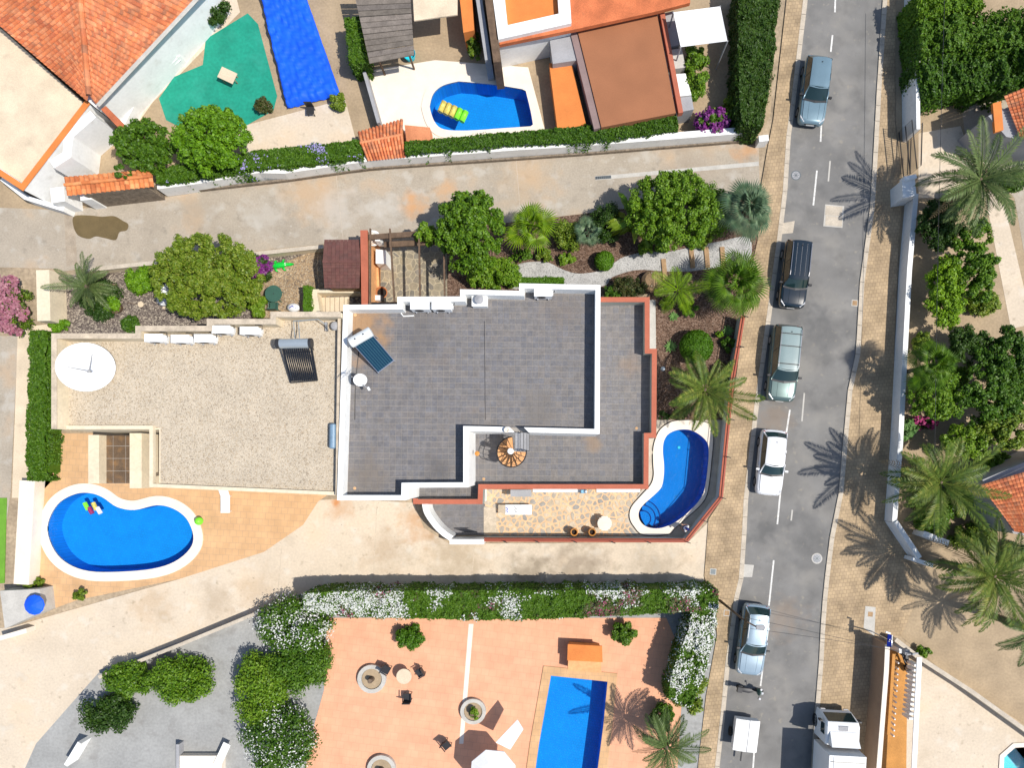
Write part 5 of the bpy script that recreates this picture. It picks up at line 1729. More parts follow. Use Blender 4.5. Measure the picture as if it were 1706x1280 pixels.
def hedge(name, label, px, z, w, m, dens, size, side=1, flowers=(), cat='hedge', lump=.12, z0=0.0):
    """a hedge along a line of photo points (its near edge at height z): lumpy box of leaves round a dark core"""
    ln = [Vector(p) for p in XY(px, z)]
    wv = w if isinstance(w, (list, tuple)) else [w] * len(ln)
    t = thing(name, label, cat, (ln[0].x, ln[0].y, z0))
    P_, N_ = [], []
    core = MB()
    b = [tuple(x) for x in ln]
    in_ = []
    for i in range(len(ln)):
        a_, c_ = ln[max(i - 1, 0)], ln[min(i + 1, len(ln) - 1)]
        d = (c_ - a_).normalized()
        in_.append(ln[i] + Vector((-d.y, d.x)) * wv[i] * side)
    for i in range(len(ln) - 1):
        q = [ln[i], ln[i + 1], in_[i + 1], in_[i]]
        ctr = sum(q, Vector((0, 0))) / 4
        core.prism([tuple(ctr + (v - ctr) * .9) for v in q], z0, max(z - .22 - lump * 1.1, z0 + .2), False)
        L_ = (ln[i + 1] - ln[i]).length
        wi = (wv[i] + wv[i + 1]) / 2
        nt_ = int(dens * 1.7 * L_ * (wi + 1.2 * (z - z0)))
        u, v = R.uniform(0, 1, nt_), R.uniform(-.3, 1.3, nt_)
        for a, c in zip(u, v):
            lo, hi = ln[i].lerp(ln[i + 1], a), in_[i].lerp(in_[i + 1], a)
            nz_ = (noise.noise(Vector((lo.x * 1.3, lo.y * 1.3, c * 2))) + .7 * noise.noise(Vector((lo.x * 4, lo.y * 4, c * 6)))) * lump
            if 0 <= c <= 1:
                p = lo.lerp(hi, c)
                zz, nn = z + nz_ + R.uniform(-.1, .03), (0, 0, 1)
            else:
                e = c < 0
                p = lo if e else hi
                dd = (lo - hi).normalized() * (1 if e else -1)
                zz = z0 + (z - z0) * (R.uniform(0, 1))
                p = p + dd * (nz_ + R.uniform(-.08, .04))
                nn = (dd.x, dd.y, .4)
            P_.append((p.x, p.y, zz))
            N_.append(nn)
    for e, o_ in ((0, 1), (-1, -2)):                   # the two ends
        out = (ln[e] - ln[o_]).normalized()
        for k in range(int(dens * 1.6 * wv[e] * (z - z0))):
            q = ln[e].lerp(in_[e], R.uniform(0, 1)) + out * (R.uniform(-.1, .06) + lump * noise.noise(Vector((k * .37, 0, 1))) * .5)
            P_.append((q.x, q.y, z0 + (z - z0) * R.uniform(0, 1)))
            N_.append((out.x, out.y, .4))
    P_, N_ = np.array(P_), np.array(N_, float)
    base = (ln[0].x, ln[0].y, z0)
    leaf_obj('foliage', P_, N_ + R.normal(size=N_.shape) * .5, size * .78, LM[m], t, base=base, core=core)
    for fm, frac, fs, seed in flowers:
        ns = np.array([noise.noise(Vector((p[0] * .5 + seed, p[1] * .5, seed))) + .35 * noise.noise(Vector((p[0] * 2.2, p[1] * 2.2, seed))) for p in P_])
        msk = R.uniform(0, 1, len(P_)) < np.clip((ns - frac) * 2.0, 0, 1) * .40
        if msk.sum() > 5:
            f = P_[msk] + np.array([0, 0, .05])
            leaf_obj('flowers', f, N_[msk] + np.array([0, 0, .7]) + R.normal(size=(len(f), 3)) * .3, fs, LM[fm], t, elong=1.1, base=base, kind='stuff')
    return t


# fronds: five pinnate shapes and four fan shapes, shared by every palm
def pinnate(length, rise, droop, nl, lw, ll, seed):
    rg = np.random.default_rng(seed)
    mb = MB()
    pts = []
    bend = rg.uniform(-.25, .25)
    for i in range(13):
        t = i / 12
        pts.append(Vector((length * t * (1 - .12 * t), length * bend * t * t, length * (rise * t - droop * t * t))))
    mb.tube(pts, [.035 * (1 - .85 * i / 12) for i in range(13)], 4, False)
    for k in range(nl):
        t = .12 + .87 * k / (nl - 1)
        f = t * 12
        i = min(int(f), 11)
        p = pts[i].lerp(pts[i + 1], f - i)
        d = (pts[i + 1] - pts[i]).normalized()
        w = d.cross(Vector((0, 0, 1))).normalized()
        l_ = ll * (math.sin(PI * min(1, .12 + t * .9)) ** .6) * rg.uniform(.85, 1.15)
        for s in (-1, 1):
            q = p + (w * s * .82 + d * .62).normalized() * l_ + Vector((0, 0, -.10 * l_ + .28 * l_ * rg.uniform(-.3, 1)))
            m_ = p.lerp(q, .45) + Vector((0, 0, .05))
            e = d * lw
            mb.add([p, m_ - e, q, m_ + e], [(0, 1, 2, 3)])
    return mb


def fanleaf(length, stalk, nseg, droop, seed, spread=128):
    rg = np.random.default_rng(seed)
    mb = MB()
    h = Vector((stalk, 0, stalk * .1))
    mb.tube([(0, 0, 0), h * .5 + Vector((0, 0, .05)), h], [.03, .022, .018], 4, False)
    for k in range(nseg):
        a = rad(-spread + 2 * spread * k / (nseg - 1)) * .95
        l_ = length * (1 - .28 * abs(a) / PI) * rg.uniform(.9, 1.05)
        d = Vector((math.cos(a), math.sin(a), 0))
        w = Vector((-d.y, d.x, 0)) * l_ * math.tan(rad(spread / nseg)) * .5
        m_ = h + d * l_ * .6 + Vector((0, 0, .10 * l_ - droop * .2 * l_))
        q = h + d * l_ + Vector((0, 0, -droop * l_))
        mb.add([h, m_ - w, q, m_ + w, m_ + Vector((0, 0, .05 * l_))], [(0, 1, 4), (1, 2, 4), (2, 3, 4), (3, 0, 4)])
    return mb


def palm_set(m, kind, length, **k):
    if kind == 'pin':
        sh = [(1.0, .35), (.62, .45), (.35, .5), (.12, .55), (-.15, .5)]
        out = [mesh('frond', pinnate(length * (1 - .05 * i % 3), r_, d_, k.get('nl', 34), k.get('lw', .028), k.get('ll', .5), i), LM[m]) for i, (r_, d_) in enumerate(sh)]
        out.append(mesh('dry_frond', pinnate(length * .8, -.35, .45, 26, .028, k.get('ll', .5) * .8, 9), LM['dry']))
        return out
    return [mesh('frond', fanleaf(length, k.get('stalk', .7), k.get('nseg', 26), d_, i), LM[m]) for i, d_ in enumerate((.05, .2, .35, .5))]


PS = dict(date=palm_set('date', 'pin', 2.6, ll=.40, nl=34, lw=.032), datey=palm_set('datey', 'pin', 3.2, ll=.50, nl=42, lw=.036), areca=palm_set('fany', 'pin', 1.7, ll=.46, lw=.016, nl=30),
          fan=palm_set('fan', 'fan', .92, stalk=1.0, nseg=24), fanb=palm_set('fanb', 'fan', .9, stalk=.9, nseg=26), fany=palm_set('fany', 'fan', .95, stalk=.9, nseg=22))


def palm(name, label, px, py, zc, kind, nf, scale=1.0, tilt=(80, -15), trunk=.2, group=None, bark='bark', arc=(0, 360)):
    c = P(px, py, zc)
    t = thing(name, label, 'palm', (c.x, c.y, 0), 0, group)
    pr = [(trunk * 1.25, 0)]
    for k in range(int(zc / .25)):
        z = .1 + k * .25
        if z + .2 < zc:
            pr += [(trunk * (1.06 - .15 * z / zc), z), (trunk * (.92 - .15 * z / zc), z + .2)]
    pr += [(trunk * .9, zc - .05), (trunk * .5, zc + .12), (.02, zc + .2)]
    part('trunk', MB().lathe(pr, n=10), M[bark], t, world=False)
    ms = PS[kind]
    lean = Matrix.Rotation(R.uniform(-.16, .16), 4, 'X') @ Matrix.Rotation(R.uniform(-.16, .16), 4, 'Y')
    for i in range(nf):
        f = i / max(nf - 1, 1)
        az_ = rad(arc[0] + (i * 137.5) % (arc[1] - arc[0]) + R.uniform(-10, 10))
        if kind in ('date', 'datey', 'areca'):
            me = ms[min(int(f * 5), 4)] if i < nf - (3 if kind != 'areca' else 0) else ms[5]
            tl = R.uniform(-5, 5)
        else:
            me = ms[min(int(f * 4), 3)]
            tl = tilt[0] + (tilt[1] - tilt[0]) * f
        s = scale * R.uniform(.78, 1.14)
        link(me.name.split('.')[0], me, t, Matrix.Translation((0, 0, zc + .05)) @ lean @ Matrix.Rotation(az_, 4, 'Z') @ Matrix.Rotation(rad(-tl), 4, 'Y') @ Matrix.Rotation(R.uniform(-.3, .3), 4, 'X') @ Matrix.Scale(s, 4))
    return t


GP = 'palms in the main garden'
# left garden
palm('date_palm', 'grey green date palm at the left end of the left garden', 146, 478, 1.5, 'date', 30, 0.84, trunk=.3)
shrub('dark_shrub', 'dark green dense shrub leaning under the left palm', 165, 502, 1.0, 1.45, 1.55, 'dark', 5000, .12, 18)
shrub('bright_shrub', 'bright yellow green rounded shrub right of the left palm', 237, 467, 1.2, 1.35, .95, 'bright', 5000, .15, 18)
t = thing('potted_plant', 'small bright plant in a brown pot below the left palm', 'potted plant', P(198, 514, .01))
part('pot', MB().lathe([(.3, 0), (.42, .4), (.44, .45), (.36, .45)], n=16), M['woodbeam'], t, world=False)
p, nr, _ = blob_points(1500, (0, .15, .75), .35, .3, .3, 8, .2)
leaf_obj('foliage', p, nr, .13, LM['bright'], t)
shrub('low_shrub', 'small dark shrub against the gravel roof house in the left garden', 217, 544, .9, .7, .7, 'hedge', 2200, .13, 10)
shrub('low_shrub', 'small green shrub at the left corner of the gravel roof', 98, 543, .9, .7, .5, 'bright', 1500, .14, 8)
tree('broad_tree', 'broad olive green tree spreading over the left garden', 343, 460, 3.0, 3.15, 2.35, 1.1, 'olive', 26000, .17, 90, .55)
shrub('bright_shrub', 'light green shrub at the right foot of the broad tree', 425, 510, 1.0, .8, .7, 'mid', 2500, .13, 10)
shrub('bougainvillea', 'purple bougainvillea at the right side of the broad tree', 424, 446, 1.5, 1.1, .85, 'dark', 1500, .13, 12, flowers=('purple', 3800, .12))
shrub('red_flower_shrub', 'tiny red flowering plant below the purple bougainvillea', 420, 476, .5, .35, .3, 'dark', 400, .1, 6, flowers=('magenta', 350, .09))
hedge('clipped_hedge', 'short narrow clipped hedge beside the cream stairwell', [(506, 518), (505, 477)], 1.2, .50, 'ball', 520, .10, -1)
# main garden
tree('broad_tree', 'bright green tree beside the pergola', 783, 385, 3.0, 1.85, 2.35, 1.2, 'mid', 20000, .19, 64, .52, group=None)
shrub('leafy_shrub', 'bright green branch clump reaching over the pergola beams', 715, 398, 2.6, .8, .7, 'mid', 2600, .19, 10, z0=.6)
shrub('leafy_shrub', 'leafy green shrub between the bright tree and the white roof', 832, 455, 1.7, 1.5, 1.05, 'mid', 6500, .16, 22)
shrub('leafy_shrub', 'green shrub in the corner below the pergola tree', 796, 463, 1.4, .8, .6, 'mid', 2200, .16, 10)
palm('fan_palm', 'yellow green fan palm beside the bright tree', 884, 383, 2.3, 'fany', 17, 1.0, trunk=.18, group=GP)
shrub('mixed_shrub', 'olive shrub between the yellow fan palm and the small blue fan palm', 948, 392, 1.3, 1.0, 1.1, 'olive', 3800, .13, 16)
palm('fan_palm', 'small grey green fan palm in the middle of the garden bed', 980, 388, 1.2, 'fanb', 14, 0.7, trunk=.13, group=GP)
shrub('dark_shrub', 'dark green shrub behind the broad leaved plant', 1012, 370, 2.0, 1.1, 1.35, 'dark', 5000, .12, 18)
shrub('low_shrub', 'small light green plant alone on the brown mulch', 943, 431, .6, .55, .5, 'mid', 900, .14, 7)
ball('small clipped green ball shrub beside the white gravel path', 1007, 434, .62, 1.1, n=4000)
t = thing('broad_leaved_plant', 'clump of broad yellow and green leaves in front of the big tree', 'plant', P(1052, 385, 0))
for k in range(34):
    a, l_ = R.uniform(0, 2 * PI), R.uniform(.7, 1.2)
    h = R.uniform(1.0, 2.4)
    d = Vector((math.cos(a), math.sin(a), 0))
    w = Vector((-d.y, d.x, 0)) * .17
    r0 = d * R.uniform(.1, 1.0)
    b0 = Vector((r0.x, r0.y, h))
    mb = MB().grid([[b0, b0 + Vector((0, 0, .02)), b0], [b0 + d * l_ * .35 - w + Vector((0, 0, .12)), b0 + d * l_ * .35 + Vector((0, 0, .06)), b0 + d * l_ * .35 + w + Vector((0, 0, .12))], [b0 + d * l_ * .7 - w * .9, b0 + d * l_ * .7 - Vector((0, 0, .06)), b0 + d * l_ * .7 + w * .9], [b0 + d * l_ - Vector((0, 0, .3))] * 3])
    mb.tube([(r0.x * .2, r0.y * .2, 0), b0], [.03, .015], 4, False)
    part('leaf', mb, LM['banana'], t, world=False)
tree('broad_tree', 'big dense green tree beside the street end of the garden', 1122, 350, 3.1, 2.75, 2.2, 1.2, 'mid', 26000, .15, 80, .50)
shrub('leafy_shrub', 'rounded green shrub between the big tree and the blue fan palm', 1184, 348, 2.7, 1.45, 1.75, 'mid', 7500, .14, 24)
shrub('leafy_shrub', 'loose olive shrub at the foot of the blue fan palm', 1168, 400, 1.2, .9, .5, 'olive', 2200, .14, 10)
palm('fan_palm', 'blue green fan palm at the street corner of the garden', 1242, 352, 2.9, 'fanb', 28, 1.08, trunk=.22, group=GP)
palm('fan_palm', 'large dark green fan palm beside the pavement', 1222, 476, 2.9, 'fan', 27, 1.18, trunk=.24, group=GP)
palm('feather_palm', 'yellow green feather palm behind the terracotta parapet', 1129, 484, 2.4, 'areca', 12, 1.1, trunk=.1, group=GP)
palm('date_palm', 'date palm overhanging the top of the kidney shaped pool', 1174, 650, 2.8, 'datey', 30, 0.98, trunk=.22, group=GP)
shrub('mixed_shrub', 'reddish leaved shrub beside the round ribbed planter', 1050, 476, 1.2, 1.25, .75, 'redleaf', 3600, .12, 16)
shrub('low_shrub', 'bright green low shrub beside the white roof corner', 1022, 487, .9, .7, .5, 'hedge', 1700, .13, 9)
hedge('clipped_hedge', 'low clipped hedge strip along the white upper roof edge', [(866, 473), (938, 473)], 1.0, .42, 'ball', 480, .11, 1)
t = thing('ribbed_planter', 'round tan ribbed planter dome beside the reddish shrub', 'planter', P(1083, 471, .01))
part('dome', MB().lathe([(.55, 0), (.66, .25), (.62, .55), (.42, .8), (.15, .92), (.02, .95)], n=20), M['sleeper'], t, world=False)
for k in range(7):
    part('rib', MB().box((-.45 + .15 * k, 0, .78 - .9 * (-.45 + .15 * k) ** 2), (.05, .95 - .8 * abs(-.45 + .15 * k), .06)), M['stucco'], t, world=False)
ball('large clipped round ball shrub on the mulch near the street wall', 1161, 577, 1.06, 1.6, n=12000)


def agave(label, px, py, r, n=22):
    t = thing('agave', label, 'agave', P(px, py, .01), 0, 'agaves on the brown mulch')
    for k in range(n):
        a = k * 2.4
        f = k / n
        l_ = r * (.5 + .5 * f)
        d = Vector((math.cos(a), math.sin(a), 0))
        w = Vector((-d.y, d.x, 0)) * .07
        e = .95 - .75 * f
        part('leaf', MB().grid([[-w * .6, Vector((0, 0, -.01)), w * .6], [d * l_ * .5 - w + Vector((0, 0, e * l_ * .6)), d * l_ * .5 + Vector((0, 0, e * l_ * .6 - .04)), d * l_ * .5 + w + Vector((0, 0, e * l_ * .6))], [d * l_ + Vector((0, 0, e * l_ * .8))] * 3]), LM['agave'], t, world=False)


agave('spiky light green agave on the mulch left of the large ball shrub', 1117, 578, .55)
agave('small spiky agave on the mulch above the large ball shrub', 1122, 528, .42)
agave('spiky agave beside the street wall under the large fan palm', 1212, 552, .5)
shrub('low_shrub', 'small dark green plant beside the red railed street wall', 1216, 575, .6, .5, .6, 'hedge', 900, .13, 7)
shrub('low_shrub', 'tiny yellowish plant on the mulch below the large fan palm', 1198, 557, .5, .3, .3, 'lime', 350, .12, 5)
shrub('low_shrub', 'dark bluish ground plant under the date palm by the parapet', 1106, 692, .4, .5, .3, 'dark', 700, .13, 6)
shrub('low_shrub', 'green ground plant under the date palm near the wall', 1200, 625, .7, .6, .8, 'redleaf', 1300, .13, 9)
single('garden_lamp', MB().lathe([(.16, 0), (.17, .1), (.12, .24), (.02, .26)], n=12), M['vtube' if 0 else 'metalgrey'], 'small grey garden lamp dome on the mulch beside the terrace parapet', 'garden lamp').location = P(1104, 615, .01)

for px, py, rx, ry, m_, lb in ((1098, 412, .8, .45, 'mid', 'light green plant below the big tree at the edge of the white path'), (908, 425, .7, .5, 'olive', 'small olive plant right of the yellow fan palm'), (872, 425, .8, .5, 'hedge', 'low green plant below the yellow fan palm'), (1075, 410, .6, .5, 'mid', 'leafy plant at the foot of the broad leaved clump'), (1150, 515, .7, .5, 'hedge', 'low plant between the feather palm and the large fan palm'), (1112, 505, .5, .4, 'olive', 'small olive plant below the feather palm'), (1205, 640, .6, .5, 'olive', 'low olive plant beside the street wall under the date palm'), (1135, 690, .6, .4, 'redleaf', 'reddish low plant just above the kidney shaped pool')):
    shrub('low_shrub', lb, px, py, .9, rx, ry, m_, int(1700 * rx * ry + 500), .14, 9)
# north hedges and bushes
hedge('flowering_hedge', 'ivy hedge with lilac flowers spilling over the left part of the lane wall', [(262, 305), (330, 296), (430, 280), (520, 272), (602, 262)], 1.7, [.9, 1.0, 1.1, 1.2, 1.1], 'hedge', 300, .15, 1, flowers=(('lilac', .16, .10, 3.0),), lump=.2)
hedge('clipped_hedge', 'long green hedge behind the right part of the white lane wall', [(676, 257), (860, 240), (980, 236), (1060, 226), (1130, 216)], 1.6, [.8, .8, 1.0, 1.7, 1.0], 'hedge', 280, .15, 1, lump=.2)
tree('round_tree', 'bright green rounded tree in front of the green court', 350, 235, 2.6, 2.15, 1.95, 1.1, 'bright', 16000, .19, 55, .55)
tree('round_tree', 'darker green round bush left of the bright tree behind the lane wall', 238, 243, 2.2, 1.75, 1.45, .9, 'hedge', 11000, .18, 42, .5)
shrub('leafy_shrub', 'small vine clump hanging over the orange tile capping', 222, 298, 2.6, .4, .5, 'hedge', 900, .15, 8, z0=.9)
hedge('tall_hedge', 'tall narrow hedge between the blue tarpaulin and the grey pergola roof', [(583, 105), (574, 30)], 2.0, 1.0, 'hedge', 260, .16, -1, lump=.25)
shrub('low_shrub', 'small shrub at the lower right corner of the blue tarpaulin', 562, 170, .8, .6, .6, 'olive', 1500, .14, 8)
shrub('low_shrub', 'small reddish shrub at the left corner below the blue tarpaulin', 438, 172, .8, .6, .6, 'redleaf', 1300, .14, 8)
shrub('bougainvillea', 'purple bougainvillea behind the right end of the lane wall', 1186, 205, 1.6, 1.3, .8, 'hedge', 2600, .16, 14, flowers=('purple', 2200, .15))
hedge('tall_hedge', 'tall dark hedge along the left pavement at the top', [(1298, -30), (1290, 90), (1270, 212)], 2.3, [2.5, 2.3, 1.4], 'dark', 260, .17, -1, lump=.3)
shrub('leafy_shrub', 'green climber at the right side of the brown roof house', 1158, 122, 2.0, .8, 2.0, 'mid', 5200, .16, 20)
shrub('leafy_shrub', 'olive shrub at the foot of the tall dark hedge', 1216, 182, 1.4, 1.2, .7, 'olive', 2600, .16, 12)
shrub('leafy_shrub', 'dark green shrub in the narrow gap left of the white parapets', 788, 75, 1.6, .6, 1.0, 'olive', 2000, .16, 10)
shrub('low_shrub', 'dark green plants in the strip beside the grey southern terrace house wall', 355, 18, 1.4, 1.0, 1.2, 'dark', 2200, .16, 10)
# top right
hedge('big_hedge', 'huge clipped hedge block behind the top right street wall', [(1538, 92), (1620, 82), (1740, 74)], 2.4, 2.2, 'hedge', 230, .18, 1, lump=.55)
hedge('big_hedge', 'second big hedge block below the huge top right hedge', [(1540, 165), (1600, 152), (1660, 150), (1740, 136)], 2.0, [2.5, 2.9, 2.4, 2.8], 'hedge', 230, .18, 1, lump=.6)
hedge('big_hedge', 'topmost hedge row at the upper right picture edge', [(1534, 22), (1600, 16), (1640, 12)], 2.6, [1.5, 1.9, 1.2], 'mid', 230, .18, 1, lump=.4)
GE = 'palms on the right side of the street'
palm('date_palm', 'tall grey green palm beside the railing on the right side of the street', 1632, 300, 4.8, 'date', 36, 1.4, trunk=.28, group=GE)
palm('date_palm', 'tall palm throwing its shadow on the street beside the end of the white wall', 1566, 804, 4.3, 'datey', 38, 1.14, trunk=.25, group=GE)
palm('date_palm', 'tall palm over the forecourt at the right picture edge', 1655, 960, 5.2, 'datey', 36, 1.25, trunk=.26, group=GE)
palm('date_palm', 'palm at the bottom edge beside the southern pool', 1110, 1246, 3.4, 'date', 26, 1.0, trunk=.25)
tree('citrus_tree', 'dark dense tree behind the north end of the long street wall', 1562, 375, 1.8, 1.15, 1.5, .8, 'dark', 11000, .14, 44, .45)
tree('citrus_tree', 'lime green citrus tree behind the middle of the long street wall', 1574, 492, 1.9, 1.0, 2.2, .9, 'lime', 12000, .15, 50, .45)
tree('citrus_tree', 'bushy green citrus tree behind the south half of the long street wall', 1556, 655, 2.5, 1.45, 1.6, .9, 'mid', 13000, .15, 50, .45)
tree('garden_tree', 'rounded green tree near the right picture edge', 1650, 660, 2.6, 2.2, 1.9, 1.0, 'hedge', 11000, .18, 40, .55)
tree('garden_tree', 'yellowish green tree in the gardens right of the citrus trees', 1622, 440, 2.2, 1.3, 2.6, .9, 'mid', 11000, .17, 30, .5)
tree('garden_tree', 'dark tree below the beige path near the right picture edge', 1680, 585, 2.4, 2.2, 1.4, .9, 'hedge', 11000, .17, 30, .5)
tree('garden_tree', 'green tree at the right edge above the orange tiled roof', 1685, 715, 2.6, 2.2, 1.3, .9, 'olive', 10000, .17, 30, .5)
shrub('agave_clump', 'bluish spiky clump beside the end of the citrus tree', 1512, 715, .9, .6, .8, 'agave', 700, .3, 8)
shrub('bougainvillea', 'magenta flowering plant between the citrus tree and the palm', 1540, 706, 1.0, .9, .5, 'dark', 900, .15, 8, flowers=('magenta', 260, .15))
shrub('low_shrub', 'olive undergrowth beneath the palm behind the end of the street wall', 1555, 850, 1.0, 1.4, 1.6, 'hedge', 4200, .15, 18)
tree('garden_tree', 'dark green tree between the citrus trees and the right picture edge', 1612, 575, 2.0, 1.1, 1.1, .7, 'dark', 7000, .15, 24, .45)
tree('garden_tree', 'yellow green tree just above the palm behind the white wall', 1612, 735, 2.2, 1.5, 1.0, .7, 'mid', 8000, .16, 26, .45)
shrub('garden_bush', 'olive bush in the shade right of the palm at the wall end', 1625, 895, 1.4, 1.6, .9, 'olive', 4500, .16, 18)
shrub('garden_bush', 'dark bush at the right picture edge beside the orange roof corner', 1692, 925, 1.4, 1.4, .9, 'dark', 3800, .16, 16)
shrub('garden_bush', 'small green bush against the slanting wall at the bottom right', 1540, 1086, .8, .5, .4, 'mid', 900, .14, 7)
palm('date_palm', 'palm cut by the right picture edge above the bottom right garden', 1722, 1050, 4.6, 'date', 24, 1.15, trunk=.24, group=GE)
palm('fan_palm', 'small fan palm among the citrus trees behind the middle of the street wall', 1548, 610, 3.4, 'fan', 24, .95, trunk=.15, group=GE)
for px, py, rx, ry, m_, lb in ((1598, 628, .9, .8, 'mid', 'light green bush right of the small fan palm behind the street wall'), (1640, 505, 1.1, .9, 'olive', 'olive bush left of the beige path in the right gardens'), (1600, 330, .9, .7, 'hedge', 'dark green bush at the foot of the tall palm by the railing'), (1655, 770, 1.2, .8, 'mid', 'green bush above the orange roof corner at the right'), (1536, 570, .5, .7, 'olive', 'low dry looking bush close behind the street wall'), (1530, 790, .6, 1.1, 'olive', 'narrow bush close behind the south end of the street wall'), (1600, 830, .9, 1.2, 'hedge', 'dark undergrowth right of the palm at the wall end'), (1690, 620, 1.5, 1.2, 'mid', 'bright green bush at the right edge above the dark tree'), (1690, 300, .8, .8, 'hedge', 'small green bush at the right edge beside the grey drive')):
    shrub('garden_bush', lb, px, py, 1.3, rx, ry, m_, int(2600 * rx * ry + 600), .16, 16)
# left edge
hedge('tall_hedge', 'long dark clipped hedge at the left beside the gravel roof house', [(78, 552), (74, 800)], 1.5, 1.15, 'hedge', 280, .15, -1, lump=.25)
shrub('pink_flower_shrub', 'pink flowering shrub at the left picture edge', 18, 512, 1.6, 1.2, 2.0, 'olive', 3000, .16, 16, flowers=('pink', 4200, .16))
shrub('low_shrub', 'small olive plant beside the blue parasol', 135, 992, .8, .5, .4, 'olive', 800, .14, 6)
shrub('low_shrub', 'green plants at the head of the white pool wall', 52, 972, .7, .9, .4, 'olive', 1200, .14, 8)
# south hedges
hedge('flowering_hedge', 'long hedge with white flowers along the cream lane', [(505, 989), (560, 986), (680, 985), (800, 985), (930, 985), (1060, 984), (1195, 983)], 2.9, [1.0, 1.5, 1.7, 1.8, 1.7, 1.5, 1.2], 'hedge', 330, .14, -1, flowers=(('whitef', -.12, .085, 7.3), ('magenta', .22, .09, 1.9), ('redleaf', .10, .15, 1.9)), lump=.25)
hedge('flowering_hedge', 'hedge with white blossom running down beside the silver car pavement', [(1195, 990), (1190, 1060), (1172, 1130), (1150, 1180)], 2.2, [1.3, 1.7, 2.0, 1.6], 'hedge', 300, .15, -1, flowers=(('whitef', -.25, .095, 4.2),), lump=.3)
shrub('flowering_bush', 'white flowering bush at the left end of the long hedge', 492, 1042, 2.0, 2.5, 1.9, 'hedge', 9500, .16, 34, flowers=('whitef', 3000, .09))
shrub('green_bush', 'dark green bush at the left edge of the salmon terrace', 500, 1105, 2.0, 2.0, 2.0, 'hedge', 9500, .16, 24)
shrub('green_bush', 'green tree like bush in the grey garden left of the salmon terrace', 432, 1150, 2.2, 1.9, 2.6, 'mid', 11000, .16, 36)
shrub('flowering_bush', 'tall white flowering bush at the bottom left of the salmon terrace', 462, 1232, 2.0, 2.3, 2.5, 'hedge', 11000, .16, 38, flowers=('whitef', 3600, .09))
shrub('green_bush', 'rounded green bush in the grey garden below the cream lane', 300, 1135, 1.8, 2.0, 1.7, 'mid', 9500, .16, 32)
shrub('green_bush', 'low green bush along the curving lane wall', 222, 1132, 1.5, 2.1, 1.2, 'mid', 7500, .16, 28)
shrub('green_bush', 'dark green bush at the bottom left corner of the grey garden', 178, 1190, 1.6, 1.9, 1.3, 'dark', 6000, .16, 22)
shrub('green_bush', 'clipped green bush against the flowering hedge left of the terrace divider', 684, 1064, 1.2, 1.1, .8, 'ball', 3600, .14, 14)
shrub('green_bush', 'clipped green bush against the flowering hedge near the pump house', 1042, 1054, 1.2, 1.1, .75, 'hedge', 3600, .14, 14)
shrub('green_bush', 'tall mixed bush beside the pavement at the bottom', 1150, 1150, 2.0, 1.1, 1.5, 'olive', 5200, .16, 20)
shrub('green_bush', 'loose green bush below the shade on the salmon terrace', 1105, 1195, 1.6, .9, .9, 'hedge', 3000, .16, 12)
shrub('low_shrub', 'small plant growing in the round planter beside the pool', 792, 1188, .7, .4, .4, 'mid', 700, .13, 6, z0=.2)

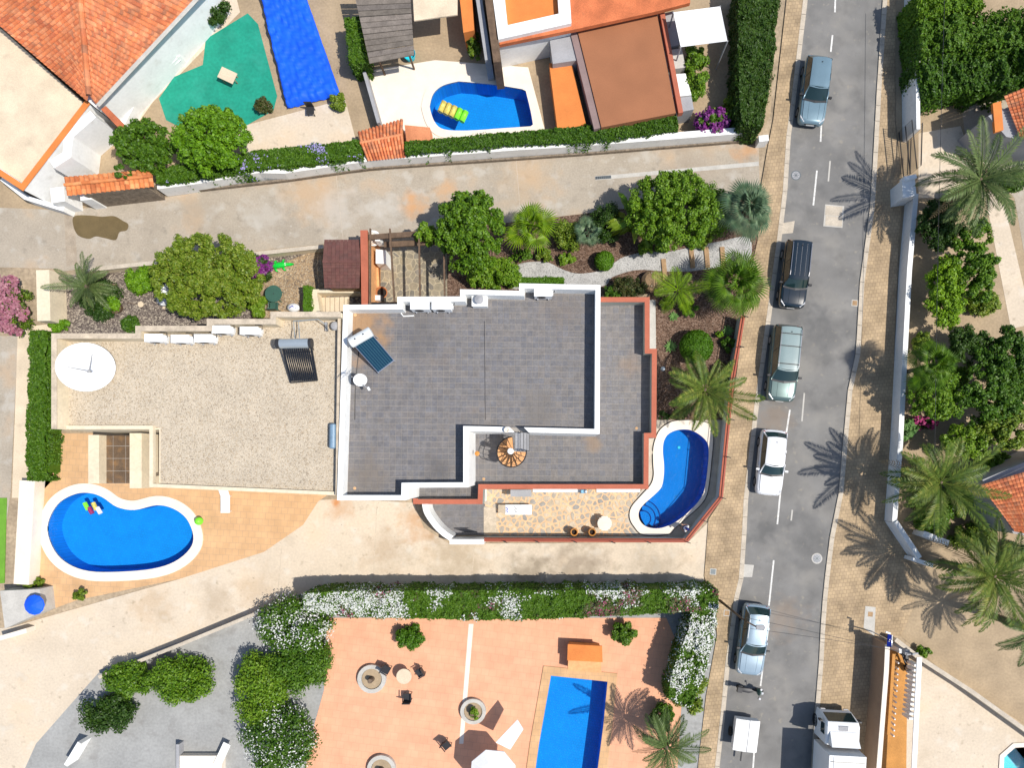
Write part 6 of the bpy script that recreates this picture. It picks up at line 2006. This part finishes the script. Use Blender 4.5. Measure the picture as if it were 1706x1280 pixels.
# ------------------------------------------------------------------ vehicles
def car(label, px, py, rz, Ln, Wd, Ht, paint, pr, rails=False, name='parked_car', roofm=None, trim='dark', belt=.94, hood=.80):
    """front towards -y; pr = (windscreen base, roof front, roof rear, rear glass base) as fractions of the half length"""
    t = thing(name, label, 'car', P(px, py, .004), rz, 'cars parked along the left side of the street')
    a, w = Ln / 2, Wd / 2
    wb, rf, rr_, rb = pr
    pm_ = paint
    st = [(-1.0, .66, .42, hood * .74), (-.985, .78, .33, hood * .84), (-.94, .90, .26, hood * .92), (-.85, .965, .22, hood * .98), (-.7, .99, .2, hood * 1.04), (wb, 1.0, .2, belt - .02), (-.1, 1.0, .2, belt), (.4, 1.0, .2, belt + .02), (.75, .985, .22, belt + .01), (.9, .95, .26, belt - .02), (.97, .88, .32, belt - .06), (1.0, .76, .42, belt - .2)]
    rows = []
    for y, k, zb, zt in st:
        h = [(.86, zb), (.97, zb + (zt - zb) * .18), (1.0, zb + (zt - zb) * .5), (.985, zb + (zt - zb) * .78), (.93, zt - .045), (.84, zt), (.45, zt + .035), (0, zt + .045)]
        full = [(x * k * w, z) for x, z in h]
        full += [(-x, z) for x, z in full[-2::-1]]
        rows.append([(x, y * a, z) for x, z in full])
    mb = MB().grid(rows)
    n = len(rows[0])
    mb.add(rows[0], [tuple(range(n))])
    mb.add(rows[-1], [tuple(range(n))[::-1]])
    body = part('body', mb, pm_, t, world=False, sm=True)
    zr, zb_ = Ht, belt
    bw, tw = w * .86, w * .70
    # glasshouse: four glass faces, painted roof panel and pillars
    yb0, yt0, yt1, yb1 = wb * a, rf * a, rr_ * a, rb * a

    def face(q, m_, nm, bow=0.0):
        """patch between bottom edge q0-q1 and top edge q3-q2, bowed along its middle"""
        rows_ = []
        nrm = (q[1] - q[0]).cross(q[3] - q[0]).normalized()
        for j in range(4):
            l_, r_ = q[0].lerp(q[3], j / 3), q[1].lerp(q[2], j / 3)
            rows_.append([l_.lerp(r_, i / 6) + nrm * bow * math.sin(PI * i / 6) for i in range(7)])
        return part(nm, MB().grid(rows_), m_, t, world=False, sm=True)
    V = Vector
    fb = [V((-bw, yb0, zb_ - .02)), V((bw, yb0, zb_ - .02)), V((tw, yt0, zr - .05)), V((-tw, yt0, zr - .05))]
    rb_ = [V((bw, yb1, zb_)), V((-bw, yb1, zb_)), V((-tw * .97, yt1, zr - .06)), V((tw * .97, yt1, zr - .06))]
    face(fb, M['glass'], 'windscreen', .11)
    face(rb_, M['glass'], 'rear_window', .08)
    face([fb[1], rb_[0], rb_[3], fb[2]], M['glass'], 'side_window', .05)
    face([rb_[1], fb[0], fb[3], rb_[2]], M['glass'], 'side_window', .05)
    # roof
    rows_ = []
    for j in range(8):
        f = j / 7
        y = (yt0 - .07) + (yt1 - yt0 + .12) * f
        ed = .035 * (2 * f - 1) ** 4
        row = []
        for i in range(9):
            u = -1 + 2 * i / 8
            row.append(V((u * tw * (1.02 - .04 * f), y - (.10 if j == 0 else 0) * (1 - u * u) + (.05 if j == 7 else 0) * (1 - u * u), zr + .02 - .055 * u ** 4 - ed)))
        rows_.append(row)
    part('roof', MB().grid(rows_), roofm or pm_, t, world=False, sm=True)
    for b0, b1 in ((fb[0], fb[3]), (fb[1], fb[2]), (rb_[0], rb_[3]), (rb_[1], rb_[2])):
        part('pillar', MB().tube([b0, b0.lerp(b1, .5) + V((.02 * (1 if b0.x > 0 else -1), 0, .01)), b1], [.05, .045, .045], 6), pm_, t, world=False, sm=True)
    for s in (-1, 1):
        f = .5
        part('door_pillar', MB().tube([V((s * bw * 1.03, (yb0 + yb1) / 2, zb_)), V((s * tw * 1.04, (yt0 + yt1) / 2, zr - .07))], .035, 5), M['dark'], t, world=False)
        wt = V((s * (w + .06), wb * a + .22, belt + .03))
        part('wing_mirror', MB().box(wt, (.2, .12, .13)), pm_ if trim != 'dark' else M['dark'], t, world=False)
        part('headlight', MB().grid([[V((s * w * .52, -a * .985, hood * .80)), V((s * w * .80, -a * .93, hood * .88))], [V((s * w * .60, -a * .88, hood * 1.0)), V((s * w * .90, -a * .80, hood * .98))]]).tube([V((s * w * .56, -a * .97, hood * .86)), V((s * w * .88, -a * .84, hood * .96))], .05, 6), M['lens'], t, world=False)
        part('tail_light', MB().tube([V((s * w * .60, a * .975, belt - .12)), V((s * w * .86, a * .9, belt - .06))], .055, 6), M['tail'], t, world=False)
        part('door_line', MB().tube([V((s * w * .995, y, belt * .8)) for y in (-.35 * a, .55 * a)], .012, 4), M['dark'], t, world=False)
        for y in (-.06 * a, .36 * a):
            part('door_handle', MB().box((s * w * 1.0, y, belt * .86), (.03, .18, .03)), pm_, t, world=False)
        if rails:
            part('roof_rail', MB().tube([V((s * tw * .96, yt0 + .1, zr + .01)), V((s * tw * .97, yt0 + .35, zr + .06)), V((s * tw * .96, yt1 - .3, zr + .05)), V((s * tw * .95, yt1 - .05, zr))], .022, 6), M['chrome'], t, world=False)
        for y in (-.62 * a, .60 * a):
            wh = part('wheel', MB().tube([(s * (w - .2), y, .33), (s * (w - .0), y, .33)], [.33, .33], 18), M['tyre'], t, world=False)
            part('rim', MB().tube([(s * (w - .03), y, .33), (s * (w + .012), y, .33)], .21, 12), M['rim'], wh, world=False)
    # bonnet panel and shut lines, wipers, plates, aerial
    bon = []
    for j in range(5):
        y = -.9 * a + (wb * a + .02 + .9 * a) * j / 4
        zt = np.interp(y / a, [s_[0] for s_ in st], [s_[3] for s_ in st])
        k = np.interp(y / a, [s_[0] for s_ in st], [s_[1] for s_ in st])
        bon.append([V((u * w * k * .78, y, zt + .05 - .028 * u * u + .004)) for u in (-1, -.5, 0, .5, 1)])
    part('bonnet', MB().grid(bon), pm_, t, world=False, sm=True)
    for s in (-1, 1):
        part('bonnet_line', MB().tube([r_[0 if s < 0 else 4] + V((0, 0, .002)) for r_ in bon], .010, 4), M['dark'], t, world=False)
        part('bonnet_crease', MB().tube([r_[1 if s < 0 else 3] + V((0, 0, .003)) for r_ in bon], .009, 4), pm_, t, world=False)
        part('wiper', MB().tube([V((s * bw * .4 - .2, yb0 + .0, zb_ + .05)), V((s * bw * .4 + .35, yb0 + .12, zb_ + .12))], .012, 4), M['dark'], t, world=False)
    part('cowl', MB().grid([[V((-bw, yb0 - .10, zb_ + .012)), V((0, yb0 - .22, zb_ + .045)), V((bw, yb0 - .10, zb_ + .012))], [V((-bw, yb0 + .03, zb_ + .02)), V((0, yb0 - .06, zb_ + .06)), V((bw, yb0 + .03, zb_ + .02))]]), M['dark'], t, world=False)
    part('number_plate', MB().box((0, -a * 1.0 - .006, .5), (.52, .02, .12)), M['white'], t, world=False)
    part('number_plate', MB().box((0, a * 1.0 + .006, .6), (.52, .02, .12)), M['white'], t, world=False)
    part('grille', MB().box((0, -a * .99, hood * .68), (w * .9, .05, .12)), M['dark'], t, world=False)
    part('aerial', MB().lathe([(.035, 0), (.03, .06), (.005, .09)], (0, yt1 - .25, zr + .015), 6), M['dark'], t, world=False)
    return t


pa = dict(
    black=glossy('blue_black_paint', (.006, .014, .022), .16, coat=1),
    sage=glossy('sage_grey_paint', (.085, .135, .13), .3, metal=.35, coat=.5),
    white=glossy('white_car_paint', (.66, .67, .69), .3, coat=.5),
    silver=glossy('silver_blue_paint', (.28, .37, .44), .3, metal=.25, coat=.5),
    teal=glossy('teal_silver_paint', (.17, .26, .31), .28, metal=.3, coat=.5),
)
c1 = car('blue black estate car with silver roof rails parked at the left kerb', 1318, 462, rad(-6), 4.4, 1.78, 1.62, pa['black'], (-.42, -.2, .84, .95), True, hood=.92, belt=1.0)
for u in (-.32, 0, .32):
    part('roof_seam', MB().tube([(u, -.35, 1.645), (u, 1.75, 1.64)], .009, 4), M['grey'], c1, world=False)
c2 = car('sage grey long people carrier with a glazed pale roof parked at the left kerb', 1300, 608, rad(-5.5), 5.0, 1.92, 1.68, pa['sage'], (-.46, -.2, .85, .95), True, roofm=glossy('pale_roof_paint', (.21, .28, .28), .3, coat=.5), hood=.92, belt=1.02)
for y in (-.2, .95, 1.75):
    part('roof_bar', MB().beam((-.7, y, 1.73), (.7, y, 1.73), .05, .04), M['dark'], c2, world=False)
c3 = car('white hatchback with dark glass parked at the left kerb', 1279.5, 771, rad(-5.5), 4.3, 1.76, 1.45, pa['white'], (-.34, -.06, .72, .9), hood=.84, trim='body')
c4 = car('silver blue hatchback under the street lamp at the left kerb', 1249.5, 1062, rad(-7), 4.65, 1.84, 1.5, pa['silver'], (-.34, -.04, .74, .92), True, hood=.86)
c5 = car('teal silver hatchback parked at the top of the street', 1351, 160, rad(-7), 4.45, 1.78, 1.5, pa['teal'], (-.34, -.06, .74, .92), hood=.86)

t = thing('box_truck', 'white box truck parked at the right kerb at the bottom edge', 'truck', P(1378, 1245, 0), rad(-3))
part('cargo_box', MB().box((0, -2.45, 1.85), (2.3, 6.3, 2.5)), M['plastic'], t, world=False)
part('box_roof', MB().box((0.12, -2.45, 3.12), (2.0, 6.1, .04)), M['coping' if 0 else 'white'], t, world=False)
cab = []
for y, hw, z0_, z1_ in ((1.05, 1.08, .4, 2.3), (2.2, 1.08, .4, 2.28), (2.45, 1.04, .4, 2.15), (2.72, 1.0, .4, 1.2), (2.78, .95, .45, .9)):
    cab.append([(-hw, y, z0_), (-hw, y, z1_ - .12), (-hw * .92, y, z1_), (hw * .92, y, z1_), (hw, y, z1_ - .12), (hw, y, z0_)])
part('cab', MB().grid(cab), M['plastic'], t, world=False)
part('windscreen', MB().add([(-.9, 2.475, 2.1), (.9, 2.475, 2.1), (.92, 2.735, 1.22), (-.92, 2.735, 1.22)], [(0, 1, 2, 3)]), M['glass'], t, world=False)
for s in (-1, 1):
    part('wing_mirror', MB().box((s * 1.25, 2.4, 1.7), (.16, .1, .4)), M['dark'], t, world=False)
    part('side_window', MB().box((s * 1.082, 1.9, 1.7), (.01, .7, .6)), M['glass'], t, world=False)
    for y in (1.9, -4.2):
        part('wheel', MB().tube([(s * .8, y, .42), (s * 1.08, y, .42)], .42, 16), M['tyre'], t, world=False)
    part('headlight', MB().box((s * .75, 2.8, .75), (.3, .05, .16)), M['lens'], t, world=False)
for k in range(7):
    part('roof_rib', MB().box((0, -5.2 + k * .92, 3.15), (2.1, .05, .03)), M['patch'], t, world=False)
part('wind_deflector', MB().add([(-.95, 1.1, 2.3), (.95, 1.1, 2.3), (.9, 1.1, 2.85), (-.9, 1.1, 2.85), (-.85, 1.9, 2.32), (.85, 1.9, 2.32)], [(0, 3, 2, 1), (3, 4, 5, 2), (0, 4, 3), (1, 2, 5)]), M['plastic'], t, world=False)
part('roof_hatch', MB().box((0, 2.1, 2.3), (.6, .3, .04)), M['grey'], t, world=False)
part('chassis', MB().box((0, -1.5, .55), (1.0, 7.5, .2)), M['dark'], t, world=False)
t = thing('covered_trailer', 'small white covered trailer at the left kerb at the bottom edge', 'trailer', P(1236, 1216, .0), rad(-7))
part('box', MB().box((0, 0, .75), (1.5, 2.0, .6)), M['plastic'], t, world=False)
part('cover', MB().grid([[(-.78, -1.03, 1.05), (-.4, -1.03, 1.12), (0, -1.03, 1.14), (.4, -1.03, 1.12), (.78, -1.03, 1.05)], [(-.78, 1.03, 1.05), (-.4, 1.03, 1.12), (0, 1.03, 1.14), (.4, 1.03, 1.12), (.78, 1.03, 1.05)]]), M['white'], t, world=False)
part('cover_seam', MB().beam((.1, -1.03, 1.15), (.1, 1.03, 1.15), .03, .02), M['grey'], t, world=False)
for s in (-1, 1):
    part('wheel', MB().tube([(s * .72, -.1, .3), (s * .9, -.1, .3)], .3, 14), M['tyre'], t, world=False)
part('drawbar', MB().beam((0, -1, .5), (0, -1.9, .5), .08, .08), M['dark'], t, world=False)


def motorbike(label, px, py, rz, m):
    t = thing('motor_scooter', label, 'motor scooter', P(px, py, .004), rz)
    for y in (-.62, .62):
        w_ = part('wheel', MB().tube([(-.06, y, .28), (.06, y, .28)], .28, 16), M['tyre'], t, world=False)
        part('rim', MB().tube([(-.065, y, .28), (.065, y, .28)], .15, 10), M['rim'], w_, world=False)
    part('frame', MB().tube([(0, -.62, .3), (0, -.5, .95)], .05, 6).tube([(0, -.5, .6), (0, -.2, .35), (0, .5, .4)], .07, 6), M['dark'], t, world=False)
    part('seat', MB().grid([[(-.05, -.1, .78), (0, -.1, .8), (.05, -.1, .78)], [(-.15, .2, .8), (0, .2, .84), (.15, .2, .8)], [(-.14, .6, .82), (0, .6, .86), (.14, .6, .82)], [(-.07, .78, .82), (0, .8, .84), (.07, .78, .82)]]), M['dark'], t, world=False, sm=True)
    part('fairing', MB().lathe([(.04, .35), (.2, .5), (.22, .8), (.1, .95)], (0, -.5, 0), 10, sx=1, sy=.6), M[m], t, world=False)
    part('tail_box', MB().box((0, .86, .9), (.34, .3, .26)), M['dark'], t, world=False)
    part('handlebar', MB().tube([(-.36, -.38, 1.02), (0, -.5, .98), (.36, -.38, 1.02)], .02, 6), M['dark'], t, world=False)
    part('fork', MB().tube([(-.08, -.64, .28), (-.05, -.5, .95)], .025, 6).tube([(.08, -.64, .28), (.05, -.5, .95)], .025, 6), M['rim'], t, world=False)
    for s in (-1, 1):
        part('mirror', MB().lathe([(.02, 0), (.07, .01), (.07, .03)], (s * .3, -.46, 1.14), 8), M['chrome'], t, world=False)
    part('headlight', MB().lathe([(.08, 0), (.09, .08), (.03, .12)], (0, -.66, .78), 10), M['lens'], t, world=False)


motorbike('dark green motor scooter parked across the kerb lane below the silver car', 1247, 1146, rad(80), 'greent')
motorbike('motor scooter standing in the sunken terrace behind the white balustrade', 1502, 1098, rad(20), 'metalgrey')

# ------------------------------------------------------------------ street lamp, wires
b0 = P(1199, 1001, 0)
t = thing('street_lamp', 'tall street lamp leaning its head over the silver car', 'street lamp', b0)
hd = P(1261, 1045.5, 6.2)
part('pole', MB().tube([(b0.x, b0.y, 0), (b0.x, b0.y, 5.2)], [.09, .06], 8), M['woodbeam'], t)
part('arm', MB().tube([(b0.x, b0.y, 5.2), (b0.x + (hd.x - b0.x) * .25, b0.y + (hd.y - b0.y) * .25, 5.9), hd], [.05, .045, .04], 6), M['woodbeam'], t)
part('lamp_head', MB().prism([(hd.x - .05, hd.y - .12), (hd.x + .42, hd.y - .16), (hd.x + .48, hd.y), (hd.x + .42, hd.y + .14), (hd.x - .05, hd.y + .12)], 6.16, 6.28), M['grey'], t)
part('diffuser', MB().box((hd.x + .2, hd.y, 6.14), (.34, .2, .04)), M['lens'], t)
u0 = P(1474, 1066, 0)
t = thing('utility_pole', 'slim utility pole carrying the wires at the wall corner by the sign', 'utility pole', u0)
part('pole', MB().tube([u0, u0 + Vector((0, 0, 3.6))], [.09, .07], 8), M['grey'], t)
part('crossarm', MB().beam(u0 + Vector((-.35, -.05, 3.45)), u0 + Vector((.35, .05, 3.45)), .08, .08), M['grey'], t)
part('box', MB().box(u0 + Vector((-.12, 0, 2.9)), (.3, .3, .4)), M['grey'], t)


def cable(label, a, b, sag, r=.012):
    pts = [a.lerp(b, i / 16) - Vector((0, 0, sag * 4 * (i / 16) * (1 - i / 16))) for i in range(17)]
    t = single('overhead_cable', MB().tube(pts, r, 5, False), M['dark'], label, 'cable', base=a, group='overhead cables')


top = u0 + Vector((0, 0, 3.45))
cable('overhead cable crossing the street from the lamp to the pole at the wall corner', P(1243, 1030, 5.6), top + Vector((-.3, 0, 0)), .3)
cable('second overhead cable crossing the street below the silver car to the pole', P(1250, 1048, 5.6), top + Vector((.3, 0, 0)), .3)
cable('long overhead cable running along the gardens behind the white street wall', P(1575, -40, 4.5), P(1556, 905, 4.5), .2, .014)

# ------------------------------------------------------------------ things on the patio and in the gardens
t = thing('sun_lounger', 'white slatted sun lounger with a blue patterned towel on the flagstones', 'sun lounger', P(853, 848.5, .03))
for k in range(9):
    part('slat', MB().box((-.85 + k * .075, .0, .34), (.05, .6, .03)), M['chrome' if 0 else 'stucco'], t, world=False)
part('seat', MB().box((.45, -.02, .36), (1.75, .66, .05)), M['plastic'], t, world=False)
part('towel', MB().box((.15, -.03, .395), (1.1, .62, .02)), M['cloth'], t, world=False)
for k in range(4):
    part('towel_pattern', MB().box((-.32 + .045 * (k % 2), .12 - .09 * k, .408), (.12, .05, .006), .5), M['bluecloth'], t, world=False)
for k in range(4):
    part('towel_print', MB().box((.22 + .05 * (k % 2), .14 - .1 * k, .408), (.2, .03, .006), -.3), M['dark'], t, world=False)
for sx in (-.8, .4, 1.2):
    for sy in (-.28, .28):
        part('leg', MB().tube([(sx, sy, 0), (sx, sy, .34)], .025, 5), M['plastic'], t, world=False)
part('side_rail', MB().beam((-.9, .32, .34), (1.3, .32, .34), .04, .05), M['dark'], t, world=False)
t = thing('round_table', 'round cream slatted table on the flagstone patio', 'table', P(1006, 871, .03))
for k in range(9):
    y = -.42 + k * .105
    hw = math.sqrt(max(.47 ** 2 - y * y, .02))
    part('slat', MB().box((0, y, .72), (2 * hw, .098, .03)), M['coping'], t, world=False)
part('frame', MB().lathe([(.44, .66), (.46, .70), (.3, .70)], n=20), M['coping'], t, world=False)
for k in range(4):
    part('leg', MB().tube([(.3 * math.cos(k * PI / 2 + .8), .3 * math.sin(k * PI / 2 + .8), 0), (.2 * math.cos(k * PI / 2 + .8), .2 * math.sin(k * PI / 2 + .8), .68)], .03, 6), M['coping'], t, world=False)
for px, lb in ((956, 'left one of two ochre glazed urns by the patio wall'), (985.5, 'right one of two ochre glazed urns by the patio wall, nearer the round table')):
    t = thing('urn', lb, 'urn', P(px, 885.5, .03), 0, 'glazed urns on the patio')
    part('urn_body', MB().lathe([(.14, 0), (.24, .25), (.27, .5), (.22, .7), (.25, .76), (.2, .76), (.17, .6), (.2, .4)], n=20), M['glazed'], t, world=False, sm=True)
    part('soil', MB().lathe([(.19, .5), (.19, .52)], n=14), M['potsoil'], t, world=False)
t = thing('patio_heater', 'small blue grey pool pump case against the white door sill', 'pump', P(972, 819, .03))
part('case', MB().box((0, 0, .2), (.4, .24, .4)), mat('slate_blue_plastic', (.12, .18, .24), rough=.4), t, world=False)
part('knob', MB().lathe([(.09, .4), (.09, .5), (.02, .52)], (.12, 0, 0), 10), M['metalgrey'], t, world=False)
part('lid', MB().box((-.06, 0, .41), (.2, .2, .03)), M['bluedeck'], t, world=False)

# person by the pool wall, white T-shirt, navy cap, seen from above, hands raised to a small controller
pb = P(1137, 878, 0)
facing = rad(150)          # towards the pool
t = thing('person', 'person in a white T-shirt and navy cap standing at the pool edge', 'person', pb, facing)   # local +x is forward
J = dict(pel=(0, 0, .93), wai=(.0, 0, 1.08), che=(-.02, 0, 1.3), nec=(-.02, 0, 1.47), hed=(.0, 0, 1.56),
         lsh=(-.02, .17, 1.40), lel=(.03, .25, 1.13), lwr=(.26, .12, 1.16), rsh=(-.02, -.17, 1.40), rel=(.03, -.25, 1.13), rwr=(.26, -.12, 1.16),
         lhi=(0, .09, .9), lkn=(.02, .11, .5), lan=(-.02, .12, .09), lto=(.17, .14, .04), rhi=(0, -.09, .9), rkn=(.03, -.11, .5), ran=(-.01, -.12, .09), rto=(.18, -.14, .04))
RADI = dict(pel=.13, wai=.125, che=.15, nec=.06, hed=.06, lsh=.07, lel=.046, lwr=.03, rsh=.07, rel=.046, rwr=.03, lhi=.095, lkn=.06, lan=.042, lto=.035, rhi=.095, rkn=.06, ran=.042, rto=.035)
ED = [('pel', 'wai'), ('wai', 'che'), ('che', 'nec'), ('nec', 'hed'), ('che', 'lsh'), ('lsh', 'lel'), ('lel', 'lwr'), ('che', 'rsh'), ('rsh', 'rel'), ('rel', 'rwr'), ('pel', 'lhi'), ('lhi', 'lkn'), ('lkn', 'lan'), ('lan', 'lto'), ('pel', 'rhi'), ('rhi', 'rkn'), ('rkn', 'ran'), ('ran', 'rto')]


def skin(name, keys, edges, radii, m, parent, root=0, sub=2, extra=1.0):
    bm = bmesh.new()
    sk = bm.verts.layers.skin.verify()
    vs = []
    for i, k in enumerate(keys):
        v = bm.verts.new(keys[k])
        v[sk].radius = (radii[k] * extra, radii[k] * extra)
        v[sk].use_root = i == root
        vs.append(v)
    ks = list(keys)
    for a, b in edges:
        bm.edges.new((vs[ks.index(a)], vs[ks.index(b)]))
    me = bpy.data.meshes.new(name)
    bm.to_mesh(me)
    bm.free()
    me.materials.append(m)
    o = link(name, me, parent)
    s_ = o.modifiers.new('skin', 'SKIN')
    s_.use_smooth_shade = True
    d_ = o.modifiers.new('subsurf', 'SUBSURF')
    d_.levels = d_.render_levels = sub
    return o


skin('body', J, ED, RADI, M['skin'], t)
K2 = {k: J[k] for k in ('pel', 'wai', 'che', 'lsh', 'rsh')}
K2['lup'] = (.01, .215, 1.25)
K2['rup'] = (.01, -.215, 1.25)
K2['nkb'] = (-.02, 0, 1.43)
skin('shirt', K2, [('pel', 'wai'), ('wai', 'che'), ('che', 'nkb'), ('che', 'lsh'), ('che', 'rsh'), ('lsh', 'lup'), ('rsh', 'rup')], dict(pel=.15, wai=.15, che=.17, lsh=.092, rsh=.092, lup=.075, rup=.075, nkb=.085), M['cloth'], t)
K3 = {k: J[k] for k in ('pel', 'lhi', 'rhi')}
K3['lk'] = (.01, .105, .6)
K3['rk'] = (.015, -.105, .6)
skin('shorts', K3, [('pel', 'lhi'), ('pel', 'rhi'), ('lhi', 'lk'), ('rhi', 'rk')], dict(pel=.14, lhi=.11, rhi=.11, lk=.10, rk=.10), M['navy'], t)
hm = MB().lathe([(.02, -.12), (.06, -.11), (.085, -.04), (.095, .03), (.085, .09), (.05, .125), (.01, .135)], (.02, 0, 1.66), 16, sx=1.12, sy=.92)
hd_ = part('head', hm, M['skin'], t, world=False, sm=True)
part('nose', MB().lathe([(.004, .02), (.014, 0), (.004, -.01)], (.13, 0, 1.645), 6), M['skin'], hd_, world=False)
for s in (-1, 1):
    part('eye', MB().lathe([(.004, -.01), (.012, 0), (.004, .01)], (.112, s * .034, 1.675), 8), M['dark'], hd_, world=False)
    part('ear', MB().lathe([(.008, -.03), (.016, 0), (.008, .03)], (.0, s * .092, 1.66), 8), M['skin'], hd_, world=False)
part('mouth', MB().box((.11, 0, 1.595), (.01, .045, .01)), M['redtube'], hd_, world=False)
part('hair', MB().lathe([(.08, -.05), (.098, .0), (.096, .06), (.05, .11)], (-.03, 0, 1.66), 14, sx=1.0, sy=.98), M['hair'], t, world=False, sm=True)
part('cap', MB().lathe([(.103, .04), (.1, .09), (.06, .135), (.01, .15)], (.01, 0, 1.66), 16, sx=1.12, sy=.95).prism([(.08, -.07), (.2, -.05), (.22, 0), (.2, .05), (.08, .07)], 1.70, 1.715), M['navy'], t, world=False, sm=False)
for s, w_ in ((1, 'lwr'), (-1, 'rwr')):
    b = Vector(J[w_])
    hk = {'w': tuple(b), 'p': tuple(b + Vector((.05, -s * .02, .0))), 'k': tuple(b + Vector((.085, -s * .03, .005)))}
    he = [('w', 'p'), ('p', 'k')]
    hr = dict(w=.028, p=.034, k=.03)
    for i in range(4):
        y = s * (.028 - .018 * i) - s * .03
        l_ = (.034, .04, .037, .028)[i]
        hk['f%da' % i] = tuple(b + Vector((.10, y, .012)))
        hk['f%db' % i] = tuple(b + Vector((.10 + l_, y, -.004)))
        hk['f%dc' % i] = tuple(b + Vector((.10 + l_ * 1.2, y, -.03)))
        he += [('k', 'f%da' % i), ('f%da' % i, 'f%db' % i), ('f%db' % i, 'f%dc' % i)]
        hr.update({'f%da' % i: .0095, 'f%db' % i: .0088, 'f%dc' % i: .008})
    hk['ta'] = tuple(b + Vector((.05, -s * .055, .02)))
    hk['tb'] = tuple(b + Vector((.09, -s * .07, .03)))
    he += [('p', 'ta'), ('ta', 'tb')]
    hr.update(ta=.012, tb=.0095)
    skin('hand', hk, he, hr, M['skin'], t, sub=1)
for s in (-1, 1):
    part('shoe', MB().grid([[(-.07, s * .12 - .04, .0), (-.07, s * .12, .1), (-.07, s * .12 + .04, .0)], [(.05, s * .13 - .05, .0), (.05, s * .13, .1), (.05, s * .13 + .05, .0)], [(.21, s * .14 - .03, .0), (.22, s * .14, .05), (.21, s * .14 + .03, .0)]]), M['cloth'], t, world=False, sm=True)
fv = Matrix.Rotation(facing, 4, 'Z') @ Vector((.40, 0, 1.17))
t = thing('remote_controller', 'small dark controller held in both hands by the person at the pool', 'controller', pb + fv, facing)
part('case', MB().box((0, 0, 0), (.10, .17, .035)), M['dark'], t, world=False)
part('screen', MB().box((.06, 0, .04), (.08, .15, .012), M=Matrix.Rotation(rad(-30), 4, 'Y')), M['glass'], t, world=False)
for s in (-1, 1):
    part('stick', MB().lathe([(.008, 0), (.008, .02)], (-.02, s * .05, .016), 6), M['chrome'], t, world=False)

t = thing('inflatable_crocodile', 'bright green inflatable crocodile lying on the sandy garden bed', 'inflatable toy', P(470, 443, .02), rad(8))
bd = MB().tube([(-.75, 0, .16), (-.55, .02, .18), (-.2, 0, .2), (.15, 0, .18), (.35, 0, .15), (.62, -.02, .12), (.82, -.02, .1)], [.06, .17, .2, .18, .11, .10, .05], 12)
part('body', bd, M['croc'], t, world=False, sm=True)
for x, s in ((-.45, 1), (-.45, -1), (.08, 1), (.08, -1)):
    part('leg', MB().tube([(x, s * .12, .12), (x + .06, s * .32, .06), (x + .16, s * .36, .05)], [.08, .06, .04], 8), M['croc'], t, world=False, sm=True)
for s in (-1, 1):
    part('eye', MB().lathe([(.02, 0), (.045, .04), (.02, .08)], (.3, s * .06, .24), 8), M['white'], t, world=False)
part('tail', MB().tube([(-.7, 0, .16), (-.9, -.05, .12), (-1.05, .04, .08)], [.10, .06, .02], 8), M['plastic'], t, world=False, sm=True)
for k in range(6):
    part('back_ridge', MB().lathe([(.04, 0), (.005, .06)], (-.5 + k * .13, 0, .36), 6), M['croc'], t, world=False)
t = thing('round_table', 'dark green round plastic table in the left garden', 'table', P(463, 494, .01))
part('tabletop', MB().lathe([(.54, .68), (.56, .70), (.56, .72), (.02, .725)], n=24), M['greent'], t, world=False)
for k in range(4):
    part('leg', MB().tube([(.45 * math.cos(k * PI / 2 + .6), .45 * math.sin(k * PI / 2 + .6), 0), (.3 * math.cos(k * PI / 2 + .6), .3 * math.sin(k * PI / 2 + .6), .68)], .035, 6), M['greent'], t, world=False)
part('parasol_hole', MB().lathe([(.035, .72), (.035, .73)], n=8), M['dark'], t, world=False)
chair('dark green plastic chair pushed under the round garden table', 461, 513, rad(180), 'greent', .01)
t = thing('laundry_bag', 'white and blue bag on the ground against the gravel roof house', 'bag', P(491, 514, .01))
part('sack', MB().lathe([(.2, 0), (.36, .12), (.34, .3), (.14, .42), (.05, .45)], n=14, sx=1.2, sy=.8), M['cloth'], t, world=False, sm=True)
part('print', MB().tube([(-.2, -.05, .37), (0, .05, .43), (.2, -.05, .36)], .05, 6), M['bluecloth'], t, world=False)
t = thing('swing_seat', 'white and grey tub seat with a blue flowered cushion under the broad tree', 'garden seat', P(281, 495, .01), rad(-10))
part('tub', MB().lathe([(.3, 0), (.48, .2), (.56, .5), (.5, .52), (.4, .3), (.1, .25)], n=20, sy=1.25), M['plastic'], t, world=False, sm=True)
part('rim', MB().tube([(.56 * math.cos(k * PI / 10), .7 * math.sin(k * PI / 10), .52) for k in range(21)], .04, 6), M['grey'], t, world=False)
part('backrest', MB().box((-.05, .42, .72), (.7, .12, .5)), M['cloth'], t, world=False)
part('cushion', MB().lathe([(.3, .5), (.34, .56), (.26, .62), (.02, .63)], (.12, -.25, 0), 14), M['cloth'], t, world=False, sm=True)
for k in range(5):
    part('cushion_flower', MB().box((.12 + .14 * math.cos(k * 1.3), -.25 + .14 * math.sin(k * 1.3), .632), (.12, .05, .01), k * 1.1), M['bluecloth'], t, world=False)
part('base_board', MB().box((.2, -.75, .03), (.9, .2, .05)), M['stucco'], t, world=False)
t = thing('garden_hose', 'thin garden stake lying on the left soil with a small pale disc', 'garden tool', P(225, 506, .02))
part('stick', MB().tube([(-.5, .05, .03), (.3, -.05, .03)], .02, 5), M['woodbeam'], t, world=False)
part('disc', MB().lathe([(.18, 0), (.2, .05), (.05, .06)], (.4, -.06, 0), 12), M['stucco'], t, world=False)
